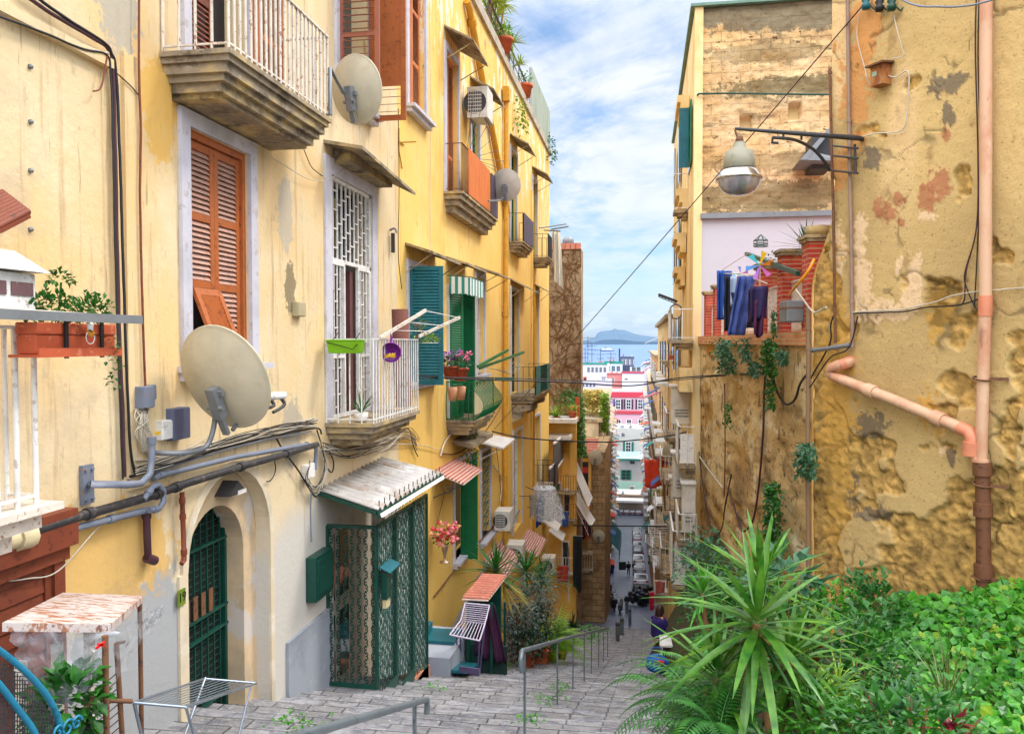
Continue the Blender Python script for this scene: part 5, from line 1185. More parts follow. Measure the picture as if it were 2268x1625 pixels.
c = onX(952, 752, -3.88); t = root('hanging_plant', 'wire tray of yellow green succulents on the far corner of the white balcony', 'plant', c)
mb = MB(); bushy(mb, c, (.16, .26, .09), 160, .05); mb.build('foliage', G4, t); mb = MB(); [mb.tube([c + V((.15 * math.cos(k), .24 * math.sin(k), -.06)) for k in [i * .5 for i in range(14)]], .006, 4)]; mb.bar(c + V((-.15, 0, -.06)), c + V((.15, 0, -.06)), .01); mb.build('tray', M['white'], t)
c = onX(925, 725, -4.1); t = root('twig_plant', 'sparse twigs with yellow leaves rising behind the white clothes arms', 'plant', c - UP * .3)
mb = MB(); [mb.tube(spline([c - UP * .3, c + rdir() * .1, c + rdir(0, 1) * .28], 4), .005, 4) for _ in range(6)]; mb.build('twig', bark, t); mb = MB(); bushy(mb, c, (.15, .25, .25), 34, .06); mb.build('leaves', G4, t)
# geraniums on the green balcony
def gera(u, v, x, n, col, label, nm='geranium_pot'):
    c = onX(u, v, x); t = root(nm, label, 'flower pot', c)
    mb = MB(); mb.lathe(c, UP, [(0, -.18), (.13, -.18), (.18, .08), (.2, .08), (.2, .12), (.17, .12), (0, .08)], 14); mb.build('pot', M['terra'], t)
    mb = MB(); bushy(mb, c + UP * .2, (.24, .26, .16), 130, .08); mb.build('foliage', G3, t)
    mb = MB()
    for _ in range(n):
        q = c + V((R.uniform(-.26, .26), R.uniform(-.28, .28), R.uniform(.24, .46)))
        for k in range(7): leaf(mb, q + rdir() * .02, rdir(-.2, 1), .06, .055)
    mb.build('blossom', paint(nm + '_petal', col, .6), t); return t
gera(1020, 826, -4.15, 22, (226, 120, 156), 'pink geraniums in an orange pot on the green balcony rail')
gera(998, 822, -4.35, 22, (170, 120, 190), 'lilac geraniums in a pot behind the pink ones')
t = root('clay_jars', 'two clay jars hung under the geraniums on the green balcony', 'pot', onX(1004, 862, -4.3)); c = onX(1002, 868, -4.3)
for k in (0, 1): mb = MB(); mb.lathe(c + V((.12 * k, .35 * k, 0)), UP, [(0, -.2), (.08, -.2), (.11, 0), (.12, .1), (.08, .12)], 12); mb.build('jar', paint('pale_clay', (206, 150, 110), .8), t)
def trail(name, c, rx, ry, h, n, ls, label, m=G1):
    mb = MB()
    for i in range(n):
        f = R.random(); p = V(c) + V((R.uniform(-rx, rx), R.uniform(-ry, ry) * (1 - .5 * f), -h * f)); leaf(mb, p, (rdir() + V((.4, -.4, -.3))), ls * R.uniform(.6, 1.3), ls * .8)
    return mb.build(name, m, loc=c, tg=(label, 'plant'))
trail('ivy_trail', onX(1042, 950, -4.5), .2, .35, 1.0, 160, .09, 'ivy trailing below the end of the green balcony')
# ---------------- white laundry sheet and poles at the far end
t = root('laundry_pole', 'bundle of poles poking out beyond the far balconies of the yellow house', 'pole', V((xc_, yd_, zc_ + 1)))
for u0, v0, u1, v1 in ((1195, 505, 1254, 496), (1222, 508, 1258, 502), (1205, 510, 1240, 512)):
    mb = MB(); mb.tube([onX(u0, v0, -3.9), onX(u1, v1, -3.0)], .03, 6); mb.build('rod', M['grey'], t)
t = root('laundry_sheet', 'long white net sheet hung from poles at the far end of the yellow house', 'laundry', onX(1235, 515, -3.2))
shm = layered('net_cloth', (226, 220, 206), [('n', (206, 186, 140), 3, .55, .75, (1, 1, .3), .6)], .8)
mb = MB(); yq = onX(1225, 520, -3.4).y
def sh_(s, t_):
    u0 = 1222 + 6 * t_ * (1 if t_ < .8 else .8); u1 = 1240 + 9 * t_; v = 512 + (640 - 512) * t_ - (18 * (1 - s) * max(0, t_ - .75) * 4 if t_ > .75 else 0)
    p = at(u0 + (u1 - u0) * s, v, yq); return p + V((0, .12 * math.sin(s * 14 + t_ * 3), 0))
mb.grid(sh_, 24, 16); mb.build('cloth', shm, t)
# roof terrace plants
def roofp(u, d=0): y = onX(u, 100, XL).y; return V((XL - .35 - d, y, ZR + .3))
for i, (u, hgt, n, ln, lb) in enumerate(((1092, 2.6, 46, .75, 'tallest tufted dracaena on the roof terrace'), (1099, 1.5, 40, .7, 'lower dracaena tuft on the roof terrace under the tallest'), (1112, 2.0, 42, .7, 'bushy dracaena on the roof terrace in the middle of the row'), (1130, 1.9, 40, .75, 'yellowish dracaena on the roof terrace near the round pot'), (1141, 1.2, 36, .6, 'shortest dracaena of the roof terrace row'))):
    p = roofp(u, R.uniform(-.3, .1)); t = root('roof_dracaena', lb, 'plant', p, 'spiky plants along the roof terrace')
    mb = MB()
    for k in range(3):
        q = p + V((R.uniform(-.25, .45), R.uniform(-.6, .6), hgt * (1 - .3 * k)))
        for j in range(n): d_ = rdir(-.5, 1); blade(mb, q + d_ * .03, d_, ln * R.uniform(.6, 1.0), .07, .5, 4)
    mb.build('leaves', leafmat('dracaena%d' % i, (110, 150, 40), (170, 176, 60)), t)
    mb = MB(); [mb.tube([p - UP * .4, p + V((R.uniform(-.2, .3), R.uniform(-.4, .4), hgt * .9))], .035, 6) for k in range(3)]; mb.build('trunk', bark, t)
for u, lb in ((1117, 'long terracotta trough on the roof edge below the dracaenas'), (1164, 'round terracotta pot at the end of the roof parapet')):
    p = roofp(u, -.3); pot('plant_pot', p + UP * .15, .34, .5, lb, (lambda mb, c: bushy(mb, c + UP * .2, (.35, .4, .3), 90, .12)))
t = root('roof_railing', 'thin dark railing along the roof parapet of the yellow house', 'railing', roofp(1090)); mb = MB(); y0_, y1_ = Yw(1048), onX(1172, 190, XL).y
railing(mb, (XL - .05, y0_, ZR + .45), (XL - .05, y1_, ZR + .45), .75, 1.2, .02, .03, mid=(.4,)); mb.build('bars', M['dgrey'], t)
yf0, yf1 = onX(1176, 195, XL).y, YE - .1
M['ribbed'] = layered('ribbed_fence', (160, 166, 150), [('n', (126, 132, 116), 2, .45, .65, (1, 6, .2), .7)], .6)
t = root('roof_fence', 'pale ribbed panel fence at the far end of the roof', 'fence', (XL, yf0, ZR)); mb = MB(); mb.grid(lambda s, t_: (XL + .02 + .03 * math.sin(s * 190), yf0 + (yf1 - yf0) * s, ZR + .3 + 1.9 * t_), 240, 1, sm=False); mb.build('panel', M['ribbed'], t, solid=.02)
mb = MB(); [mb.bar((XL - .05, yf0 + (yf1 - yf0) * i / 4, ZR), (XL - .05, yf0 + (yf1 - yf0) * i / 4, ZR + 2.2), .06) for i in range(5)]; mb.build('frame', M['grey'], t)
for u, v, lb, mm in ((1147, 340 * .756 + 8, 'weeds growing from the wall below the roof fence', G4), (1217, 340, 'green tuft hanging off the far roof corner of the yellow house', G1)):
    p = onX(u, v, XL + .1); mb = MB(); bushy(mb, p, (.35, .8, .9), 160, .16, down=.6); mb.build('wall_plant', mm, loc=p, tg=(lb, 'plant'))
# roses in a wall vase
c = L(985, 1245, .35); t = root('rose_vase', 'silver wall vase of pink and red roses on the yellow wall', 'vase', c)
mb = MB(); mb.lathe(c, UP, [(0, 0), (.12, 0), (.11, .02), (.03, .05), (.03, .15), (.07, .3), (.09, .42), (.06, .42)], 14); mb.build('vessel', paint('silver_vase', (170, 150, 130), .35, (120, 100, 90), metal=.5), t)
rz = [paint('rose%d' % i, c_, .6) for i, c_ in enumerate(((206, 60, 76), (226, 130, 140), (222, 170, 120)))]
for k in range(3):
    mb = MB()
    for _ in range(17):
        q = c + V((R.uniform(-.25, .3), R.uniform(-.45, .45), R.uniform(.42, .85))); mb.ball(q, .05, 7, 4, (1, 1, .8))
        for j in range(6): leaf(mb, q, rdir(-.3, 1), .075, .06)
    mb.build('blossom', rz[k], t)
mb = MB(); bushy(mb, c + UP * .55, (.25, .35, .2), 90, .09); mb.build('foliage', G1, t)
# ================================================================ beyond the yellow house, left side
tufa = layered('brown_tufa', (172, 142, 102), [('k', (96, 76, 52), .62, .36, .018, (0, 2), .14), ('n', (116, 88, 60), 1.2, .45, .65, (1, 1, 1), .8), ('n', (180, 146, 100), 3, .55, .7, (1, 1, 1), .6), ('n', (84, 70, 54), 5, .6, .72, (1, 1, 1), .6)], .95, ((14, .6),))
def block(name, label, u0, u1, vt, y, depth, m, x0=None, x1=None, zb=None, cat='house', group=None, z=None):
    a, b = at(u0, vt, y), at(u1, vt, y); xa = a.x if x0 is None else x0; xb = b.x if x1 is None else x1; zt = a.z if z is None else z
    zb = G(y + depth) - 2 if zb is None else zb
    t = root(name, label, cat, ((xa + xb) / 2, y, zb), group); mb = MB(); mb.box(xa, xb, y, y + depth, zb, zt); mb.build('wall', m, t); return t, xa, xb, zt
T, xa, xb, zt = block('stone_tower', 'brown stone tower house covered in bare vines beyond the yellow house', 1212, 1287, 553, 46, 1.6, layered('bare_wall', (150, 128, 104), [('n', (114, 90, 66), .8, .45, .62, (1, 1, 1), .8), ('n', (168, 140, 108), 3, .5, .7, (1, 1, 1), .7)], .95, ((12, .6),)), x0=-9)
mb = MB(); n_ = 18
for i in range(n_): mb.box(xb - (i + 1) * .30, xb - (i + 1) * .30 + .27, 45.9, 46.4, zt, zt + .34)
mb.build('cap_bricks', M['tile'], T)
mb = MB()
for i in range(150):
    x = R.uniform(-5.2, xb); z = R.uniform(-5, zt - .3); p = V((x, 45.97, z)); an = R.uniform(.3, 2.8); pts = [p]
    for k in range(9):
        an += R.uniform(-.6, .6); p = p + V((math.cos(an) * .22, R.uniform(-.015, .015), math.sin(an) * .22)); p.x = max(-5.4, min(xb, p.x)); p.z = min(zt, p.z); pts.append(V(p))
    mb.tube(pts, .022, 4, .012, cap=False)
mb.build('bare_vine', bark, T)
mb = MB(); [mb.ball((xb - .8 - .9 * k, 46.6, zt + .5), .35, 8, 5) for k in range(2)]; mb.build('roof_vent', M['grey'], T)
# terraced yellow annex
yel2 = layered('sun_yellow', (224, 172, 84), [('n', (234, 196, 124), .7, .45, .66, (1, 1, 1), .8), ('n', (180, 136, 74), 2.5, .58, .72, (1, 1, .5), .6)], .9, ((20, .2),))
xw = at(1277, 940, 43).x
garment_later = []
T, xa, xb, zt = block('terraced_annex', 'small yellow annex with stacked terraces and white slab roofs beside the yellow house', 1218, 1277, 932, 43, 6, yel2, x0=-9, x1=xw - .35)
for i, (u0, u1, v, th) in enumerate(((1216, 1278, 925, .22), (1214, 1266, 962, .2))):
    a, b = at(u0, v, 42.2), at(u1, v, 42.2); mb = MB(); mb.box(-8, b.x, 41.6, 43.5, a.z - th, a.z); mb.build('slab_roof', M['white'], T)
for u0, u1, v0, v1 in ((1229, 1256, 974, 1003),):
    a, b = at(u0, v0, 42.95), at(u1, v1, 42.95); mb = MB(); mb.box(a.x, b.x, 42.93, 42.99, b.z, a.z); mb.build('niche', paint('deep_ochre', (206, 140, 30), .8), T)
mb = MB(); a = at(1219, 968, 42.3); mb.box(a.x, a.x + .2, 42.2, 42.4, a.z - 1.4, a.z); a = at(1281, 900, 42.9)
mb.box(xw - .36, xw, 42.8, 43.2, G(45), at(1281, 898, 43).z); mb.build('pillar', yel2, T)
mb = MB(); a, b = at(1284, 880, 43.2), at(1284, 932, 43.2); mb.box(xw - .1, xw + .15, 43.1, 43.3, b.z, a.z); mb.build('chimney_pipe', M['terra'], T)
for u0, u1, v0, v1, mm in ((1231, 1240, 1070, 1165, 'green'), (1250, 1262, 1085, 1140, 'glass'), (1247, 1258, 1200, 1262, 'glass'), (1262, 1272, 1212, 1330, 'white')):
    a, b = at(u0, v0, 42.9), at(u1, v1, 42.9); mb = MB(); mb.box(a.x, b.x, 42.9, 42.99, b.z, a.z); mb.c = 1; mb.box(a.x - .08, a.x, 42.86, 42.99, b.z - .08, a.z + .08); mb.box(b.x, b.x + .08, 42.86, 42.99, b.z - .08, a.z + .08); mb.box(a.x, b.x, 42.86, 42.99, a.z, a.z + .08); mb.build('window', [M[mm], M['white']], T)
for v in (1088, 1150, 1268):
    a, b = at(1226, v, 42.4), at(1276, v, 42.4); mb = MB(); mb.box(a.x, b.x, 42.2, 43, a.z - .1, a.z); bb = mb.build('balcony', M['concrete'], T); mb = MB(); railing(mb, (a.x, 42.25, a.z), (b.x, 42.25, a.z), .9, .14, .014); mb.build('railing', M['rust'] if v < 1200 else M['white'], bb)
for u, v, w, h, c, lb in ((1279, 1186, .5, 2.9, (26, 30, 32), 'long black cloth hanging beside the tufa corner house'), (1236, 1128, .5, .9, (206, 206, 214), 'white towel on the railing of the yellow annex'), (1252, 1132, .35, .8, (60, 90, 150), 'blue towel on the railing of the yellow annex'), (1246, 1252, .6, .9, (196, 70, 60), 'red cloth on the lowest railing of the yellow annex')):
    p = at(u, v, 42.1); t = root('hung_cloth', lb, 'laundry', p); garment_later.append((p, w, h, c, t))
# slanting dark balcony screens
for (u0, v0, u1, v1, dv, lb) in ((1227, 984, 1259, 957, 62, 'dark slanting balcony screen with pale rail under the annex terrace'), (1217, 1040, 1228, 1030, 70, 'narrow dark balcony screen at the far end of the yellow house')):
    a, b = onX(u0, v0, -4.25), onX(u1, v1, -4.25); c = onX(u0, v0 + dv, -4.25); t = root('balcony_screen', lb, 'screen', c)
    mb = MB(); mb.prism([a, b, V((b.x, b.y, c.z)), c], V((-.04, 0, 0))); mb.build('sheet', paint('slate_screen', (78, 76, 80), .6), t)
    mb = MB(); mb.bar(a + UP * .05, b + UP * .05, .09); mb.bar(c, V((b.x, b.y, c.z)), .09); mb.build('rail', M['white'], t)
# white slanting blinds
for pts, lb in (([(1262, 1022), (1274, 1012), (1312, 1100), (1303, 1122)], 'upper of two long white blinds hung slantwise over the street'), ([(1247, 1066), (1260, 1056), (1318, 1150), (1308, 1165)], 'lower of two long white blinds hung slantwise over the street')):
    q = [at(pts[0][0], pts[0][1], 43.5), at(pts[1][0], pts[1][1], 44.6), at(pts[2][0], pts[2][1], 44.6), at(pts[3][0], pts[3][1], 43.5)]; t = root('slanted_blind', lb, 'blind', q[3])
    mb = MB(); mb.prism(q, V((-.03, 0, -.02))); mb.build('cloth', layered('blind_white', (228, 224, 220), [('n', (200, 196, 190), 1.5, .5, .7, (1, 1, 1), .5)], .7), t)
    mb = MB(); mb.ob((q[0] + q[1]) / 2 + UP * .12, (.26, 0, 0), (0, .5, 0), (0, 0, .13)); mb.build('roller_box', M['grey'], t)
    mb = MB(); mb.tube([q[0] + V((0, 0, .1)), q[3] - V((.1, 0, .5))], .02, 5); mb.tube([q[2], q[3]], .03, 6); mb.build('arm', M['white'], t)
# tufa house at the corner where the steps meet the street
tb, xa, xb, zt = block('tufa_house', 'brown tufa block house at the left corner where the steps meet the street', 1281, 1340, 1000, 50, 9, tufa, x0=-8)
zc = zt
a, b = at(1277, 989, 49.6), at(1322, 1012, 49.6); rf = tile_roof
mb = MB(); tile_roof(mb, V((a.x, 51.2, a.z + .35)), V((b.x - a.x, 0, 0)), V((0, -1.8, -.85)), 18); mb.build('roof', M['tile'], tb)
a, b = at(1284, 1014, 49.7), at(1307, 1085, 49.7); mb = MB(); mb.box(a.x, b.x + .06, 49.6, 49.98, b.z, a.z); mb.build('window_bay', yel2, tb)
mb = MB(); a1, b1_ = at(1288, 1022, 49.6), at(1303, 1080, 49.6); mb.box(a1.x, b1_.x, 49.57, 49.6, b1_.z, a1.z); bay = mb.build('pane', M['glass'], tb)
mb = MB(); a1, b1_ = at(1288, 1034, 49.55), at(1303, 1047, 49.55); mb.box(a1.x, b1_.x, 49.54, 49.569, b1_.z, a1.z); mb.build('red_blind', paint('red_blind', (190, 60, 52), .6), tb)
for v in (1143, 1225, 1262):
    a, b = at(1268 if v < 1200 else 1284, v, 49.2), at(1308 if v < 1200 else 1312, v, 49.2); mb = MB(); mb.box(a.x, b.x, 49.1, 50, a.z - .12, a.z); bb = mb.build('balcony', M['concrete'], tb)
    if v == 1262: mb = MB(); railing(mb, (a.x, 49.15, a.z), (b.x, 49.15, a.z), 1.0, .16, .014); mb.build('railing', M['white'], bb)
    elif v == 1143: mb = MB(); railing(mb, (a.x, 49.15, a.z), (b.x, 49.15, a.z), .9, .22, .014, mid=(.45,)); mb.build('railing', M['rust'], bb)
a, b = at(1286, 1271, 49.95), at(1311, 1283, 49.95); mb = MB(); mb.box(a.x, b.x, 49.93, 49.999, b.z, a.z); mb.build('plaque', paint('marble_plaque', (206, 186, 150), .6, (150, 128, 98), amt=.3), loc=a, tg=('pale marble plaque set in the tufa corner house', 'plaque'))
# clothes hung at the tufa house
def garment(p, w, h, m, t, nm='cloth', wave=.05, dy=0.0):
    p = V(p); mb = MB(); s0 = R.uniform(0, 6); mb.grid(lambda s, t_: p + V((w * (s - .5) * (1 - .12 * t_), wave * math.sin(s * 9 + s0 + t_ * 2) + dy * s, -h * t_ * (1 - .06 * math.sin(s * 5 + s0)))), 12, 8); return mb.build(nm, m, t, solid=.012)
def cloth(c): return paint('cloth_%d_%d_%d' % c, c, .8)
for p, w, h, c, t in garment_later: garment(p, w, h, cloth(c), t); MB().tube([p + V((-w * .6, 0, 0)), p + V((w * .6, 0, 0))], .012, 5).build('line', M['cablew'], t)
t = root('clothes_line', 'row of magenta, black and orange clothes hung on the tufa house balcony', 'laundry', at(1290, 1150, 49))
for u, w, h, c in ((1278, .3, 1.1, (170, 40, 100)), (1287, .5, 1.25, (28, 28, 36)), (1294, .25, 1.1, (34, 34, 60)), (1299, .16, 1.3, (232, 96, 30)), (1304, .3, 1.0, (60, 30, 50))): garment(at(u, 1150, 49), w, h, cloth(c), t)
mb = MB(); mb.tube([at(1270, 1149, 49), at(1312, 1150, 49)], .02, 5); mb.build('line', M['grey'], t)
for i, (u, v, c, lb) in enumerate(((1268, 1126, (30, 140, 206), 'bright blue canister on the tufa house balcony'), (1284, 1118, (190, 170, 130), 'straw coloured basket pile on the tufa house balcony'), (1298, 1130, (226, 150, 30), 'yellow plastic chair on the tufa house balcony'))):
    p = at(u, v, 49.5); mb = MB()
    if i == 0: mb.lathe(p, UP, [(0, -.3), (.22, -.3), (.24, 0), (.2, .3), (.1, .34), (.1, .42), (0, .42)], 14)
    elif i == 1: [mb.lathe(p + UP * k * .25, UP, [(0, 0), (.3 - .06 * k, 0), (.36 - .06 * k, .2), (.3 - .06 * k, .2)], 14) for k in range(3)]
    else: mb.ob(p + UP * .1, (.24, 0, 0), (0, .24, 0), (0, 0, .03)); mb.ob(p + UP * .4 + V((0, .24, 0)), (.24, 0, 0), (0, .03, 0), (0, 0, .3)); [mb.bar(p + V((sx * .2, sy * .2, -.35)), p + V((sx * .2, sy * .2, .1)), .04) for sx in (-1, 1) for sy in (-1, 1)]
    mb.build(('canister', 'basket_pile', 'plastic_chair')[i], paint('bal_item%d' % i, c, .5), loc=p, tg=(lb, ('canister', 'baskets', 'chair')[i]))
dish('satellite_dish', at(1318, 1014, 49.3), V((.2, .95, .15)), .5, 'beige satellite dish at the right end of the red tiled roof', depth=.1, arm=False, mast=[at(1318, 1025, 49.3), at(1319, 1080, 49.6)])
dish('satellite_dish', at(1326, 1187, 49.2), V((.1, .9, .2)), .42, 'beige satellite dish on the tufa house above the street corner', depth=.1, arm=False, mast=[at(1326, 1195, 49.2), at(1326, 1203, 49.9)])
# wire drying rack wrapped in plastic, with jeans
t = root('wrapped_laundry', 'laundry rack wrapped in clear plastic hung off the yellow house', 'laundry', at(1205, 1090, 27))
yq = 27.0
mb = MB(); q0, q1 = at(1172, 1082, yq), at(1245, 1150, yq)
def wr(s, t_):
    an = s * 2 * math.pi; cx, cz = at(1205, 1082, yq).x, at(1205, 1080, yq).z; r = .42 + .14 * t_ + .07 * math.sin(s * 38 + t_) * t_; return V((cx + r * math.cos(an) + .12 * t_, yq + .55 * math.sin(an), cz - 1.05 * t_ + .08 * nz(s * 6, t_ * 2, 3, 2)))
mb.grid(wr, 36, 12); mb.lathe(at(1205, 1078, yq), UP, [(0, .06), (.3, .04), (.42, -.04)], 20)
mb.grid(lambda s, t_: at(1222 + 25 * s, 1108 + 12 * t_ + 22 * s, yq) + V((0, .1 * math.sin(t_ * 9), .2 * (1 - s) * (1 - t_))), 10, 8)
mb.build('plastic_cover', clearmat('cloudy_plastic', (206, 208, 212), .5), t)
for u, v, w, h, c in ((1193, 1095, .22, 1.1, (40, 60, 130)), (1181, 1095, .25, .7, (150, 146, 130)), (1202, 1098, .3, .85, (90, 96, 92)), (1214, 1100, .35, .8, (196, 184, 160))): garment(at(u, v, yq), w, h, cloth(c), t)
mb = MB()
for a_ in ((1163, 1077, 1180, 1084), (1178, 1083, 1207, 1078), (1194, 1072, 1222, 1073), (1168, 1122, 1188, 1128), (1186, 1130, 1214, 1122), (1150, 1098, 1220, 1100)): mb.tube([at(a_[0], a_[1], yq), at(a_[2], a_[3], yq - .3)], .012, 5)
mb.build('rack_bar', M['dgrey'], t)
for (u, v, lb) in ((1207, 1160, 'white board hood jutting from the yellow house below the wrapped laundry'), (1221, 1182, 'smaller white board hood lower on the yellow house')):
    p = L(u - 6, v - 5, .0); mb = MB(); mb.prism([p, p + V((0, 1.6, 0)), p + V((.75, 1.6, -.5)), p + V((.75, 0, -.5))], UP * .05); mb.build('board_hood', M['white'], loc=p, tg=(lb, 'canopy'))
# ---------------- green masses over the annex
def mass(name, label, c, r3, n, ls, m, down=.0, zb=-.8):
    mb = MB(); bushy(mb, c, r3, n, ls, shell=.35, down=down, zb=zb); return mb.build(name, m, loc=c, tg=(label, 'plant'))
G2b = leafmat('ivy_sunny', (66, 128, 46), (120, 170, 80)); GOLD = leafmat('gold_foliage', (206, 176, 90), (170, 160, 60))
p = at(1262, 884, 44); mass('roof_bush', 'dark green bush on the annex terrace under the stone tower', p, (1.1, .8, .6), 420, .16, G1)
p = at(1281, 940, 44.5); mb = MB()
for i in range(1500):
    f = R.random(); q = at(1277 + 10 * f + R.uniform(-14, 14) * (1 - .25 * f), 880 + 130 * f, 44.3) + V((0, R.uniform(-.5, .5), 0)); leaf(mb, q, (rdir() + V((.2, -.5, -.3))), R.uniform(.1, .22), .14)
mb.build('ivy_curtain', G2b, loc=p, tg=('thick ivy curtain hanging down the right side of the yellow annex', 'plant'))
p = at(1231, 914, 42.5); t = root('agave', 'yellow green spiky agave at the left of the annex terrace', 'plant', p - UP * .3); mb = MB(); [blade(mb, p - UP * .2, rdir(.1, 1), .8, .12, .4, 4) for _ in range(40)]; mb.build('leaves', G4, t); mb = MB(); mb.lathe(p - UP * .55, UP, [(0, 0), (.2, 0), (.26, .34), (0, .34)], 12); mb.build('pot', M['terra'], t)
p = at(1258, 908, 42.5); mass('terrace_plant', 'small leafy plants along the annex terrace edge', p, (.9, .4, .4), 160, .12, G4)
pot('plant_pot', at(1268, 926, 42.4), .22, .36, 'terracotta pot with a bright green plant on the annex terrace', (lambda mb, c: bushy(mb, c + UP * .2, (.22, .22, .22), 70, .1)))
p = at(1318, 905, 62); mb = MB()
for i in range(1100):
    f = R.random(); q = at(1300 + R.uniform(-8, 36), 862 + 70 * f * R.random() + 6, 60 + R.uniform(0, 4)); leaf(mb, q, (rdir() + V((0, -.5, -.2))), R.uniform(.2, .4), .2)
mb.build('gold_bush', GOLD, loc=p, tg=('golden dry creeper spilling over the pale house beyond the annex', 'plant'))
p = at(1343, 900, 60); mb = MB()
for i in range(600):
    f = R.random(); q = at(1338 + R.uniform(-9, 9), 870 + 85 * f, 59 + R.uniform(0, 2)); leaf(mb, q, (rdir() + V((.2, -.5, -.3))), R.uniform(.15, .35), .2)
mb.build('green_creeper', G4, loc=p, tg=('yellow green creeper hanging at the corner of the pale house', 'plant'))
# ---------------- far left row of houses
def facade_windows(parent, x_of, ys, zs, w, h, m, sgn, depth=.06, name='window', rail=False, shut=None, awn=True):
    for y in ys:
        for z in zs:
            x = x_of(y); x2 = x_of(y + w)
            q = [V((x + sgn * depth, y, z)), V((x2 + sgn * depth, y + w, z)), V((x2 + sgn * depth, y + w, z + h)), V((x + sgn * depth, y, z + h))]
            mb = MB(); mb.prism(q, V((-sgn * .04, 0, 0))); wd = mb.build(name, m, parent)
            if awn and R.random() < .4:
                o_ = V((sgn * R.uniform(.7, 1.2), 0, -R.uniform(.3, .7))); cc = R.choice(((206, 70, 50), (40, 130, 120), (220, 214, 200), (226, 150, 50), (60, 90, 150), (190, 120, 130), (230, 230, 230))); a_, b_ = q[3] + UP * .3, q[2] + UP * .3; mb = MB(); mb.prism([a_, b_, b_ + o_, a_ + o_], UP * .05); mb.prism([a_ + o_, b_ + o_, b_ + o_ - UP * .25, a_ + o_ - UP * .25], V((sgn * .03, 0, 0))); mb.build('awning', paint('awn_%d_%d_%d' % cc, cc, .7), parent)
            if shut:
                mb = MB(); d = (q[1] - q[0]).normalized()
                for b in (q[0] - d * w * .5, q[1]): mb.prism([b, b + d * w * .48, b + d * w * .48 + UP * h, b + UP * h], V((sgn * .06, 0, 0)))
                mb.build('shutter', shut, wd)
            if rail:
                mb = MB(); a = V((x + sgn * .7, y - .4, z - .1)); b = V((x2 + sgn * .7, y + w + .4, z - .1)); mb.ob((a + b) / 2 - V((sgn * .35, 0, .07)), (.35, 0, 0), (0, w / 2 + .4, 0), (0, 0, .07)); railing(mb, a, b, 1.0, .3, .02, .03); mb.build('balcony', rail, parent)
def xl(y): return -3.2 - (y - 58) * (4.2 / 162)
rows = [(58.5, 84, 935, (206, 186, 150), 'pale beige house with drainpipes beyond the tufa corner house'), (84, 118, 905, (196, 186, 200), 'lilac grey house along the left of the far street'), (118, 165, 960, (206, 176, 140), 'ochre house along the left of the far street'), (165, 222, 985, (190, 186, 184), 'pale grey house at the far left end of the street')]
for i, (ya, yb, vt, c, lb) in enumerate(rows):
    m = layered('far_left%d' % i, c, [('n', dark(c, .8), .3, .5, .7, (1, 1, .5), .7), ('n', dark(c, .7), 1.0, .56, .7, (1, 3, .3), .6)], .9)
    zt = at(1340, vt, ya).z; t = root('street_house', lb, 'house', (xl(ya) - 4, (ya + yb) / 2, G(yb)), 'houses along the left of the far street')
    mb = MB(); x0, x1 = xl(ya), xl(yb); zb = G(yb) - 2
    mb.prism([(x0 - 9, ya, zb), (x0, ya, zb), (x1, yb - .05, zb), (x1 - 9, yb - .05, zb)], UP * (zt - zb)); mb.build('wall', m, t)
    mb = MB(); mb.prism([(x0 - 9, ya, zt), (x0 + .3, ya - .1, zt), (x1 + .3, yb - .05, zt), (x1 - 9, yb - .05, zt)], UP * .25); mb.build('cornice', M['concrete'], t)
    ys = [ya + 3 + k * 6 for k in range(int((yb - ya - 4) / 6))]; zs = [z for z in (zt - 3.2, zt - 7, zt - 11, zt - 15, zt - 19) if z > G(yb) + 3]
    facade_windows(t, xl, ys, zs, 1.3, 2.1, M['glass'] if i % 2 else M['dgreen'], 1, rail=M['white'] if i in (0, 2) else False)
    mb = MB(); [mb.tube([(xl(y) + .1, y, zt), (xl(y) + .1, y, G(y))], .09, 6) for y in (ya + 1, ya + 9)]; mb.build('downpipe', M['white'] if i == 0 else M['grey'], t)
p = at(1345, 1190, 78); mb = MB(); x = xl(80); z = at(1345, 1172, 80).z; mb.prism([(x, 78, z), (x, 86, z), (x + 1.5, 86, z - 1.6), (x + 1.5, 78, z - 1.6)], UP * .06); mb.prism([(x + 1.5, 78, z - 1.6), (x + 1.5, 86, z - 1.6), (x + 1.5, 86, z - 2.6), (x + 1.5, 78, z - 2.6)], V((.05, 0, 0))); mb.build('shop_awning', M['teal'], loc=p, tg=('teal shop awning on the left of the far street', 'awning'))
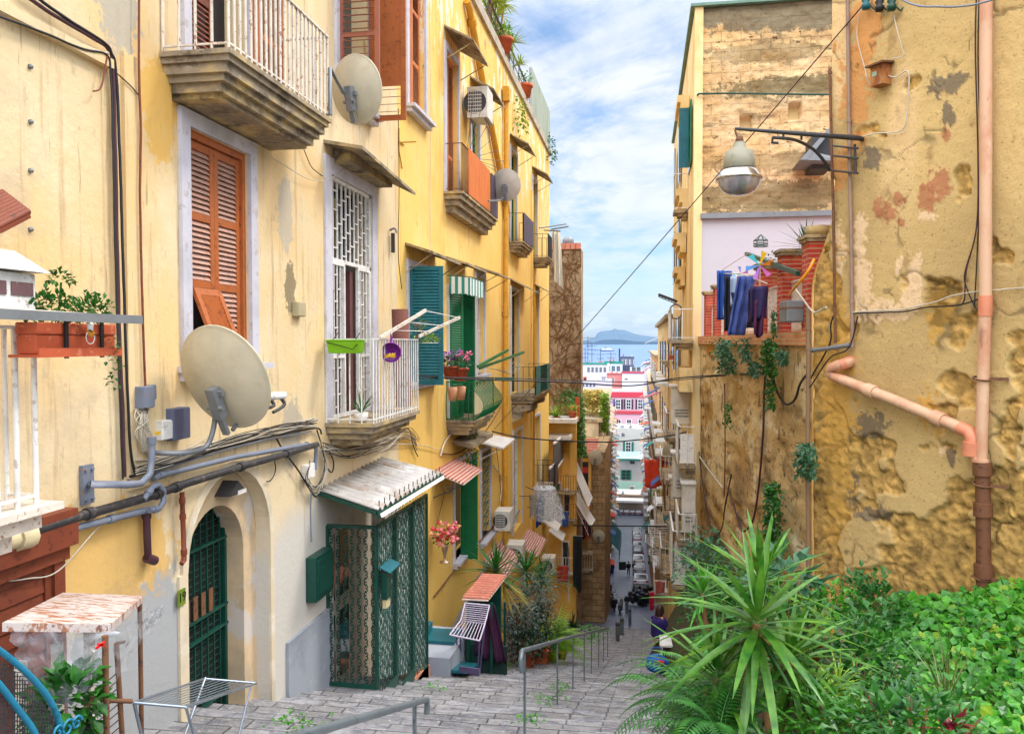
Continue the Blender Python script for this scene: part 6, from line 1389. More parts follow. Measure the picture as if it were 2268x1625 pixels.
# ---------------- houses closing the street
def front(u0, u1, vt, y, depth, c, label, wins=(), bands=(), group='houses at the end of the street', vb=None, nm='town_house', roof=None):
    m = layered('front_%d_%d' % (u0, vt), c, [('n', dark(c, .86), .12, .5, .7, (1, 1, 1), .6)], .9)
    t, xa, xb, zt = block(nm, label, u0, u1, vt, y, depth, m, group=group, zb=at(u0, vb, y).z if vb else None)
    for k, (a0, a1, v0, v1, bc) in enumerate(bands):
        a, b = at(a0, v0, y), at(a1, v1, y); mb = MB(); mb.box(a.x, b.x, y - .35, y - .001, b.z, a.z); mb.build('band', paint('band%d_%d' % (u0, k), bc, .8), t)
    for (a0, a1, v0, v1, fc, shc) in wins:
        a, b = at(a0, v0, y), at(a1, v1, y); w_ = b.x - a.x; mb = MB(); mb.box(a.x - w_ * .12, b.x + w_ * .12, y - .14, y - .002, b.z, a.z); wd = mb.build('window', paint('wf_%d_%d_%d' % fc, fc, .6), t)
        mb = MB()
        for i in range(2):
            for j in range(3): mb.box(a.x + w_ * (.06 + .48 * i), a.x + w_ * (.06 + .48 * i + .4), y - .17, y - .145, b.z + (a.z - b.z) * (.05 + .32 * j), b.z + (a.z - b.z) * (.05 + .32 * j + .26))
        mb.build('pane', M['glass'], wd)
        if shc:
            for s in (-1, 1):
                mb = MB(); x0 = a.x - w_ * .55 if s < 0 else b.x + w_ * .14; mb.box(x0, x0 + w_ * .42, y - .22, y - .05, b.z, a.z); mb.build('shutter', paint('sh_%d_%d_%d' % shc, shc, .6), wd)
    for k in range(3):
        q = xa + (xb - xa) * R.uniform(.08, .85); ww = (xb - xa) * R.uniform(.04, .13); hh = (zt - at(u0, vt + 9, y).z) * R.uniform(.3, 1); mb = MB(); mb.box(q, q + ww, y + .6, y + 4, zt, zt + hh); mb.build('roof_hut' if k else 'chimney', paint('hut_%d_%d_%d' % (u0, vt, k), R.choice(((200, 190, 186), (180, 120, 100), (150, 150, 160))), .8), t)
    return t, xa, xb, zt
WF = (220, 220, 222)
front(1358, 1440, 1095, 226, 8, (140, 122, 104), 'low stone wall building closing the end of the street', nm='stone_house')
E2, xa, xb, zt = front(1362, 1434, 948, 234, 12, (190, 190, 184), 'white house with green shutters at the end of the street',
    [(1386, 1397, 978, 1000, WF, (20, 110, 90)), (1377, 1396, 1040, 1062, (40, 130, 100), None), (1396, 1405, 1018, 1027, (120, 124, 130), None), (1376, 1384, 958, 966, WF, None)], [(1362, 1434, 1016, 1021, (90, 170, 140)), (1366, 1430, 1066, 1084, (170, 214, 196))])
mb = MB(); a, b = at(1366, 1000, 233), at(1430, 1014, 233); mb.prism([(a.x, 233.9, a.z), (b.x, 233.9, a.z), (b.x, 230.5, b.z), (a.x, 230.5, b.z)], UP * .1); mb.build('glass_canopy', paint('pale_glazing', (170, 200, 206), .2), E2)
mb = MB(); a, b = at(1366, 1086, 228), at(1429, 1108, 226); mb.prism([(a.x, 230, a.z), (b.x, 230, a.z), (b.x, 224.6, b.z), (a.x, 224.6, b.z)], UP * .1); mb.prism([(a.x, 224.6, b.z), (b.x, 224.6, b.z), (b.x, 224.6, b.z - .5), (a.x, 224.6, b.z - .5)], V((0, -.05, 0))); mb.build('awning', M['white'], E2)
p = at(1401, 1080, 231.5); ac_unit('air_conditioner', p, 1.2, 1.4, .6, ((1, 0, 0), (0, -1, 0)), 'air conditioner on the white house at the end of the street')
front(1352, 1436, 866, 300, 16, (206, 164, 174), 'pink and white house with red cornices and three rows of windows',
    [(u, u + 10, 884, 906, WF, (70, 40, 60)) for u in (1364, 1387, 1413)] + [(u, u + 10, 928, 954, WF, None) for u in (1365, 1388, 1414)] + [(u, u + 10, 962, 984, WF, None) for u in (1365, 1388, 1414)],
    [(1352, 1436, 868, 880, (196, 60, 76)), (1352, 1436, 909, 917, (190, 66, 76)), (1352, 1436, 956, 959, (190, 90, 96))])
front(1366, 1432, 955, 270, 6, (170, 150, 130), 'low ochre house with a rooftop mural fence below the pink house', [(1393, 1399, 985, 994, WF, None)], [(1368, 1430, 950, 957, (206, 186, 160))], vb=1010)
front(1288, 1346, 806, 420, 20, (206, 208, 220), 'white flat roofed house with a green roof edge under the antennas', [(1346 - k * 9, 1351 - k * 9, 813, 824, (170, 180, 200), None) for k in range(1, 6)], [(1288, 1346, 803, 807, (40, 150, 130))])
front(1344, 1378, 828, 400, 20, (206, 130, 124), 'salmon pink house with a white gable mark on the skyline', [(1352, 1360, 836, 848, (226, 200, 200), None)], [(1344, 1378, 826, 829, (180, 90, 96))])
front(1340, 1378, 803, 470, 20, (206, 214, 224), 'white penthouse with a row of windows and green eaves', [(1344 + k * 11, 1351 + k * 11, 810, 822, (160, 176, 200), None) for k in range(3)], [(1338, 1379, 800, 805, (30, 140, 120))])
cv, xa, xb, zt = front(1374, 1404, 790, 480, 14, (70, 76, 100), 'dark glazed rooftop conservatory with a small flagpole on the skyline', [(1378 + k * 9, 1385 + k * 9, 795, 808, (190, 196, 214), None) for k in range(3)])
mb = MB(); p = at(1372, 790, 480); mb.tube([p - UP * 6, p + UP * 5], .5, 6); mb.build('flagpole', M['dgrey'], cv)
front(1378, 1426, 826, 390, 20, (222, 220, 228), 'white house with terrace and potted plants in the middle of the skyline', [(1384, 1390, 838, 841, (160, 120, 130), None), (1398, 1420, 812, 822, (200, 214, 220), None)], [(1376, 1427, 822, 827, (180, 80, 96))])
front(1424, 1484, 803, 520, 20, (196, 190, 206), 'mauve house with magenta roof edges on the skyline', [(1433, 1441, 815, 824, (30, 120, 110), None)], [(1424, 1484, 802, 807, (176, 80, 110))])
front(1434, 1476, 818, 340, 18, (206, 216, 228), 'white block with one wide dark window on the skyline at the right', [(1456, 1474, 832, 848, (60, 66, 96), None)], [(1434, 1476, 816, 820, (210, 230, 224))])
front(1426, 1470, 872, 262, 14, (186, 184, 206), 'pale lilac house behind the right hand balconies', [(1436, 1441, 890, 910, (110, 110, 124), None), (1436, 1441, 930, 955, (120, 110, 120), None)], [(1426, 1470, 868, 874, (140, 206, 190))])
front(1283, 1352, 842, 340, 18, (196, 192, 206), 'pale house half hidden behind the golden creeper', [(1290 + k * 8, 1294 + k * 8, 848, 856, (150, 150, 170), None) for k in range(4)])
# antennas on the roofs
for i, (u, v0, v1) in enumerate(((1302, 745, 806), (1311, 762, 806), (1296, 770, 806), (1330, 772, 806), (1353, 780, 806))):
    y = 415 + i * 3; a, b = at(u, v1, y), at(u, v0, y); mb = MB(); mb.tube([a, b], .13, 4)
    for k in range(3):
        z = b.z - .8 - k * 2.2; w_ = 2.6 - .5 * k; mb.bar((b.x - w_, y, z), (b.x + w_, y, z), .14)
        for j in range(6): x = b.x - w_ + 2 * w_ * j / 5; mb.bar((x, y, z - .5), (x, y, z + .5), .09)
    mb.build('antenna', M['dgrey'], loc=a, tg=('thin rooftop television aerial, %s from the stone tower' % ('first second third fourth fifth'.split()[[1, 2, 0, 3, 4][i]]), 'antenna', 'aerials on the skyline roofs'))
# ================================================================ right side
pA = at(1797, 745, 12.5); pC = at(1550, 745, 24.0); pB = at(2268, 745, 9.8)
ZT = pC.z
xC = at(1534, 745, 24).x
def xr(y): return xC - (y - 24) * .0062
def solveY(u, v=900):
    y = 30
    for _ in range(40):
        q = at(u, v, y); k = q.x / y; y = (xC + 24 * .0062) / (k + .0062) if k > -.004 else 300
    return y
# ---- tall house with bare tufa gable
tu2 = layered('gable_tufa', (204, 168, 118), [('k', (172, 140, 98), .55, .3, .012, (0, 2), .08), ('n', (214, 164, 96), .9, .50, .68, (1, 1, 2), .6), ('n', (222, 190, 146), .7, .42, .62, (1, 1, 1.6), .85), ('n', (116, 98, 68), 1.5, .52, .66, (.6, 1, 2.2), .75), ('n', (98, 88, 64), 5, .58, .70, (1, 1, 1.5), .6),
    ('b', (112, 104, 84), V((4.4, 24, 9.6)), (3.6, 1, .75), .9, .85), ('b', (98, 90, 60), V((4.6, 24, 7.3)), (2.4, 1, .3), 1.2, .75), ('b', (98, 90, 60), V((3.4, 24, 8.3)), (1.6, 1, .3), 1.2, .5), ('b', (104, 92, 62), V((3.6, 24, 4.2)), (3.0, 1, .45), 1.2, .7), ('b', (120, 100, 62), V((3.6, 24, 5.2)), (3, 1, .25), 1.2, .5), ('n', (74, 62, 44), 6, .63, .68, (1, 1, 1.4), .9)], .95, ((9, .7), (40, .4)))
r1cream = layered('street_cream', (230, 204, 150), [('n', (206, 168, 96), .6, .45, .65, (1, 1, .5), .8), ('n', (232, 210, 166), 1.4, .5, .7, (1, 1, .4), .7), ('n', (160, 132, 84), 2.5, .6, .72, (1, 3, .3), .6)], .9, ((20, .25),))
zR = at(1536, 20, 24).z
r1 = root('gable_house', 'tall house with a bare tufa block gable and cream street front on the right', 'house', (xC + 3, 26, G(26)))
zl = at(1600, 483, 24).z
mb = MB(); nx_g, nz_g = 150, 120; x1 = 8.6
def gable(s, t):
    x = xC + .22 + (x1 - xC - .22) * s; z = zl + .12 + (zR - zl - .12) * t
    h = .05 * nz(x, z, 3, 2.2) + .035 * nz(x, z, 8, 6) - .06 * max(0, nz(x * .6, z * 2.2, 1, 1.1))
    for hx, hz in ((at(1760, 245, 24).x, at(1760, 245, 24).z), (at(1653, 275, 24).x, at(1653, 275, 24).z)):
        if abs(x - hx) < .17 and abs(z - hz) < .22: h -= .35
    return (x, 24 - h, z)
mb.grid(gable, nx_g, nz_g); mb.build('gable_wall', tu2, r1)
mb = MB(); mb.box(xC, xC + .24, 23.94, 24.4, -12, zR + .05); mb.box(xC + .001, x1, 24.3, 40, -16, zR - .03); mb.build('wall', r1cream, r1)
lil = layered('lilac_render', (188, 186, 194), [('n', (182, 176, 190), .5, .45, .65, (1, 1, 1), .6)], .9)
mb = MB(); mb.box(xC + .24, x1, 24.02, 24.31, -2, zl - .02); mb.build('lilac_wall', lil, r1)
mb = MB(); mb.box(xC + .2, x1, 23.86, 24.31, zl - .02, zl + .13); mb.build('ledge', M['grey'], r1)
mb = MB(); mb.box(xC - .12, x1, 23.85, 40, zR + .02, zR + .10); mb.build('roof_edge', paint('green_flashing', (104, 136, 120), .6), r1)
# mouldings and windows on its street side
for v, u1, out in ((210, 1527, .38), (418, 1522, .35), (515, 1520, .40), (590, 1517, .35)):
    y = solveY(u1, v); x = xr(y); z = at(u1, v, y).z
    mb = MB()
    for k in range(3): mb.box(x - out + .1 * k, x, y, y + 2.2, z - .22 * (k + 1), z - .22 * k)
    mb.build('cornice', r1cream, r1)
yl = onX(1531, 300, xC).y; xq = at(1504, 240, yl).x; zt_, zb_ = at(1504, 240, yl).z, at(1504, 372, yl).z
mb = MB(); mb.prism([(xC - .001, yl, zb_), (xC - .001, yl + 1.2, zb_), (xC - .001, yl + 1.2, zt_), (xC - .001, yl, zt_)], V((-.04, 0, 0))); w_ = mb.build('window', M['glass'], r1)
mb = MB(); leaf_shutter(mb, V((xq, yl, zb_)), (1, 0, 0), xC - xq - .05, zt_ - zb_, (0, -1, 0), rails=(), solid=(0,)); mb.build('shutter_leaf', M['teal'], w_)
mb = MB(); leaf_shutter(mb, V((xC - .06, yl - .9, zb_)), (0, 1, 0), .85, zt_ - zb_, (-1, 0, 0), rails=(.5,)); mb.build('shutter_leaf', M['green'], w_)
# other houses down the right of the street
rr = [(40, 66, 705, (216, 180, 118), 'ochre house next down the right of the street'), (66, 105, 792, (206, 150, 96), 'orange house further down the right of the street'), (105, 150, 850, (196, 178, 150), 'beige house far down the right of the street'), (150, 222, 905, (206, 196, 196), 'pale house at the far right end of the street')]
rh = [r1]
for i, (ya, yb, vt, c, lb) in enumerate(rr):
    m = layered('right_row%d' % i, c, [('n', dark(c, .8), .3, .5, .7, (1, 1, .5), .7), ('n', dark(c, .65), 1.0, .56, .7, (1, 3, .3), .6)], .9)
    zt = at(1480, vt, ya).z; t = root('street_house', lb, 'house', (xr(ya) + 4, (ya + yb) / 2, G(yb)), 'houses down the right of the street'); x0, x1_ = xr(ya), xr(yb); zb = G(yb) - 2; rh.append(t)
    mb = MB(); mb.prism([(x0, ya, zb), (x0 + 9, ya, zb), (x1_ + 9, yb, zb), (x1_, yb, zb)], UP * (zt - zb)); mb.build('wall', m, t)
    mb = MB(); mb.prism([(x0 - .25, ya, zt), (x0 + 9, ya, zt), (x1_ + 9, yb, zt), (x1_ - .25, yb, zt)], UP * .22); mb.build('cornice', M['concrete'], t)
    ys = [ya + 2 + k * 5 for k in range(int((yb - ya - 3) / 5))]; zs = [z for z in (zt - 3.2, zt - 6.8, zt - 10.4, zt - 14, zt - 17.6) if z > G(ya) + 1.2]
    facade_windows(t, xr, ys, zs, 1.3, 2.1, M['dgreen'] if i % 2 else M['glass'], -1, rail=M['white'] if i % 2 == 0 else False)
zs = [z for z in (6.2, 2.6, -1.2, -5.0)]
facade_windows(r1, xr, [31.5, 35.5], zs, 1.2, 2.2, M['glass'], -1, awn=False)
# balconies etc. set by where the photo shows them
def rbal(u0, u1, v, vr, ln, label=None, m='white', screen=None, pitch=.16, slab_m='concrete', house=None, br=True):
    y = solveY(u1, v); x = xr(y); z = at(u1, v, y).z; xo = at(u0, v, y).x; h = at(u1, vr, y).z - z
    hs_ = r1 if y < 40 else rh[1] if y < 66 else rh[2] if y < 105 else rh[3] if y < 150 else rh[4]
    mb = MB()
    for k in range(3): mb.box(xo + .13 * k, x, y + .08 * k, y + ln - .08 * k, z - .10 * (k + 1), z - .1 * k)
    b = mb.build('balcony', M[slab_m], hs_)
    mb = MB(); railing(mb, (x, y + .03, z), (xo + .04, y + .03, z), h, pitch, .013, .022); railing(mb, (xo + .04, y + .03, z), (xo + .04, y + ln - .03, z), h, pitch * 1.4, .013, .022); mb.build('railing', M[m], b)
    if screen: mb = MB(); mb.box(xo + .08, x - .05, y + .06, y + .08, z + .05, z + h * .8); mb.build('screen', M[screen], b)
    return y, x, z, xo, h
rbal(1483, 1536, 752, 684, 2.4, pitch=.28)
rbal(1500, 1541, 1030, 945, 2.0, pitch=.2, screen='white'); rbal(1474, 1519, 972, 915, 3.0); rbal(1463, 1497, 1064, 1010, 3.5)
M['tarp'] = paint('pale_tarp', (206, 200, 196), .7, (170, 150, 150), amt=.3)
yb_big = rbal(1487, 1541, 1300, 1178, 2.6, pitch=.34, screen='tarp'); rbal(1462, 1500, 1272, 1215, 3.0); rbal(1449, 1476, 1212, 1160, 4.0); rbal(1470, 1528, 1135, 1075, 2.6, m='rust'); rbal(1452, 1490, 1168, 1120, 3.4); rbal(1444, 1466, 1118, 1078, 5, m='rust'); rbal(1500, 1543, 1200, 1140, 2.2); rbal(1440, 1460, 1243, 1210, 5)
rbal(1492, 1523, 464, 384, .8, m='white', pitch=.5)
for u, v, w, h, lb in ((1514, 898, .75, 1.15, 'cream air conditioner box beside the top wire on the right street front'), (1517, 1053, .7, 1.3, 'cream air conditioner box in the middle of the right street front'), (1527, 1124, .4, 1.3, 'narrow cream cabinet low on the right street front'), (1505, 1090, .6, .9, 'smaller cream box under the middle air conditioner on the right')):
    y = solveY(u + 14, v); p = at(u, v, y); c = V((p.x, y + .4, p.z)); t = root('air_conditioner', lb, 'air conditioner', c, 'boxes on the right street front')
    mb = MB(); mb.box(p.x - w * .5, xr(y), y, y + .5, p.z - h / 2, p.z + h / 2); mb.build('casing', M['plastic'], t, bevel=.015)
    mb = MB(); mb.prism([(p.x - w * .6, y - .08, p.z + h / 2 + .002), (xr(y), y - .08, p.z + h / 2 + .002), (xr(y), y + .58, p.z + h / 2 + .002), (p.x - w * .6, y + .58, p.z + h / 2 + .002)], UP * .06); mb.build('lid', M['white'], t)
    mb = MB(); [mb.box(p.x - w * .35, p.x + w * .2, y - .012, y - .001, p.z - h * .3 + k * h * .08, p.z - h * .3 + k * h * .08 + h * .03) for k in range(3)]; mb.build('louvre', M['grey'], t)
y = solveY(1535, 840); a, b = at(1505, 815, y), at(1535, 868, y); mb = MB(); mb.box(a.x, xr(y), y, y + 1.6, b.z, a.z); mb.build('chimney_breast', r1cream, r1)
dish('satellite_dish', at(1489, 1004, 36), V((.1, .9, .3)), .48, 'ochre satellite dish low on the right street front', depth=.1, arm=False, mast=[at(1492, 1012, 36), at(1505, 1015, 36.3)])
t = root('flower_trough', 'terracotta trough of greenery on the right house ledge by the sea view', 'planter', at(1493, 790, 38)); a, b = at(1481, 786, 38), at(1507, 796, 38); mb = MB(); mb.box(a.x, b.x, 37.8, 38.2, b.z, a.z); mb.build('trough', M['terra'], t); mb = MB(); bushy(mb, at(1495, 783, 38), (.28, .2, .16), 90, .09); mb.build('foliage', G3, t)
mb = MB(); q = at(1462, 800, 41); mb.prism([at(1463, 800, 41), at(1500, 800, 41), at(1500, 822, 41), at(1478, 815, 41)], V((0, 3, 0))); mb.build('roof_skirt', M['concrete'], rh[1])
for (u, v, w, h, c, lb) in ((1447, 1048, 1.0, 1.5, (226, 70, 40), 'bright red cloth over a balcony far down on the right'), (1467, 1030, .6, 1.4, (226, 90, 40), 'orange cloth hanging beside the ochre dish'), (1461, 1008, .5, .8, (120, 130, 160), 'grey blue cloth hanging above the orange cloth'), (1500, 1040, .35, .6, (120, 30, 40), 'dark red clothes on a balcony under the ochre dish'), (1509, 1042, .3, .5, (60, 50, 110), 'navy clothes next to the dark red ones under the ochre dish'), (1444, 1330, .25, .9, (190, 30, 60), 'crimson cloth hanging at street level on the right'), (1462, 1300, .5, .6, (190, 110, 96), 'salmon towel hanging over a low railing on the right')):
    y = 44 if u < 1475 and v < 1200 else (40 if v > 1200 else 36); p = at(u, v, y); t = root('hung_cloth', lb, 'laundry', p); garment(p + UP * h * .5, w, h, cloth(c), t); mb = MB(); mb.tube([p + V((-w * .7, 0, h * .5)), p + V((w * .9, .2, h * .5))], .015, 5); mb.build('line', M['cablew'], t)
for v, lb in ((1124, 'upper turquoise hooped awning arm on the right street front'), (1143, 'lower turquoise hooped awning arm on the right street front')):
    y = 33; q = [at(1471, v + 10, y), at(1474, v + 2, y), at(1483, v - 3, y), at(1497, v - 4, y)]; mb = MB()
    qq = spline(q, 5)
    for a, b in zip(qq, qq[1:]): mb.prism([a, b, b + V((0, .8, 0)), a + V((0, .8, 0))], UP * -.14)
    mb.build('hoop_awning', paint('turquoise_cloth', (20, 150, 160), .5), loc=q[0], tg=(lb, 'awning'))
t = root('clothes_line', 'string of small dark socks and pegs under the ochre dish', 'laundry', at(1480, 1022, 35)); mb = MB(); [mb.tube([at(1464 + 5 * i, 1018 + 1.2 * i, 35), at(1464 + 5 * i + 2, 1026 + 1.2 * i, 35)], .03, 5) for i in range(8)]; mb.build('socks', cloth((50, 60, 90)), t); mb = MB(); mb.tube([at(1455, 1012, 35), at(1480, 1021, 35), at(1508, 1028, 35)], .012, 4); mb.build('line', M['cablew'], t)
for u, v, y, r3, n, m, lb in ((1440, 1160, 90, (.7, 1.5, 2.6), 260, G1, 'green creeper climbing the right house by the far street'), (1456, 1075, 46, (.5, .6, .9), 130, G4, 'yellow green plant on a balcony under the red cloth'), (1498, 1120, 34, (.25, .4, .3), 80, G2, 'small bright plant on a balcony above the hooped awnings'), (1448, 1232, 60, (.4, .6, .6), 90, G1, 'dark bush on a low balcony by the parked cars')): mass('balcony_plant', lb, at(u, v, y), r3, n, .14 if y < 60 else .25, m)
# scattered poles and airers over the right of the street
for i, (u0, v0, u1, v1, y, w_, lb) in enumerate(((1437, 1180, 1510, 1178, 34, 5, 'upper white wire airer jutting over the street on the right'), (1430, 1200, 1490, 1206, 38, 5, 'lower white wire airer jutting over the street on the right'), (1470, 1150, 1508, 1155, 32, 4, 'dark striped airer just below the hooped awnings'), (1438, 1228, 1475, 1232, 42, 4, 'small airer low over the parked cars on the right'))):
    a, b = at(u0, v0, y), at(u1, v1, y); t = root('wire_airer', lb, 'drying rack', b); m = M['white'] if i != 2 else M['dgrey']
    mb = MB(); [mb.tube([a + V((0, k * .25, .03 * k)), b + V((0, k * .25, .03 * k))], .014, 4) for k in range(w_)]; mb.tube([a, a + V((0, .25 * (w_ - 1), .1))], .02, 5); mb.build('bars', m, t); mb = MB(); mb.tube([a, b - UP * .7], .02, 5); mb.tube([a.lerp(b, .5), a.lerp(b, .5) - UP * .7, b - UP * .7], .02, 5); mb.build('strut', m, t)
t = root('wire_coil', 'coiled cable hanging on the balcony rail by the sea view', 'cable', at(1490, 690, 31)); mb = MB(); [mb.tube([at(1497 + (13 + k) * math.cos(i * .5) * 1.0, 690 + (15 + k) * math.sin(i * .5), 31) for i in range(14)], .012, 4) for k in range(3)]; mb.build('coil', M['blueg'], t)
t = root('clothes_airer', 'dark slatted clothes arm poking out over the sea view on the right', 'drying rack', at(1500, 668, 31)); mb = MB(); mb.bar(at(1458, 652, 31), at(1500, 668, 31), .05, .1); mb.bar(at(1458, 657, 31.5), at(1500, 674, 31.5), .03); [mb.bar(at(1460 + 7 * k, 653 + 2.7 * k, 31), at(1460 + 7 * k, 658 + 2.7 * k, 31.5), .03) for k in range(6)]; mb.build('bars', M['dgrey'], t)
# ---- retaining wall with brick parapet
dW = (pC - pA); dW.z = 0; LW = dW.length; dW.normalize(); nW = V((dW.y, -dW.x, 0)); nW = -nW if nW.x > 0 else nW
PW = lambda s, z, o=0.0: V((pA.x, pA.y, 0)) + dW * s + nW * o + UP * z
retm = layered('streaked_wall', (0, 0, 0), [('n', (112, 90, 60), 2.0, .50, .66, (1, .35, 1), .75), ('n', (228, 210, 176), 2.4, .54, .66, (1, .35, .9), .85), ('n', (196, 150, 70), 1.4, .54, .66, (1, .4, 1), .7), ('n', (84, 66, 42), 4.5, .58, .66, (1, .35, .22), .7), ('n', (80, 64, 44), 9, .58, .66, (1, .4, .9), .8)], .95, ((10, .7), (45, .5)), attr=True)
mb = MB(); ns, nzz = 120, 150; col = []
def retz(s, t):
    sv = -.12 + (LW + .12) * s; zb = -7.2 - .25 * max(0, sv); z = zb + (ZT - .22 - zb) * t
    st = nz(sv * .3, z * .8, 2) + .5 * nz(sv * .8, z * 1.8, 12); f = nz(sv * .3, z * .9, 7) + .3 * nz(sv * .9, z * 2.8, 17); g = nz(sv * 1.0, z * 3, 5)
    er = smooth(-.05, .12, f + .35 * g - .12 * smooth(-3, 0, z) + .14 * smooth(9, 11, sv) + .22 * smooth(2.2, .5, sv))
    h = -.05 * er + .03 * g * (.3 + er) + .035 * noise.fractal(V((sv * 1.2, z * 3.4, 5)), .9, 2.1, 6) * (.35 + er)
    pl = (168, 132, 78); a = lin((224, 202, 154)); b = lin((196, 164, 112)); c = lin((198, 166, 112)); d = lin((122, 100, 74))
    k = smooth(-.3, .4, st); base = [a[i] * k + b[i] * (1 - k) for i in range(3)]
    base = [base[i] * (1 - er * .75) + c[i] * er * .75 for i in range(3)]
    dk = .6 * smooth(.1, .5, nz(sv * .8, z * .5, 11)) * smooth(-.2, -2.0, z) * smooth(-6.5, -3.5, z)
    base = [base[i] * (1 - dk) + d[i] * dk for i in range(3)]; col.append(base)
    return PW(sv, z, h)
mb.grid(retz, ns, nzz); mb.col = col
rw = root('retaining_wall', 'streaked ochre retaining wall with weeds below the brick terrace', 'wall', PW(5, G(18)))
mb.build('face', retm, rw)
mb = MB(); mb.prism([PW(0, -14, -.12), PW(LW - .02, -14, -.12), PW(LW - .02, -14, -.6), PW(0, -14, -.6)], UP * (14 + ZT - .23)); mb.build('core', retm2 := layered('wall_core', (168, 132, 78), [], .95), rw)
brick = layered('red_brick', (176, 62, 48), [('k', (186, 150, 120), .24, .075, .010, (1, 2), .18), ('n', (206, 110, 78), 4, .5, .7, (1, 1, 1), .6), ('n', (120, 40, 40), 2.5, .55, .7, (1, 1, 1), .5)], .85, ((50, .3),))
brp = layered('pale_brick', (206, 140, 96), [('k', (206, 180, 140), .24, .075, .010, (1, 2), .15)], .85, ((50, .3),))
mb = MB(); mb.prism([PW(.2, ZT - .22, .06), PW(LW - .03, ZT - .22, .06), PW(LW - .03, ZT - .22, -.36), PW(.2, ZT - .22, -.36)], UP * .22); mb.build('parapet', brp, rw)
tf = MB(); tf.prism([PW(.1, ZT - .25, -.37), PW(LW, ZT - .25, -.37), V((8.5, 23.95, ZT - .25)), V((8.5, 13, ZT - .25))], UP * .2); tf.build('terrace_floor', M['tile'], rw)
def swu(u):
    p = onP(u, 745, PW(0, ZT), nW); return (p - PW(0, ZT)).dot(dW)
prev = None
for i, (u0, u1, hh, lb) in enumerate(((1554, 1571, 1.15, 'first'), (1572, 1593, 1.22, 'second'), (1596, 1619, 1.25, 'third'), (1627, 1641, 1.2, 'fourth'), (1665, 1693, 1.25, 'fifth'), (1709, 1748, 1.32, 'sixth'), (1768, 1802, 1.35, 'seventh'))):
    s = swu((u0 + u1) / 2); p = PW(s, ZT); wv = .36
    t = root('brick_pillar', '%s red brick terrace pillar counting from the tall tufa gable' % lb, 'pillar', p, 'brick pillars of the terrace')
    mb = MB(); mb.ob(p + UP * hh / 2 - nW * .16, dW * wv / 2, nW * wv / 2, UP * (hh / 2 - .002)); mb.build('shaft', brick if i != 2 else brick, t)
    mb = MB(); mb.ob(p + UP * (hh + .02) - nW * .16, dW * .22, nW * .22, UP * .025); mb.ob(p + UP * (hh + .07) - nW * .16, dW * .25, nW * .25, UP * .024); mb.build('cap', M['concrete'], t)
    if prev is not None:
        a, b = PW(prev - .2, ZT, -.15), PW(s + .2, ZT, -.15); mb = MB(); railing(mb, a, b, .85, .12, .018, .03); mb.build('terrace_railing', M['whiterust'], loc=a, tg=('white barred railing between the %s pillar and the one before it' % lb, 'railing', 'railing bays of the brick terrace'))
    prev = s
# laundry on the terrace
t = root('clothes_line', 'line of jeans and dark clothes drying outside the brick terrace pillars', 'laundry', PW(6, ZT + 1.3, .5))
def onW(u, v, o=.45): return onP(u, v, PW(0, 0, o), nW)
DEN = layered('denim', (36, 74, 150), [('n', (70, 110, 180), 6, .5, .7, (1, 1, .4), .7)], .85); DEN2 = layered('denim_pale', (66, 84, 150), [('n', (100, 120, 180), 6, .5, .7, (1, 1, .4), .7)], .85)
def trousers(u, v0, v1, w, m, tw=.0):
    p = onW(u, v0); h = p.z - onW(u, v1).z; mb = MB()
    for s in (-1, 1):
        mb.grid(lambda a, b: p + V((s * w * .26 + (a - .5) * w * (.5 - .08 * b) + tw * b, .06 * math.sin(a * 6 + s) + .05 * s + .05 * nz(a * 2, b * 4, s, 1.5), -h * b)), 8, 14)
    mb.build('trousers', m, t, solid=.03)
trousers(1603, 600, 708, .30, DEN); trousers(1618, 612, 733, .26, cloth((28, 30, 44))); trousers(1638, 648, 726, .34, cloth((26, 26, 52)), .1); trousers(1652, 612, 742, .32, DEN2, -.18)
for u, v, w, h, c in ((1630, 612, .22, .55, (170, 190, 220)), (1637, 610, .14, .5, (214, 206, 196)), (1671, 640, .22, .6, (50, 30, 60)), (1681, 634, .3, .55, (48, 40, 84)), (1680, 665, .16, .6, (80, 34, 70))): garment(onW(u, v), w, h, cloth(c), t)
mb = MB(); mb.tube([onW(1590, 606), onW(1640, 606), onW(1700, 628, .2)], .012, 5); mb.tube([onW(1593, 602, .5), onW(1655, 562, .2)], .008, 4); mb.build('line', M['cablew'], t)
a, b = onW(1653, 562, .1), onW(1768, 606, .1); mb = MB(); mb.bar(a, b, .07, .07); mb.build('green_beam', M['dgreen'], loc=a, tg=('dark green beam slanting above the terrace laundry', 'beam'))
def pinwheel(u, v, r, cols, label):
    c = onW(u, v, .3); t = root('pinwheel', label, 'pinwheel', c); n = V((-.3, -.95, 0)).normalized(); a = UP.cross(n).normalized()
    for i, cc in enumerate(cols):
        an = 6.283 * i / len(cols); d = a * math.cos(an) + UP * math.sin(an); e = a * math.cos(an + .9) + UP * math.sin(an + .9); mb = MB(); mb.prism([c, c + d * r, c + (d * .75 + e * .6) * r * .9 + n * .03], n * .01); mb.build('vane', paint('vane_%d_%d_%d' % cc, cc, .5), t)
    mb = MB(); mb.tube([c - n * .02, c - n * .02 - UP * r * 2.2], .008, 5); mb.build('stick', M['white'], t)
pinwheel(1683, 588, .24, ((236, 130, 30), (240, 200, 40), (60, 190, 200), (70, 140, 220), (180, 120, 220), (230, 120, 200)), 'large rainbow pinwheel among the terrace laundry')
pinwheel(1641, 606, .14, ((240, 150, 200), (150, 150, 230), (120, 200, 230), (200, 150, 220)), 'small pastel pinwheel on the terrace clothes line')
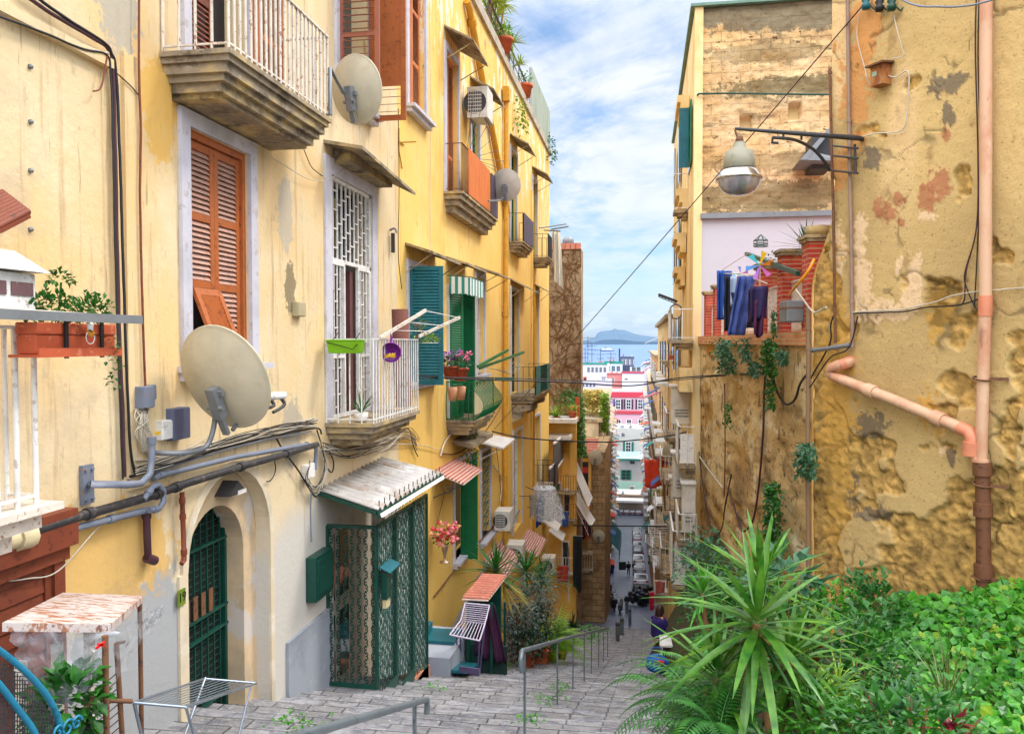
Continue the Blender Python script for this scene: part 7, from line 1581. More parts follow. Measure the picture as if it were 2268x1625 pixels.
p = PW(swu(1785) , ZT + 1.45, -.16); yucca('potted_yucca', onP(1784, 555, PW(0, 0, -.16), nW) + UP * .12, p, 44, .52, .035, 'spiky green yucca potted on the nearest terrace pillar', G1, .35, zlo=-.2)
mb = MB(); mb.lathe(p, UP, [(0, 0), (.16, 0), (.2, .14), (.16, .14), (0, .12)], 14); mb.build('bowl_pot', M['concrete'], loc=p, tg=('stone bowl pot on top of the nearest terrace pillar', 'plant pot'))
p = PW(swu(1690), ZT - .05, -.8); yucca('terrace_yucca', V((p.x, p.y, at(1690, 600, p.y).z)), p, 44, .9, .05, 'large strappy plant standing behind the rainbow pinwheel', G3, .6, zlo=-.1)
p = onW(1685, 540, -.8); t = root('wire_basket', 'small hanging wire basket against the lilac wall', 'basket', p); mb = MB(); [mb.tube([p + V((.16 * math.cos(k * .6), .16 * math.sin(k * .6), z)) for k in range(12)], .012, 4) for z in (-.06, 0, .08)]; [mb.tube([p + V((.16 * math.cos(k), .16 * math.sin(k), -.06)), p + V((.16 * math.cos(k), .16 * math.sin(k), .08)), p + UP * .22], .008, 4) for k in range(6)]; mb.build('frame', M['dgreen'], t)
for u, v, lb in ((1600, 640, 'low leafy plant behind the third terrace pillar'), (1752, 612, 'feathery plant beside the spiky potted yucca'), (1720, 588, 'grassy plant behind the sixth terrace pillar')): p = onW(u, v, -.5); mass('terrace_plant', lb, p, (.3, .3, .25), 110, .07, G1)
p = onW(1753, 690, .15); t = root('hanging_planter', 'grey plastic trough strapped to the terrace railing by the orange cable', 'planter', p); mb = MB(); mb.ob(p, dW * .24, nW * .13, UP * .17); mb.build('trough', M['grey'], t, bevel=.02); mb = MB(); mb.ob(p + UP * .05, dW * .245, nW * .135, UP * .012); mb.build('strap', M['rust'], t)
cable('cable', spline([onW(1803, 575, .1), onW(1790, 600, .2), onW(1765, 632, .3), onW(1748, 652, .25)], 6), .022, paint('orange_hose', (232, 150, 24), .4), 'bright orange hose hanging over the nearest terrace pillar')
cable('cable', spline([onW(1762, 640, .2), onW(1780, 665, .2), onW(1800, 690, .1), onW(1812, 690, .1), onW(1830, 680, .1)], 6), .014, M['cablew'], 'white cable looping from the terrace railing towards the pipes')
# weeds on the retaining wall
def wallbush(u, v0, v1, w, n, ls, label, m=G1):
    mb = MB(); c = onW(u, (v0 + v1) / 2, .1)
    for i in range(n):
        f = R.random(); uu = u + R.gauss(0, w * .45) * (1 - .35 * abs(f - .4)); leaf(mb, onW(uu, v0 + (v1 - v0) * f, .05 + R.uniform(0, .28)), (nW * .7 + rdir() - UP * .5), ls * R.uniform(.6, 1.3), ls * .75)
    return mb.build('wall_creeper', m, loc=c, tg=(label, 'plant'))
wallbush(1608, 752, 825, 30, 420, .11, 'largest weed clump hanging under the brick parapet by the laundry', G3); wallbush(1655, 750, 800, 14, 140, .1, 'narrow weed clump under the fifth terrace pillar', G3); wallbush(1672, 800, 830, 16, 120, .1, 'round blue green weed clump on the retaining wall', G3); wallbush(1704, 752, 830, 20, 260, .1, 'weeds trailing below the sixth terrace pillar'); wallbush(1735, 775, 805, 16, 120, .09, 'small weed clump below the grey hanging trough', G3); wallbush(1708, 838, 905, 14, 190, .08, 'dense green weed strip beside the looped cable'); wallbush(1613, 890, 945, 10, 110, .08, 'little weed strip on the left of the retaining wall')
wallbush(1712, 1070, 1230, 24, 620, .10, 'tall dark ivy column in the middle of the retaining wall'); wallbush(1787, 985, 1055, 28, 300, .10, 'leafy weed growing round the thin brown pipe', G3); wallbush(1716, 690, 745, 6, 120, .07, 'creeper climbing beside the sixth terrace pillar')
# ---- near right wall
EW = (V((pB.x, pB.y, 0)) - V((pA.x, pA.y, 0))); LN = EW.length; EW.normalize(); nN = V((EW.y, -EW.x, 0)); nN = -nN if nN.y > 0 else nN
pn0 = V((pA.x, pA.y, 0)) + nN * .12
def PN(s, z, o=0.0): return pn0 + EW * s + nN * o + UP * z
def onN(u, v, o=0.03): return onP(u, v, pn0 + nN * o, nN)
def ub(v): return 1845 - 46 * smooth(470, 640, v) - 2
ell = [((232, 200, 160), ((1908, 620, 22, 70), (1955, 690, 70, 22), (2022, 640, 22, 62), (1920, 705, 40, 12), (1992, 588, 9, 20), (1905, 530, 16, 60), (2085, 1000, 9, 10), (2050, 480, 20, 10), (1860, 560, 14, 60))), ((112, 100, 84), ((1928, 945, 34, 30), (1884, 1080, 16, 52), (1935, 1138, 44, 12), (2105, 185, 45, 30), (1932, 350, 22, 26), (2110, 1010, 14, 20), (2100, 250, 12, 26))), ((178, 116, 82), ((2085, 410, 26, 40), (2060, 440, 20, 26), (1990, 440, 16, 16), (1965, 470, 18, 22), (2095, 300, 10, 18), (2000, 490, 10, 10), (1945, 455, 12, 20))), ((208, 146, 84), ((1895, 200, 34, 120), (1915, 60, 36, 60), (1860, 380, 18, 40))), ((204, 158, 76), ((2075, 690, 24, 70), (2055, 900, 20, 40), (1850, 900, 40, 300)))]
ell = [(lin(c), e) for c, e in ell]
col = []
cA, cB, cC, cD = lin((208, 178, 120)), lin((188, 160, 108)), lin((198, 160, 92)), lin((224, 192, 140))
def nearw(i, j):
    v = -140 + (1560 + 140) * j; u = ub(v) + (2520 - ub(v)) * i
    p = onN(u, v, 0); s = (p - pn0).dot(EW); z = p.z
    f = .6 * nz(s * .9, z * .9, 3) + .4 * nz(s * 2.6, z * 2.6, 6); g = nz(s * 5, z * 5, 1); g2 = nz(s * 14, z * 14, 2)
    e = -.22 + .38 * smooth(950, 1200, v) + .42 * smooth(1880, 1830, u) * smooth(450, 700, v) + .25 * smooth(2170, 2240, u) * smooth(500, 900, v) - .25 * smooth(430, 250, v) + .25 * math.exp(-((u - 2090) / 70) ** 2 - ((v - 900) / 240) ** 2) - .3 * math.exp(-((u - 1990) / 90) ** 2 - ((v - 830) / 150) ** 2) + .2 * math.exp(-((u - 1930) / 150) ** 2 - ((v - 960 - .35 * (u - 1850)) / 90) ** 2)
    er = smooth(.0, .05, f + e + .12 * g + .05 * g2)
    fr_ = noise.fractal(V((s * 9, z * 11, 7)), .7, 2.2, 5); h = -.045 * er + .02 * fr_ * er + .008 * nz(s * 1.8, z * 2.2, 8) * er + .006 * g + .004 * g2
    if er > .3:
        k = noise.voronoi(V((s * 1.5 + .25 * g, z * 2.4 + .2 * f, 4)))[0]; h += -.03 * smooth(.07, .0, k[1] - k[0]) * smooth(-.1, .25, nz(s * 1.1, z * 1.3, 19)) * er
    a = smooth(-.35, .35, nz(s * .7, z * .5, 21)); c = [cA[q] * a + cB[q] * (1 - a) for q in range(3)]
    a = smooth(.05, .45, nz(s * 1.5, z * .35, 27)) * smooth(600, 200, v); c = [c[q] * (1 - a) + cD[q] * a for q in range(3)]
    c = [c[q] * (1 - er) + cC[q] * (.82 + .4 * g + .45 * fr_) * er for q in range(3)]
    rag = .7 * nz(s * 3.2, z * 3.2, 33) + .8 * nz(s * 9, z * 9, 35) + .6 * nz(s * 21, z * 21, 36)
    for cc, es in ell:
        for (eu, ev, ru, rv) in es:
            if abs(u - eu) < ru * 2 and abs(v - ev) < rv * 2:
                d = math.hypot((u - eu) / ru, (v - ev) / rv) + rag * .85
                m = .85 * smooth(1.05, .85, d); c = [c[q] * (1 - m) + cc[q] * m for q in range(3)]; h += .006 * m
    vk = noise.voronoi(V((s * 1.1 + .3 * g, z * .9 + .3 * f, 11)))[0]; ck = smooth(.03, .008, vk[1] - vk[0]) * smooth(-.05, .15, nz(s * .8, z * .8, 41)); c = [x * (1 - .5 * ck) for x in c]; h -= .008 * ck
    col.append(c); return p + nN * h
near = root('ochre_house', 'near ochre house wall with crumbling plaster and tufa showing through', 'house', PN(2, -5))
mb = MB(); mb.grid(nearw, 230, 420); mb.col = col
nm = layered('crumbling_plaster', (0, 0, 0), [('n', (112, 82, 48), 26, .58, .68, (1, 1, 1), .55), ('n', (126, 92, 50), 2.4, .58, .72, (1, 1, .7), .5), ('n', (214, 176, 116), 7, .58, .72, (1, 1, 1), .45)], .95, ((30, .55), (90, .6)), attr=True)
mb.build('wall', nm, near)
# left return of that wall: flares out low down like a buttress
mb = MB()
def ret(i, j):
    v = -140 + 1700 * j; p = onN(ub(v), v, 0); return p + V((.55, 1, 0)) * 2.5 * i - nN * .0 + V((.03 * nz(p.z * 2, i * 4, 1), .03 * nz(p.z * 2, i * 4, 5), 0)) * (1 if 0 < i else 0)
mb.grid(ret, 8, 60); mb.build('return_wall', layered('return_plaster', (206, 164, 96), [('n', (186, 140, 64), 1.4, .45, .6, (1, 1, .6), .8), ('n', (226, 196, 150), 2, .55, .7, (1, 1, .4), .7)], .95, ((20, .5),)), near)
# pipes on it
PK = layered('pink_pipe', (212, 172, 142), [('n', (196, 138, 108), 1.6, .48, .64, (1, 1, .5), .8), ('n', (150, 108, 84), 5, .60, .68, (1, 1, .3), .7), ('n', (232, 204, 184), 3, .56, .7, (1, 1, .4), .6)], .5, ((40, .1),)); PK2 = paint('salmon_pipe', (216, 136, 104), .45)
pipe('downpipe', [onN(2184, -120, .12), onN(2183, 660, .12), onN(2172, 1040, .12)], .066, PK, 'thick pale pink downpipe on the crumbling ochre wall', rings=(.985,))
pipe('downpipe', [onN(2183, 655, .12), onN(2182, 700, .12)], .074, PK2, 'salmon coupling sleeve on the thick pink downpipe', cat='pipe sleeve')
pipe('downpipe', [onN(2176, 1035, .12), onN(2178, 1190, .12), onN(2180, 1420, .12)], .078, paint('iron_pipe', (112, 72, 48), .6, (80, 50, 40), amt=.5), 'brown cast iron pipe below the pink downpipe', rings=(.01, .3, .66))
for v, lb in ((838, 'rusty strap bracket round the pink downpipe'), (1072, 'upper rusty clamp on the cast iron pipe'), (1278, 'lower rusty clamp on the cast iron pipe')): p = onN(2175, v, .12); mb = MB(); mb.tube([p + V((.095 * math.cos(k * .52), .095 * math.sin(k * .52), .02 * math.sin(k * .5))) for k in range(13)], .012, 5); mb.bar(p + EW * .1, p + EW * .25 - nN * .1, .02, .04); mb.build('pipe_clamp', M['rust'], loc=p, tg=(lb, 'bracket'))
pipe('waste_pipe', [onN(1886, 800, -.05), onN(1880, 803, .1), onN(1858, 808, .17), onN(1840, 815, .17), onN(1836, 826, .16), onN(1850, 835, .15), onN(1990, 890, .14), onN(2128, 948, .14), onN(2150, 962, .14), onN(2152, 990, .14)], .072, PK, 'pale pink waste pipe sloping across the ochre wall', rings=(.62, .74))
pipe('waste_pipe', [onN(2125, 947, .14), onN(2146, 956, .14), onN(2154, 970, .14), onN(2152, 995, .14)], .08, PK2, 'salmon elbow at the lower end of the sloping waste pipe', rings=(.98,)); pipe('waste_pipe', [onN(2150, 990, .14), onN(2158, 1010, .14), onN(2175, 1036, .12)], .066, PK, 'short pink pipe joining the sloping pipe to the downpipe')
pipe('waste_pipe', [onN(1888, 798, -.05), onN(1876, 804, .1), onN(1862, 808, .16)], .08, PK2, 'salmon elbow where the sloping waste pipe leaves the wall')
pipe('gas_pipe', [onN(1876, -120, .05), onN(1880, 250, .05), onN(1886, 600, .05), onN(1888, 770, .05)], .026, paint('mauve_pipe', (150, 124, 108), .5), 'long mauve grey pipe down the left of the ochre wall', rings=(.35, .8))
pipe('gas_pipe', [onN(1838, 152, .04), onN(1841, 300, .06), onN(1846, 480, .06), onN(1850, 760, .06)], .020, M['rust'], 'thin rust pipe at the left corner of the ochre wall', rings=(.02, .5, .9))
pipe('gas_pipe', [onN(1790, 776, .1), onN(1830, 772, .1), onN(1884, 764, .08)], .03, M['grey'], 'short level grey pipe between the corner pipes', rings=(.1, .7, .95))
pipe('gas_pipe', [onW(1790, 680, .12), onW(1791, 780, .12), onW(1789, 1000, .12), onW(1791, 1320, .12)], .035, paint('umber_pipe', (136, 108, 80), .6), 'brown pipe running down the right end of the retaining wall', rings=(.15, .3, .99))
pipe('gas_pipe', [onW(1792, 1318, .12), onW(1790, 1420, .12)], .04, M['black'], 'black lower end of the brown corner pipe')
def ncab(pts, r, m, lb, o=.05): mb = MB(); mb.tube([p + V((0, 0, .008 * nz(p.x * 6, p.z * 6, 1))) for p in spline([onN(u, v, o) for u, v in pts], 7)], r, 5); mb.build('cable', M[m], loc=onN(*pts[0]), tg=(lb, 'cable', 'cables on the ochre house'))
ncab([(1888, 692), (1930, 688), (1990, 686), (2060, 672), (2110, 655), (2160, 646), (2180, 645)], .009, 'cablew', 'white cable sagging across the ochre wall to the downpipe')
ncab([(1888, 694), (1940, 692), (2000, 690), (2060, 680), (2120, 676), (2176, 660)], .010, 'black', 'dark cable beside the sagging white cable on the ochre wall')
ncab([(2190, 644), (2230, 640), (2330, 632)], .008, 'cablew', 'white cable running right from the downpipe to the photo edge')
ncab([(2164, -50), (2160, 100), (2166, 350), (2163, 500), (2140, 600), (2136, 660), (2128, 676)], .009, 'cablep', 'brown cable left of the downpipe bowing out low down'); ncab([(2170, -50), (2166, 120), (2171, 340), (2166, 520), (2158, 680)], .008, 'black', 'thin dark cable close against the downpipe'); ncab([(2150, 560), (2136, 610), (2142, 640), (2160, 680), (2178, 700)], .008, 'black', 'short dark cable crossing behind the downpipe')
ncab([(1906, 20), (1898, 80), (1915, 150), (1922, 180), (1930, 190), (1940, 183)], .007, 'cablew', 'thin pale wire looping to the rusty box on the ochre wall'); ncab([(1976, 15), (1985, 60), (1999, 110), (2000, 125), (1975, 130)], .007, 'cablew', 'thin pale wire dropping to the right of the rusty box'); ncab([(1960, 130), (1966, 165), (1985, 172), (2012, 160), (2010, 230), (2004, 280), (1985, 292), (1940, 296), (1908, 305)], .009, 'cablew', 'pale cable from the rusty box down to the lamp bracket')
ncab([(1850, 690), (1840, 720), (1838, 760), (1800, 830), (1788, 850)], .012, 'black', 'black cable twisting down behind the corner pipes'); ncab([(1900, 700), (1880, 770), (1840, 790), (1812, 830), (1792, 860), (1784, 868)], .010, 'black', 'dark cable bundle drooping off the corner of the ochre wall', .14)
ncab([(1970, -20), (2020, 10), (2080, 16), (2140, 14), (2190, 2), (2300, -30)], .012, 'blueg', 'grey overhead cable sagging along the top of the ochre wall', .35)
p = onN(1961, 170, .0); t = root('rusty_box', 'small rusty electrical box with a sloping lid on the ochre wall', 'junction box', p)
mb = MB(); mb.ob(p + nN * .08, EW * .1, nN * .08, UP * .13); mb.build('case', layered('rusty_box_paint', (176, 116, 66), [('n', (126, 70, 40), 6, .45, .6, (1, 1, .5), .8), ('n', (150, 140, 110), 9, .55, .65, (1, 1, 1), .6)], .7), t); mb = MB(); mb.ob(p + nN * .1 + UP * .145, EW * .14, (nN + UP * -.1).normalized() * .12, UP * .012); mb.build('lid', M['rust'], t); mb = MB(); mb.ob(p + nN * .165 + UP * .02 - EW * .03, EW * .035, nN * .002, UP * .03); mb.build('label', paint('faded_label', (150, 170, 140), .6), t)
for u, v, c, lb in ((1918, 4, 'teal', 'blue insulator block at the top of the ochre wall'), (1948, 8, 'black', 'black cable clamp at the top of the ochre wall'), (1975, 6, 'dgreen', 'green insulator at the top of the ochre wall')):
    p = onN(u, v, .1); mb = MB(); mb.lathe(p - UP * .1, UP, [(0, 0), (.05, 0), (.06, .06), (.035, .08), (.06, .12), (.03, .17), (0, .17)], 10); mb.tube([p, p + V((.1, -.02, -.12)), p + V((.2, 0, 0))], .012, 5); mb.build('insulator', M[c], loc=p, tg=(lb, 'insulator', 'insulators on the ochre wall'))
# ---- street lamp on its bracket
lb_ = root('street_lamp', 'silver bell shaped street lamp hanging from a pipe bracket on the ochre house', 'street lamp', onN(1905, 306, .05))
w1_, w2_ = onN(1910, 308, .0), onN(1885, 345, .0); yL = 11.4; tip = at(1628, 285, 11.2); a1 = onN(1900, 306, .15)
mb = MB(); mb.tube([tip, tip.lerp(a1, .5), a1, w1_], [.02, .03, .035, .035], 10); mb.build('arm', M['dgrey'], lb_)
mb = MB(); b = [at(1712, 305, 11.25), at(1760, 310, 11.4), at(1800, 330, 11.6), at(1826, 358, 11.8), onN(1838, 378, .1)]; mb.tube(spline(b, 5), .022, 8); mb.tube([at(1712, 305, 11.25), at(1710, 316, 11.25), at(1724, 317, 11.25)], .02, 6)
for u in (1735, 1775): mb.tube([at(u, 296, 11.4), at(u, 310, 11.4)], .016, 6)
mb.build('brace', M['dgrey'], lb_)
mb = MB(); 
for v in (323, 345, 378): mb.tube([onN(1845, v, .1), onN(1900, v + 6, .1)], .016, 6)
mb.tube([onN(1893, 320, .1), onN(1895, 385, .1)], .018, 6); mb.build('wall_frame', M['dgrey'], lb_)
lc = at(1637, 395, 11.2); k = 11.2 / FO
mb = MB(); mb.lathe(lc, UP, [(12 * k, 76 * k), (14 * k, 62 * k), (30 * k, 56 * k), (34 * k, 22 * k), (32 * k, 20 * k)], 24); mb.build('canopy', layered('lamp_grey', (150, 148, 130), [('n', (122, 116, 98), 6, .5, .7, (1, 1, 1), .6)], .5), lb_)
mb = MB(); mb.lathe(lc, UP, [(31 * k, 20 * k), (40 * k, 14 * k), (47 * k, 2 * k), (49 * k, 0), (49 * k, -3 * k), (45 * k, -4 * k)], 28); mb.build('reflector', paint('polished_metal', (196, 190, 182), .18, metal=.9), lb_)
mb = MB(); mb.lathe(lc, UP, [(45 * k, -4 * k), (42 * k, -16 * k), (32 * k, -28 * k), (18 * k, -34 * k), (0, -36 * k)], 28); mb.build('glass_bowl', paint('lamp_glass', (190, 186, 196), .08, metal=.6), lb_)
mb = MB(); mb.tube([lc + UP * 74 * k, tip - UP * .02], .014, 6); mb.lathe(lc, UP, [(0, 90 * k), (7 * k, 88 * k), (10 * k, 74 * k), (0, 74 * k)], 10); mb.tube([lc + V((-34 * k, 0, 42 * k)), lc + V((-50 * k, 0, 34 * k)), lc + V((-50 * k, 0, 20 * k)), lc + V((-36 * k, 0, 6 * k))], .006, 5); mb.build('hanger', M['rust'], lb_)
# metal roof hood between the gable and the ochre house
q = [at(1772, 354, 22.5), at(1850, 268, 22.5), at(1850, 356, 22.5)]; t = root('metal_hood', 'dark grey sheet metal hood against the tufa gable', 'canopy', q[0]); mb = MB(); mb.prism([q[0], q[1], q[1] + V((0, 0, -.12)), q[0] + V((.2, 0, 0))], V((0, 1.4, 0))); mb.prism([q[0] + V((.01, .02, 0)), q[0] + V((.35, .02, .2)), q[2] + V((0, .02, .1)), q[2]], V((0, 1.3, 0))); mb.build('sheet', M['grey'], t); mb = MB(); mb.box(q[0].x + .4, q[2].x, 23.0, 23.9, q[2].z - .1, q[1].z - .25); mb.build('side_panel', M['dgrey'], t)
pipe('conduit', [at(1544, 212, 23.9), at(1548, 208, 23.85), at(1600, 207, 23.85), at(1845, 210, 23.85)], .025, M['dgreen'], 'thin conduit running level across the tufa gable', rings=(.25, .4, .6, .8))
pipe('waste_pipe', [onW(1640, 1278, 3.0 * 0 + .3), at(1560, 1274, 22), at(1478, 1272, 23.5)], .035, M['maroon'], 'long red brown pipe low across the foot of the retaining wall')
# loops of cable on the retaining wall
def wcab(pts, r, m, lb): mb = MB(); mb.tube(spline([onW(u, v, .06) for u, v in pts], 7), r, 5); mb.build('cable', M[m], loc=onW(*pts[0]), tg=(lb, 'cable', 'cables on the retaining wall'))
wcab([(1695, 832), (1692, 880), (1690, 960), (1680, 1080), (1668, 1150), (1650, 1175), (1640, 1168), (1632, 1140), (1618, 1100), (1612, 1080)], .022, 'cablep', 'longest dark cable looping down the retaining wall'); wcab([(1712, 835), (1722, 870), (1740, 895), (1760, 885), (1772, 850), (1786, 830)], .02, 'black', 'dark cable loop beside the green weed strip'); wcab([(1548, 1000), (1560, 1100), (1575, 1170), (1588, 1185), (1600, 1165), (1606, 1120), (1620, 1050)], .018, 'cablep', 'cable loop at the left of the retaining wall'); wcab([(1545, 1005), (1570, 1040), (1600, 1080)], .02, 'cablew', 'short pale cable slanting at the left of the retaining wall'); wcab([(1605, 850), (1606, 1000), (1604, 1100)], .015, 'maroon', 'thin brown cable hanging straight on the retaining wall')
# ---- wires across the street
def wire(pts, r, lb, m='black'): cable('overhead_wire', spline([V(p) for p in pts], 8), r, M[m], lb, 'wire', 'wires across the street')
wire([L(930, 832, .4), at(1060, 840, 17), at(1250, 846, 18.5), at(1398, 854, 19.5), at(1493, 838, 20.5), at(1600, 830, 20), onW(1692, 826, .1)], .019, 'double wire sagging right across the street above the pink house'); wire([L(930, 838, .4), at(1060, 836, 17), at(1250, 841, 18.5), at(1398, 846, 19.5), at(1493, 842, 20.5), at(1600, 832, 20), onW(1692, 829, .1)], .012, 'thinner twin of the double wire across the street')
wire([L(1090, 955, .1), at(1150, 968, 24), at(1247, 976, 25), at(1361, 978, 26), at(1474, 966, 27), at(1543, 954, 26), at(1548, 985, 26), at(1548, 1060, 26)], .022, 'black wire across the street lower down, turning down the right corner'); wire([at(1268, 1163, 36), at(1360, 1164, 35), at(1478, 1165, 34)], .03, 'level wire across the street just above the parked cars')
a = onN(1908, 16, .1); e = L(1095, 950, .1); wire([a, a.lerp(e, .25) - UP * .05, a.lerp(e, .5) - UP * .07, a.lerp(e, .75) - UP * .05, e], .009, 'long thin wire climbing diagonally from the yellow house to the ochre house', 'cablep'); a2 = onN(1970, 18, .1); e2 = at(1845, 165, 13.5); wire([a2, a2.lerp(e2, .5), e2], .007, 'short thin wire slanting past the corner of the ochre house', 'cablew')
# ================================================================ plants, booth
def gz(x, y): return garden(x, y)
def gy(name, u, v, y, n, ln, w, label, m=G1, droop=.9, zlo=-.85, bx=0, by=0, group='yuccas of the garden', tr=.035):
    c = at(u, v, y); b = V((c.x + bx, c.y + by, 0)); b.z = gz(b.x, b.y) if b.x > 0 else G(b.y); return yucca(name, c, b, n, ln, w, label, m, droop, group, zlo, trunk_r=tr)
YG = leafmat('yucca_leaf', (34, 96, 26), (96, 144, 42), .28, .22)
gy('yucca', 1678, 1364, 4.6, 50, .72, .062, 'largest yucca head with long drooping leaves in front of the steps', YG, 1.0, bx=-.2, by=-.1)
gy('yucca', 1684, 1268, 6.0, 40, .56, .055, 'upright yucca head directly above the largest one', YG, .3, zlo=-.15, bx=.1)
gy('yucca', 1586, 1484, 4.7, 50, .56, .044, 'lower yucca head left of the largest one', YG, 1.0, bx=.03)
gy('yucca', 1748, 1450, 4.9, 54, .58, .048, 'lower yucca head right of the largest one', YG, 1.0, bx=-.15)
gy('yucca', 1556, 1306, 9.0, 44, .42, .04, 'small yucca behind the ferns beside the woman', G2, .6, zlo=-.3)
# fern
def frond(mb, p, d, ln, droop, wl=.10, n=22):
    d = d.normalized(); p = V(p); pts = [V(p)]
    for i in range(n):
        t = i / n; a = d.cross(UP); a = a.normalized() if a.length > .05 else V((1, 0, 0)); w = wl * math.sin(min(1, t * 3 + .15) * 1.57) * (1 - t ** 2.2)
        for s in (-1, 1): leaf(mb, p, (a * s + d * .45 - UP * .12), w, w * .26, .1)
        p = p + d * ln / n; d = (d - UP * droop / n).normalized(); pts.append(V(p))
    mb.tube(pts, .004, 3, .002, cap=False)
def fern(name, c, n, ln, label, m=G1, lo=.2, droop=2.0):
    mb = MB()
    for i in range(n): frond(mb, V(c) + rdir() * .05, rdir(lo, .95), ln * R.uniform(.7, 1.1), droop * R.uniform(.7, 1.2))
    return mb.build(name, m, loc=c, tg=(label, 'fern', 'ferns of the garden'))
for u, v, y, n, ln, lb in ((1525, 1560, 5.2, 30, .72, 'large arching fern at the left of the garden by the steps'), (1590, 1615, 4.3, 22, .55, 'arching fern at the bottom edge of the photo left of the yucca trunk'), (1545, 1478, 7.0, 22, .42, 'upright fern in front of the woman')): c = at(u, v, y); c.z = max(c.z, gz(max(.2, c.x), y)); fern('fern', c, n, ln, lb, G1 if y < 6 else G2)
# broad leaved shrubs behind the yucca
def shrub(name, u, v, y, r3, n, ls, label, m=G1, st=8):
    c = at(u, v, y); b = V((c.x, c.y, gz(c.x, c.y))); t = root(name, label, 'shrub', b); mb = MB(); bushy(mb, c, r3, n, ls, shell=.3, zb=-.9); mb.build('foliage', m, t); mb = MB()
    for _ in range(st): d = rdir(.2, 1); mb.tube([b, b.lerp(c, .6) + d * .05, c + V((d.x * r3[0], d.y * r3[1], d.z * r3[2])) * .7], .012, 5, .005)
    mb.build('stem', bark, t); return t
shrub('shrub', 1618, 1370, 9.6, (.62, .6, .62), 560, .11, 'dark broad leaved shrub between the woman and the largest yucca')
shrub('shrub', 1552, 1255, 13, (.42, .5, .6), 520, .10, 'grey green climbing shrub at the foot of the retaining wall', G3)
shrub('shrub', 1598, 1330, 12, (.7, .6, .7), 420, .10, 'thin leaved shrub against the base of the retaining wall')
shrub('shrub', 1742, 1290, 8.6, (.34, .4, .34), 70, .24, 'rubber plant with large grey green leaves by the brown corner pipe', G3)
shrub('shrub', 1720, 1400, 7.4, (.5, .5, .5), 330, .12, 'leafy shrub behind the largest yucca on its right')
shrub('shrub', 1928, 1345, 8.6, (.36, .4, .42), 520, .085, 'round leaved shrub standing against the crumbling ochre wall', G1)
shrub('shrub', 1915, 1480, 6.6, (.46, .5, .55), 800, .085, 'dense dark round leaved shrub in the middle of the ivy bank', G1)
shrub('shrub', 1840, 1350, 8.4, (.34, .4, .26), 300, .08, 'pale green shrub at the left end of the ivy bank', G2)
shrub('shrub', 1830, 1600, 4.6, (.35, .3, .18), 420, .06, 'low bright green plant at the bottom edge right of the yuccas', G2)
shrub('shrub', 2020, 1600, 4.3, (.5, .35, .2), 420, .07, 'low leafy plant at the bottom edge below the ivy bank', G1)
def tuft(name, u, v, y, n, ln, w, label, m, droop=1.0, lo=.1):
    c = at(u, v, y); mb = MB(); [blade(mb, c + rdir() * .03, rdir(lo, 1), ln * R.uniform(.6, 1.1), w, droop, 5) for _ in range(n)]; return mb.build(name, m, loc=c, tg=(label, 'plant'))
tuft('spider_plant', 1805, 1388, 7.6, 60, .34, .02, 'yellow striped spider plant in a pot behind the yuccas', G4, 1.8); c = at(1806, 1455, 7.6); pot('plant_pot', c, .15, .26, 'terracotta pot holding the striped spider plant')
tuft('spider_plant', 1850, 1535, 5.6, 50, .3, .018, 'small striped spider plant low in the garden', G4, 1.8); tuft('grass_tuft', 2100, 1560, 5.2, 46, .5, .010, 'thin dry grass and fern stalks in front of the ivy bank', leafmat('dry_green', (60, 96, 36), (116, 110, 50)), .5, .5); tuft('agave', 1990, 1590, 4.8, 26, .3, .05, 'blue green strappy plant at the bottom edge of the ivy bank', G3, .7); tuft('bromeliad', 2110, 1618, 4.6, 24, .16, .04, 'dark red bromeliad in a pot at the bottom edge', paint('bromeliad_red', (120, 30, 44), .4), .7); tuft('strappy_plant', 1790, 1560, 4.9, 40, .5, .035, 'drooping strappy leaves right of the yucca trunks', YG, 1.6)
mb = MB(); c = at(1830, 1450, 8.2); mb.grid(lambda a, b: c + V((.26 * math.cos(a * 6.283) * math.sin(b * 3.14), .26 * math.sin(a * 6.283) * math.sin(b * 3.14), .3 * math.cos(b * 3.14))) * (1 + .2 * nz(a * 3, b * 3, 2)), 16, 10); mb.build('boulder', M['concrete'], loc=c, tg=('beige boulder beside the potted spider plant', 'rock'))
# ivy bank
IV = leafmat('ivy_leaf', (36, 118, 22), (92, 164, 44), .38, .25)
mb = MB(); n = 0
while n < 11500:
    x = R.uniform(1.5, 6.2); y = R.uniform(3.2, 11.8)
    q = V((x, y, 0)); 
    if (q - V((pn0.x, pn0.y, 0))).dot(nN) < .05: continue
    z = gz(x, y) + R.uniform(.0, .22) + .12 * nz(x * 1.3, y * 1.3, 3)
    mb.c = 1 if R.random() < .06 else 0; p = V((x, y, z)); u, v = proj(p)
    if u < 1820 or u > 2700 or v > 1800: continue
    if u < 1980 and R.random() < .6: continue
    d = V((R.uniform(-1, 1), R.uniform(-1, .3), R.uniform(-.5, .6))); s = R.uniform(.05, .10); a = d.normalized(); b = a.cross(V((-.2, -.5, .85)).normalized() + rdir() * .5)
    b = b.normalized() if b.length > .01 else V((1, 0, 0)); nn = a.cross(b); s *= R.uniform(.8, 1.25); mb.add([p, p + a * s * .35 + b * s * .55, p + a * s * .8 + b * s * .3 + nn * s * .06, p + a * s, p + a * s * .8 - b * s * .3 + nn * s * .06, p + a * s * .35 - b * s * .55], [(0, 1, 2, 3), (0, 3, 4, 5)]); n += 1
mb.build('ivy_bank', [IV, G4], kind='stuff')
mb = MB()
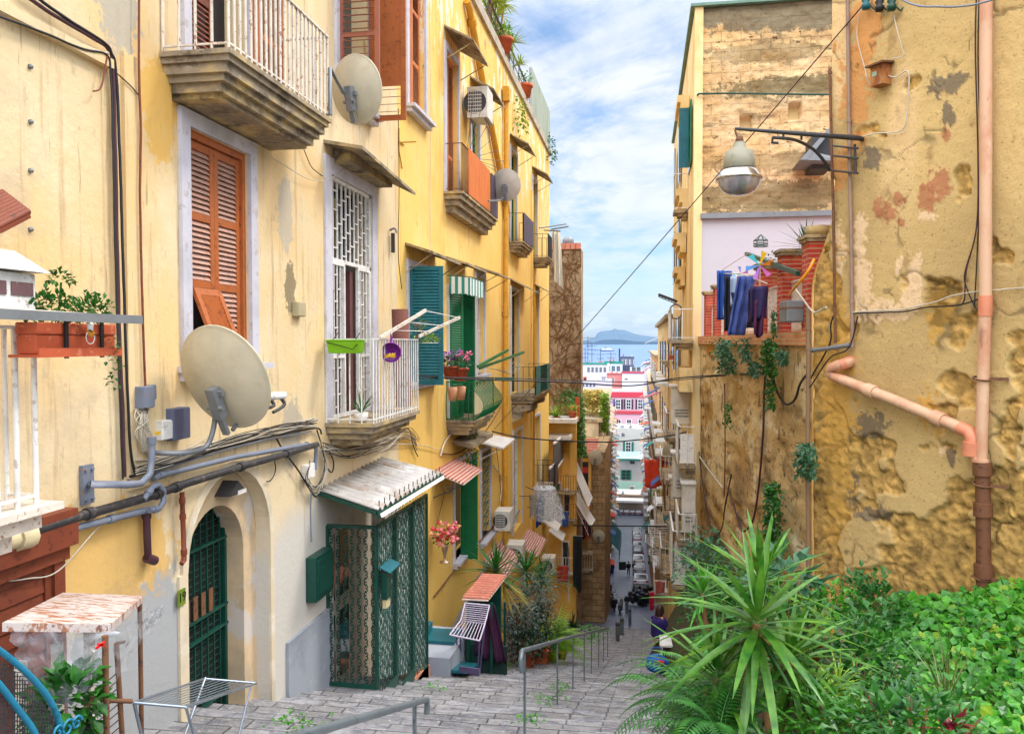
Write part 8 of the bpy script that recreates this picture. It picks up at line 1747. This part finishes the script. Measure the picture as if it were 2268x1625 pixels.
for i in range(2600):
    x = R.uniform(.25, 2.2); y = R.uniform(3.4, 15); p = V((x, y, gz(x, y) + R.uniform(0, .16))); leaf(mb, p, rdir(-.1, 1), R.uniform(.06, .13), .05)
mb.build('ground_cover', G1, kind='stuff')
def weeds(u, v, n, r, label): p = onG(u, v); mb = MB(); [leaf(mb, p + V((R.gauss(0, r), R.gauss(0, r * .6), .02 + R.uniform(0, .08))), rdir(-.1, .8), R.uniform(.03, .075), .04) for _ in range(n)]; mb.build('step_creeper', G2, loc=p, tg=(label, 'weed', 'weeds in the step joints'))
for u, v, n, r, lb in ((1168, 1604, 40, .07, 'weeds at the foot of the nearest handrail post'), (1218, 1555, 60, .14, 'weeds at the foot of the second handrail post'), (1238, 1530, 40, .12, 'weed patch between the second and third handrail posts'), (655, 1612, 60, .18, 'mossy weeds by the blue grey dado'), (960, 1530, 26, .12, 'small weeds on the steps beside the pale block'), (1120, 1478, 40, .15, 'moss in front of the tiled shelter')): weeds(u, v, n, r, lb)
# left hand potted garden
for u, v, y, n, ln, lb in ((1098, 1258, 18.2, 40, .95, 'yucca with dry leaves behind the tiled shelter roof'), (1165, 1262, 21, 40, .9, 'left one of the pair of yuccas above the dark shrub'), (1200, 1280, 22, 44, .95, 'right one of the pair of yuccas above the dark shrub')): gy('yucca', u, v, y, n, ln, .08, lb, G1, .45, zlo=-.35, bx=-.2, group='yuccas by the yellow house', tr=.06)
mb = MB(); p = at(1108, 1290, 18.2); [blade(mb, p + rdir() * .05, V((R.uniform(-.6, 1), -.3, R.uniform(-.5, .1))), R.uniform(.6, 1), .06, .7, 5) for _ in range(34)]; mb.build('dry_fronds', G5, loc=p, tg=('dry yellow leaves hanging below the yucca behind the tiled shelter', 'plant'))
def pshrub(u, v, y, r3, n, ls, label, m):
    c = at(u, v, y); b = V((c.x, y, G(y))); t = root('potted_shrub', label, 'shrub', b); mb = MB(); bushy(mb, c, r3, n, ls, shell=.25, zb=-1); mb.build('foliage', m, t)
    mb = MB(); [mb.tube([b + V((0, 0, .2)), c + rdir() * .3], .02, 5) for _ in range(5)]; mb.build('stem', bark, t)
VAR = leafmat('variegated', (34, 56, 44), (150, 170, 160), .35); DK = leafmat('leaf_dark', (24, 52, 34), (44, 76, 50), .35)
pshrub(1182, 1330, 19.5, (.62, .55, .7), 1000, .085, 'tall dark silvery shrub under the pair of yuccas', VAR); pshrub(1148, 1375, 18.2, (.62, .5, .55), 860, .08, 'silvery shrub spreading beside the tiled shelter', VAR); pshrub(1165, 1420, 18.0, (.6, .45, .5), 640, .08, 'dark shrub low behind the terracotta pots', DK); pshrub(1195, 1395, 19, (.5, .45, .65), 560, .09, 'dark leafy shrub between the silvery shrub and the bright palm', DK)
c = at(1232, 1392, 20.5); t = root('parlour_palm', 'bright yellow green feathery palm beside the steps', 'palm', (c.x, c.y, G(c.y))); mb = MB(); [frond(mb, c + rdir() * .12 - UP * .35, rdir(.1, 1), R.uniform(.8, 1.2), 1.3, .24, 16) for _ in range(58)]; mb.build('fronds', leafmat('palm_bright', (150, 190, 40), (96, 160, 40), .4, .3), t); mb = MB(); [mb.tube([V((c.x, c.y, G(c.y))), c - UP * .3 + rdir() * .1], .02, 5) for _ in range(6)]; mb.build('stem', bark, t)
tuft('strappy_plant', 1268, 1392, 22, 60, .5, .06, 'dark strappy plant right of the bright palm', DK, .8); c = at(1290, 1402, 23.5); mass('nasturtium', 'low round leaved plants spreading at the top of the handrail', c, (.8, .6, .22), 300, .1, G2)
for u, v, r, h, lb, sq in ((1194, 1468, .26, .42, 'big square terracotta planter behind the handrail', True), (1168, 1474, .2, .36, 'square terracotta pot next to the nearest handrail post', True), (1246, 1420, .17, .26, 'round terracotta pot raised under the bright palm', False), (1244, 1458, .16, .24, 'round terracotta pot on the step under the raised one', False), (1222, 1462, .17, .3, 'ochre pot in the row behind the handrail', False), (1262, 1440, .16, .28, 'terracotta pot beside the dark strappy plant', False)):
    p = onG(u, v); pot('plant_pot', p if v != 1420 else p + UP * .35, r, h, lb, (lambda mb, c: bushy(mb, c + UP * .12, (.2, .2, .16), 60, .1)), square=sq, group='terracotta pots behind the handrail')
# lattice screens, tiled shelter with purple curtain, white airer
t = root('lattice_fence', 'diamond lattice panel behind the potted plants', 'fence', onG(1128, 1475)); p0, p1 = onG(1118, 1478), onG(1150, 1462); mb = MB(); hh = 1.5
for i in range(9):
    for s in (0, 1): a = p0.lerp(p1, i / 9); b = p0.lerp(p1, min(1, max(0, i / 9 + (.55 if s else -.55)))); f = abs((b - a).length / max(.01, (p1 - p0).length * .55)); mb.bar(a, b + UP * hh * f, .02); a2 = a + UP * hh; mb.bar(a2, b + UP * (hh - hh * f), .02)
mb.build('lattice', paint('grey_wood', (120, 112, 110), .7), t); [MB().bar(p, p + UP * hh, .05).build('post', M['dgreen'], t) for p in (p0, p1)]
bt = root('tiled_shelter', 'little shelter with a red tiled roof and purple curtain beside the steps', 'shelter', onG(1070, 1490)); yb_ = 16.4
a = at(1022, 1322, 15.6); w_ = at(1080, 1322, 15.6).x - a.x; rr_ = at(1052, 1272, 17.4)
mb = MB(); tile_roof(mb, V((a.x + .12, 17.2, at(1040, 1270, 17.2).z)), V((w_ * 1.0, 0, 0)), V((-.12, -1.55, at(1040, 1326, 15.65).z - at(1040, 1270, 17.2).z)), 11); mb.build('roof', M['tile'], bt)
xa_, xb_ = at(1040, 1400, 16).x, at(1092, 1400, 16).x; zt_ = at(1060, 1328, 16).z; zg_ = G(16.5)
mb = MB(); mb.box(xa_, xb_, 16.9, 17.0, zg_ - .3, zt_ + .1); mb.box(xa_, xa_ + .04, 15.9, 16.9, zg_ - .2, zt_); mb.build('back_panel', M['dgreen'], bt)
for x in (xa_, xb_): mb = MB(); mb.bar((x, 15.85, G(15.85) - .2), (x, 15.85, zt_), .05); mb.build('post', M['dgreen'], bt)
PUR = layered('purple_cloth', (60, 24, 52), [('n', (86, 36, 78), 8, .5, .7, (1, 1, .3), .6)], .8)
mb = MB(); mb.grid(lambda s, t_: V((xb_ - .35 + .42 * s + .25 * t_ * s, 15.86 + .06 * math.sin(s * 16), zt_ - .05 - (1.05 + .15 * s) * t_)), 24, 8); mb.build('curtain', PUR, bt, solid=.01); mb = MB(); mb.box(xa_ + .05, xb_ + .3, 15.95, 16.0, zg_ - .1, zg_ + .75); mb.build('front_board', paint('bottle_board', (20, 50, 44), .6), bt)
ax = root('clothes_airer', 'white standing clothes airer in front of the tiled shelter', 'drying rack', onG(1050, 1495)); F = lambda u, v, y: at(u, v, y); A4 = [F(1030, 1335, 15.2), F(1084, 1340, 15.2), F(1074, 1380, 14.9), F(1020, 1374, 14.9)]; B4 = [A4[3], A4[2], F(1062, 1418, 14.5), F(996, 1405, 14.5)]
PLM = paint('lilac_tube', (196, 186, 206), .4)
for q in (A4, B4):
    mb = MB(); [mb.tube([a, b], .016, 6) for a, b in zip(q, q[1:] + q[:1])]; pn_ = mb.build('wing_frame', PLM, ax); mb = MB(); [mb.tube([q[0].lerp(q[3], k / 9), q[1].lerp(q[2], k / 9)] if q is A4 else [q[0].lerp(q[1], k / 9), q[3].lerp(q[2], k / 9)], .009, 5) for k in range(1, 9)]; mb.build('line_bar', PLM, pn_)
for a, b in ((A4[2], onG(1062, 1492)), (A4[3], onG(1020, 1484)), (B4[2], onG(1058, 1490)), (B4[3].lerp(B4[0], .5), onG(1018, 1480))): mb = MB(); mb.tube([a, b], .016, 6); mb.build('leg', paint('violet_tube', (110, 100, 150), .4), ax)
mb = MB(); [mb.bar(onG(1018, 1484 + 6 * k - 6, .12 * (2 - k)), onG(1062, 1490 + 6 * k - 6, .12 * (2 - k)), .03, .06) for k in range(3)]; mb.build('base_slat', paint('violet_slat', (96, 84, 120), .5), ax)
# ================================================================ people, vehicles, bollards
def skin_mesh(name, pts, edges, rads, m, parent, sub=2):
    org = ORG[parent.name]; me = bpy.data.meshes.new(name); me.from_pydata([tuple(V(p) - org) for p in pts], edges, []); me.materials.append(m)
    o = bpy.data.objects.new(name, me); COL.objects.link(o); o.parent = parent; ORG[o.name] = org
    md = o.modifiers.new('skin', 'SKIN'); md.use_smooth_shade = True
    for i, r in enumerate(rads): me.skin_vertices[0].data[i].radius = (r if isinstance(r, tuple) else (r, r))
    me.skin_vertices[0].data[0].use_root = True
    s = o.modifiers.new('sub', 'SUBSURF'); s.levels = sub; s.render_levels = sub; return o
SKIN = paint('skin', (206, 150, 120), .5)
def person(label, base, h, yaw, top, legs, hair, arms=None, stride=.06, long_hair=False, lean=.0, wd=1.0):
    """yaw: direction faced, measured from +X; arms: (elbow, wrist) offsets in (forward, side, up) fractions of h for each side"""
    base = V(base); f = V((math.cos(yaw), math.sin(yaw), 0)); s = V((-f.y, f.x, 0)); t = root('person', label, 'person', base)
    W = lambda a, b, c: base + (f * (a + lean * max(0, c - .5)) + s * b + UP * c) * h
    arms = arms or (((.05, .14, .60), (.14, .11, .47)), ((.05, -.14, .60), (.14, -.11, .47)))
    P_ = [W(0, 0, .53), W(0, 0, .63), W(0, 0, .74), W(0, 0, .815), W(.008, 0, .86), W(.02, 0, .93), W(.015, 0, .965)]; r = [(.085, .06), (.075, .055), (.09, .06), (.05, .045), (.032, .034), (.058, .05), (.045, .04)]; E = [(i, i + 1) for i in range(6)]
    for k, sg in enumerate((1, -1)):
        b = len(P_); st = stride * (1 if k == 0 else -1); P_ += [W(0, .05 * sg, .50), W(st * .5, .052 * sg, .28), W(st, .052 * sg, .045), W(st + .075, .058 * sg, .018)]; r += [.055, .036, .024, .018]; E += [(0, b), (b, b + 1), (b + 1, b + 2), (b + 2, b + 3)]
        b = len(P_); e, w = arms[k]; P_ += [W(0, .105 * sg, .80), W(*e), W(*w), W(w[0] + .03, w[1], w[2] - .012)]; r += [.034, .027, .018, .017]; E += [(3, b), (b, b + 1), (b + 1, b + 2), (b + 2, b + 3)]
    r = [tuple(x * h for x in (q if isinstance(q, tuple) else (q, q))) for q in r]; skin_mesh('body', P_, E, r, SKIN, t)
    # clothes
    C_ = [W(0, 0, .47), W(0, 0, .58), W(0, 0, .70), W(0, 0, .79), W(0, 0, .83)]; cr = [(.115 * wd, .09 * wd), (.118 * wd, .09 * wd), (.115 * wd, .085 * wd), (.085, .068), (.045, .045)]; CE = [(i, i + 1) for i in range(4)]
    for k, sg in enumerate((1, -1)):
        b = len(C_); e, w = arms[k]; w2 = tuple(e[i] + (w[i] - e[i]) * .85 for i in range(3)); C_ += [W(0, .11 * sg, .795), W(*e), W(*w2)]; cr += [.052, .044, .034]; CE += [(3, b), (b, b + 1), (b + 1, b + 2)]
    skin_mesh('jacket', C_, CE, [tuple(x * h for x in (q if isinstance(q, tuple) else (q, q))) for q in cr], top, t)
    T_ = [W(0, 0, .52)]; tr_ = [(.098, .078)]; TE = []
    for k, sg in enumerate((1, -1)): st = stride * (1 if k == 0 else -1); b = len(T_); T_ += [W(0, .05 * sg, .47), W(st * .5, .053 * sg, .28), W(st, .053 * sg, .06)]; tr_ += [.066, .047, .036]; TE += [(0, b), (b, b + 1), (b + 1, b + 2)]
    skin_mesh('trousers', T_, TE, [tuple(x * h for x in (q if isinstance(q, tuple) else (q, q))) for q in tr_], legs, t)
    for k, sg in enumerate((1, -1)): st = stride * (1 if k == 0 else -1); mb = MB(); mb.ball(W(st + .035, .056 * sg, .02), .034 * h, 10, 6, (1.5, 1.2, .65)); mb.build('shoe', M['dgrey'], t)
    hc = W(.02, 0, .935); mb = MB(); ra = .066 * h
    mb.grid(lambda a, b: hc + (f * (math.cos(a * 6.283) * .98 - .18) + s * math.sin(a * 6.283) * .86) * ra * math.sin(b * 1.75) * (1 + (.22 * b if long_hair else 0)) + UP * (ra * 1.12 * math.cos(b * 1.75) + .1 * ra) - (UP * ra * (1.25 if long_hair else .35) * max(0, b - .55) * (1 - max(0, math.cos(a * 6.283)) ** .5) * 2.2), 22, 12); mb.build('hair', hair, t)
    mb = MB(); fc = W(.072, 0, .93); mb.ball(fc, .011 * h, 8, 6, (1, 1, 1.5)); [mb.ball(W(.02, .052 * sg, .93), .012 * h, 8, 6, (.6, .6, 1.4)) for sg in (-1, 1)]; mb.build('nose_and_ears', SKIN, t)
    mb = MB(); [mb.ball(W(.066, .02 * sg, .942), .006 * h, 8, 6) for sg in (-1, 1)]; mb.build('eyes', M['dgrey'], t); mb = MB(); mb.ball(W(.068, 0, .905), .009 * h, 8, 5, (.6, 1.4, .5)); mb.build('mouth', paint('lips', (150, 70, 66), .5), t)
    for k, sg in enumerate((1, -1)):
        e, w = arms[k]; wr_ = W(w[0] + .03, w[1], w[2] - .012); d = (W(*w) - W(*e)).normalized(); sd = d.cross(UP); sd = sd.normalized() if sd.length > .1 else s; dn = d.cross(sd); mb = MB()
        for j in range(4): q = wr_ + sd * (.009 * (j - 1.5)) * h; L_ = .04 * h * (1, 1.1, 1.05, .85)[j]; mb.tube([q, q + d * L_ * .55, q + d * L_ * .8 + dn * L_ * .35, q + d * L_ * .75 + dn * L_ * .65], .0052 * h, 6, .004 * h)
        q = wr_ - d * .01 * h + sd * .016 * h * sg; mb.tube([q, q + sd * .016 * h * sg + d * .012 * h, q + sd * .018 * h * sg + d * .03 * h + dn * .008 * h], .006 * h, 6, .0045 * h); mb.build('fingers', SKIN, t)
    return t
pb = onG(1460, 1478)
person('woman in a navy purple jacket and pale trousers on the steps, back turned', pb, 1.64, rad(38), layered('navy_jacket', (44, 36, 96), [('n', (70, 50, 130), 5, .5, .7, (1, 1, .5), .6)], .8), layered('pale_trousers', (176, 156, 140), [('n', (146, 126, 112), 6, .5, .7, (1, 1, .4), .6)], .85), paint('dark_hair', (52, 28, 24), .5), arms=(((.07, .125, .62), (.16, .07, .52)), ((.06, -.13, .62), (.15, -.08, .51))), stride=.03, long_hair=True, wd=1.28)
p = pb + V((.42, .1, .72)); mb = MB(); mb.grid(lambda a, b: p + V((.16 * math.cos(a * 6.283) * (.35 + .8 * b), .1 * math.sin(a * 6.283) * (.35 + .8 * b), .62 - .85 * b)) + V((.05 * nz(a * 5, b * 4, 1), .04 * nz(a * 5, b * 4, 3), 0)), 24, 14); mb.build('plastic_bag', clearmat('bag_plastic', (226, 226, 228), .6), loc=p, tg=('crumpled clear plastic bag held up in front of the woman', 'bag'))
tb_ = at(1512, 1412, 19.5); t = root('folding_table', 'low white table with a red trimmed tray beside the woman', 'table', (tb_.x, tb_.y, G(tb_.y))); mb = MB(); mb.ob(tb_ - UP * .1, (.55, 0, 0), (0, .35, 0), UP * .02); mb.build('tabletop', M['white'], t)
for sx in (-.5, .5):
    for sy in (-.3, .3): mb = MB(); mb.bar(tb_ + V((sx, sy, -.1)), V((tb_.x + sx, tb_.y + sy, G(tb_.y) - .1)), .035); mb.build('leg', M['white'], t)
mb = MB(); mb.ob(tb_ + V((.2, 0, .02)), (.36, 0, 0), (0, .24, 0), UP * .05); mb.build('tray', paint('tray_red', (200, 30, 50), .4, (230, 220, 220), amt=.5), loc=tb_, tg=('red and white plastic tray lying on the low table', 'tray'))
p = at(1455, 1462, 18.6); p.z = G(18.6) + .26; mb = MB(); mb.ball(p, .22, 14, 9, (1.3, .9, 1)); [mb.tube([p + V((sx * .15, 0, .2)), p + V((sx * .1, 0, .36)), p + V((-sx * .0, 0, .38))], .012, 5) for sx in (-1, 1)]; bg_ = root('shopping_bag', 'bright blue shopping bag with a red patch on the steps by the woman', 'bag', p - UP * .24); mb.build('sack', layered('blue_bag', (24, 96, 190), [('n', (30, 50, 120), 5, .5, .6, (1, 1, 1), .8), ('n', (60, 170, 210), 7, .6, .68, (1, 1, 1), .8)], .5), bg_); mb = MB(); mb.ob(p + V((.08, -.2, .1)), (.08, 0, 0), (0, .02, 0), UP * .05); mb.build('patch', paint('red_patch', (230, 50, 30), .5), bg_)
pp_ = onG(1392, 1273); DKC = cloth((30, 30, 44)); pers1 = person('person in dark clothes walking down the far street carrying a large flat case', pp_, 1.72, rad(100), DKC, cloth((40, 40, 50)), paint('black_hair', (30, 24, 24), .6), stride=.1)
person('companion in dark clothes close to the right of the one carrying a case', pp_ + V((.7, .3, 0)), 1.68, rad(95), cloth((44, 36, 48)), cloth((50, 50, 66)), paint('brown_hair', (50, 34, 26), .6), stride=.12)
mb = MB(); mb.ob(pp_ + V((-.75, -.1, 1.15)), (.42, .1, 0), (-.02, .08, 0), UP * .5); mb.build('carry_case', paint('case_green', (40, 60, 60), .5), loc=pp_ + V((-.75, 0, .65)), tg=('large flat dark case carried by a person on the far street', 'case'))
# bollards
def bollard(u, v, h, label): p = onG(u, v); t = root('bollard', label, 'bollard', p, 'grey bollards at the foot of the steps'); mb = MB(); mb.lathe(p - UP * .1, UP, [(.10, 0), (.10, h * .86), (.085, h * .9), (.085, h * .95), (.1, h * .97), (.1, h * 1.05), (0, h * 1.1)], 14); mb.build('post', M['steel'], t); mb = MB(); mb.lathe(p, UP, [(.104, h * .78), (.112, h * .79), (.112, h * .84), (.104, h * .85)], 14); mb.build('ring', M['dgrey'], t)
for u, v, h, lb in ((1368, 1418, .95, 'nearest grey bollard at the foot of the steps'), (1377, 1405, .95, 'grey bollard just behind the nearest one'), (1395, 1380, 1.0, 'grey bollard standing alone towards the parked scooters'), (1388, 1358, .9, 'farthest thin bollard beside the small motorcycle')): bollard(u, v, h, lb)
# scooters
def scooter(p, rz, c, label, box=True):
    t = root('scooter', label, 'scooter', p, 'scooters parked at the foot of the steps'); o = V(p); m = paint('scooter_%d_%d_%d' % c, c, .3); mb = MB()
    for x in (-.62, .62): mb.lathe(o + V((x, 0, .25)), (0, 1, 0), [(.16, -.05), (.25, -.05), (.25, .05), (.16, .05)], 16); mb.lathe(o + V((x, 0, .25)), (0, 1, 0), [(0, -.03), (.15, -.03), (.15, .03), (0, .03)], 12)
    mb.build('wheels', M['dgrey'], t); mb = MB(); mb.prism([o + V(q) for q in ((-.75, -.13, .5), (-.35, -.13, .28), (.3, -.13, .26), (.45, -.13, .9), (.36, -.13, .92), (.2, -.13, .36), (-.2, -.13, .4), (-.3, -.13, .72), (-.8, -.13, .74))], V((0, .26, 0))); mb.ob(o + V((.62, 0, .52)), (.2, 0, 0), (0, .07, 0), UP * .02); mb.build('body', m, t, bevel=.03)
    mb = MB(); mb.ob(o + V((-.5, 0, .79)), (.36, 0, .03), (0, .13, 0), UP * .05); mb.build('seat', M['black'], t, bevel=.03); mb = MB(); mb.tube([o + V((.62, 0, .25)), o + V((.42, 0, 1.0))], .03, 8); mb.tube([o + V((.38, -.33, 1.05)), o + V((.42, 0, 1.0)), o + V((.38, .33, 1.05))], .018, 6); [mb.tube([o + V((.4, .25 * s, 1.05)), o + V((.42, .32 * s, 1.25))], .01, 4) for s in (-1, 1)]; mb.build('handlebar', M['grey'], t)
    mb = MB(); mb.ball(o + V((.5, 0, .9)), .09, 10, 6); mb.build('headlight', M['white'], t)
    if box: mb = MB(); mb.ob(o + V((-.85, 0, 1.0)), (.17, 0, 0), (0, .2, 0), UP * .16); mb.build('top_box', M['black'], t, bevel=.04)
    t.rotation_euler[2] = rz; return t
for i, (u, v, a, c, lb) in enumerate(((1358, 1352, 100, (40, 44, 56), 'dark scooter closest to the tufa corner house'), (1353, 1342, 80, (60, 62, 74), 'grey scooter behind the dark one at the tufa corner'), (1349, 1332, 95, (36, 40, 60), 'navy scooter third in the row by the tufa corner'), (1351, 1320, 85, (90, 30, 40), 'scooter with a dark red body at the back of the left row'), (1375, 1357, 85, (110, 112, 116), 'small motorcycle standing between the bollards'), (1403, 1338, 150, (30, 30, 44), 'black scooter in the front of the right hand row'), (1414, 1340, 140, (26, 28, 40), 'second black scooter in the right hand row'), (1424, 1334, 130, (40, 60, 140), 'blue scooter at the right end of the front row'), (1411, 1326, 150, (70, 70, 84), 'grey scooter behind the black ones on the right'), (1424, 1322, 140, (44, 40, 50), 'dark scooter just in front of the parked silver car'))): scooter(onG(u, v), rad(a), c, lb, i % 3 != 1)
# cars
def car(p, rz, c, label, group='cars parked in the far street'):
    o = V(p); t = root('parked_car', label, 'car', p, group); m = paint('car_%d_%d_%d' % c, c, .25, metal=.2)
    sect = lambda pts, y0, y1, mat, nm, bv=.05: (lambda mb: (mb.prism([o + V((x, y0, z)) for x, z in pts], V((0, y1 - y0, 0))), mb.build(nm, mat, t, bevel=bv)))(MB())
    sect([(-1.85, .28), (1.85, .28), (1.9, .6), (1.75, .78), (.95, .88), (-1.5, .92), (-1.88, .85), (-1.92, .5)], -.8, .8, m, 'body'); sect([(-1.6, .9), (1.0, .86), (.35, 1.38), (.1, 1.44), (-1.0, 1.44), (-1.3, 1.38)], -.7, .7, m, 'cabin')
    mb = MB(); 
    for s in (-1, 1): mb.prism([o + V((x, s * .705, z)) for x, z in ((-1.4, .93), (.85, .9), (.3, 1.33), (-1.2, 1.34))], V((0, s * .012, 0)))
    mb.build('side_window', M['glass'], t); mb = MB(); mb.prism([o + V(q) for q in ((1.0, -.62, .9), (1.0, .62, .9), (.4, .56, 1.37), (.4, -.56, 1.37))], V((.03, 0, .02))); mb.build('windscreen', M['glass'], t); mb = MB(); mb.prism([o + V(q) for q in ((-1.6, -.6, .95), (-1.6, .6, .95), (-1.33, .55, 1.36), (-1.33, -.55, 1.36))], V((-.03, 0, .01))); mb.build('rear_window', M['glass'], t)
    for x in (-1.2, 1.2):
        for s in (-1, 1): mb = MB(); mb.lathe(o + V((x, s * .72, .3)), (0, 1, 0), [(0, -.1), (.3, -.1), (.3, .1), (0, .1)], 16); mb.build('wheel', M['dgrey'], t)
    for s in (-1, 1):
        mb = MB(); mb.ob(o + V((-1.9, s * .6, .72)), (.03, 0, 0), (0, .14, 0), UP * .1); mb.build('tail_light', paint('tail_red', (170, 20, 24), .3), t); mb = MB(); mb.ob(o + V((1.84, s * .58, .66)), (.04, 0, 0), (0, .16, 0), UP * .07); mb.build('headlight', M['white'], t)
    mb = MB(); mb.ob(o + V((-1.93, 0, .55)), (.01, 0, 0), (0, .26, 0), UP * .06); mb.build('number_plate', M['white'], t); mb = MB(); mb.ob(o + V((-1.9, 0, .4)), (.05, 0, 0), (0, .78, 0), UP * .08); mb.build('bumper', M['grey'], t)
    t.rotation_euler[2] = rz; s = (G(o.y + 2) - G(o.y - 2)) / 4; t.rotation_euler[1] = -math.atan(s); return t
for u, v, c, lb in ((1419, 1300, (196, 200, 206), 'silver hatchback parked nearest, behind the scooters'), (1416, 1272, (150, 156, 166), 'grey car parked beside the two people in the far street'), (1414, 1250, (206, 206, 206), 'white car parked behind the grey one'), (1413, 1232, (60, 66, 84), 'dark car in the middle of the parked row'), (1412, 1217, (170, 174, 180), 'pale car further along the parked row'), (1411, 1204, (110, 40, 44), 'dark red car further along the parked row'), (1410, 1193, (190, 192, 198), 'small pale car deep in the parked row'), (1409, 1184, (70, 80, 100), 'farthest blue grey car of the parked row')): car(onG(u, v), rad(91), c, lb)
for i, (c, lb) in enumerate((((60, 66, 86), 'leftmost of the cars parked across the end of the street'), ((80, 84, 100), 'second car from the left across the end of the street'), ((50, 54, 70), 'third car from the left across the end of the street'), ((100, 104, 120), 'fourth car from the left across the end of the street'), ((70, 70, 90), 'rightmost of the cars parked across the end of the street'))): p = onG(1375 + 13 * i, 1139); p.y = 219.5; p.z = G(219.5); p.x = at(1375 + 13 * i, 1139, 219.5).x; car(p, rad(90), c, lb, 'cars parked across the end of the street')
p = onG(1352, 1268); mb = MB(); mb.prism([p + V(q) for q in ((-.4, -.4, .0), (.4, -.4, 0), (.5, -.45, 1.05), (-.5, -.45, 1.05))], V((0, .8, 0))); t = root('waste_bin', 'blue wheeled bin standing on the left of the far street', 'bin', p); mb.build('tub', paint('bin_blue', (30, 50, 130), .5), t, bevel=.03); mb = MB(); mb.ob(p + V((0, 0, 1.1)), (.52, 0, 0), (0, .5, 0), UP * .05); mb.build('lid', paint('bin_lid', (24, 40, 110), .5), t)
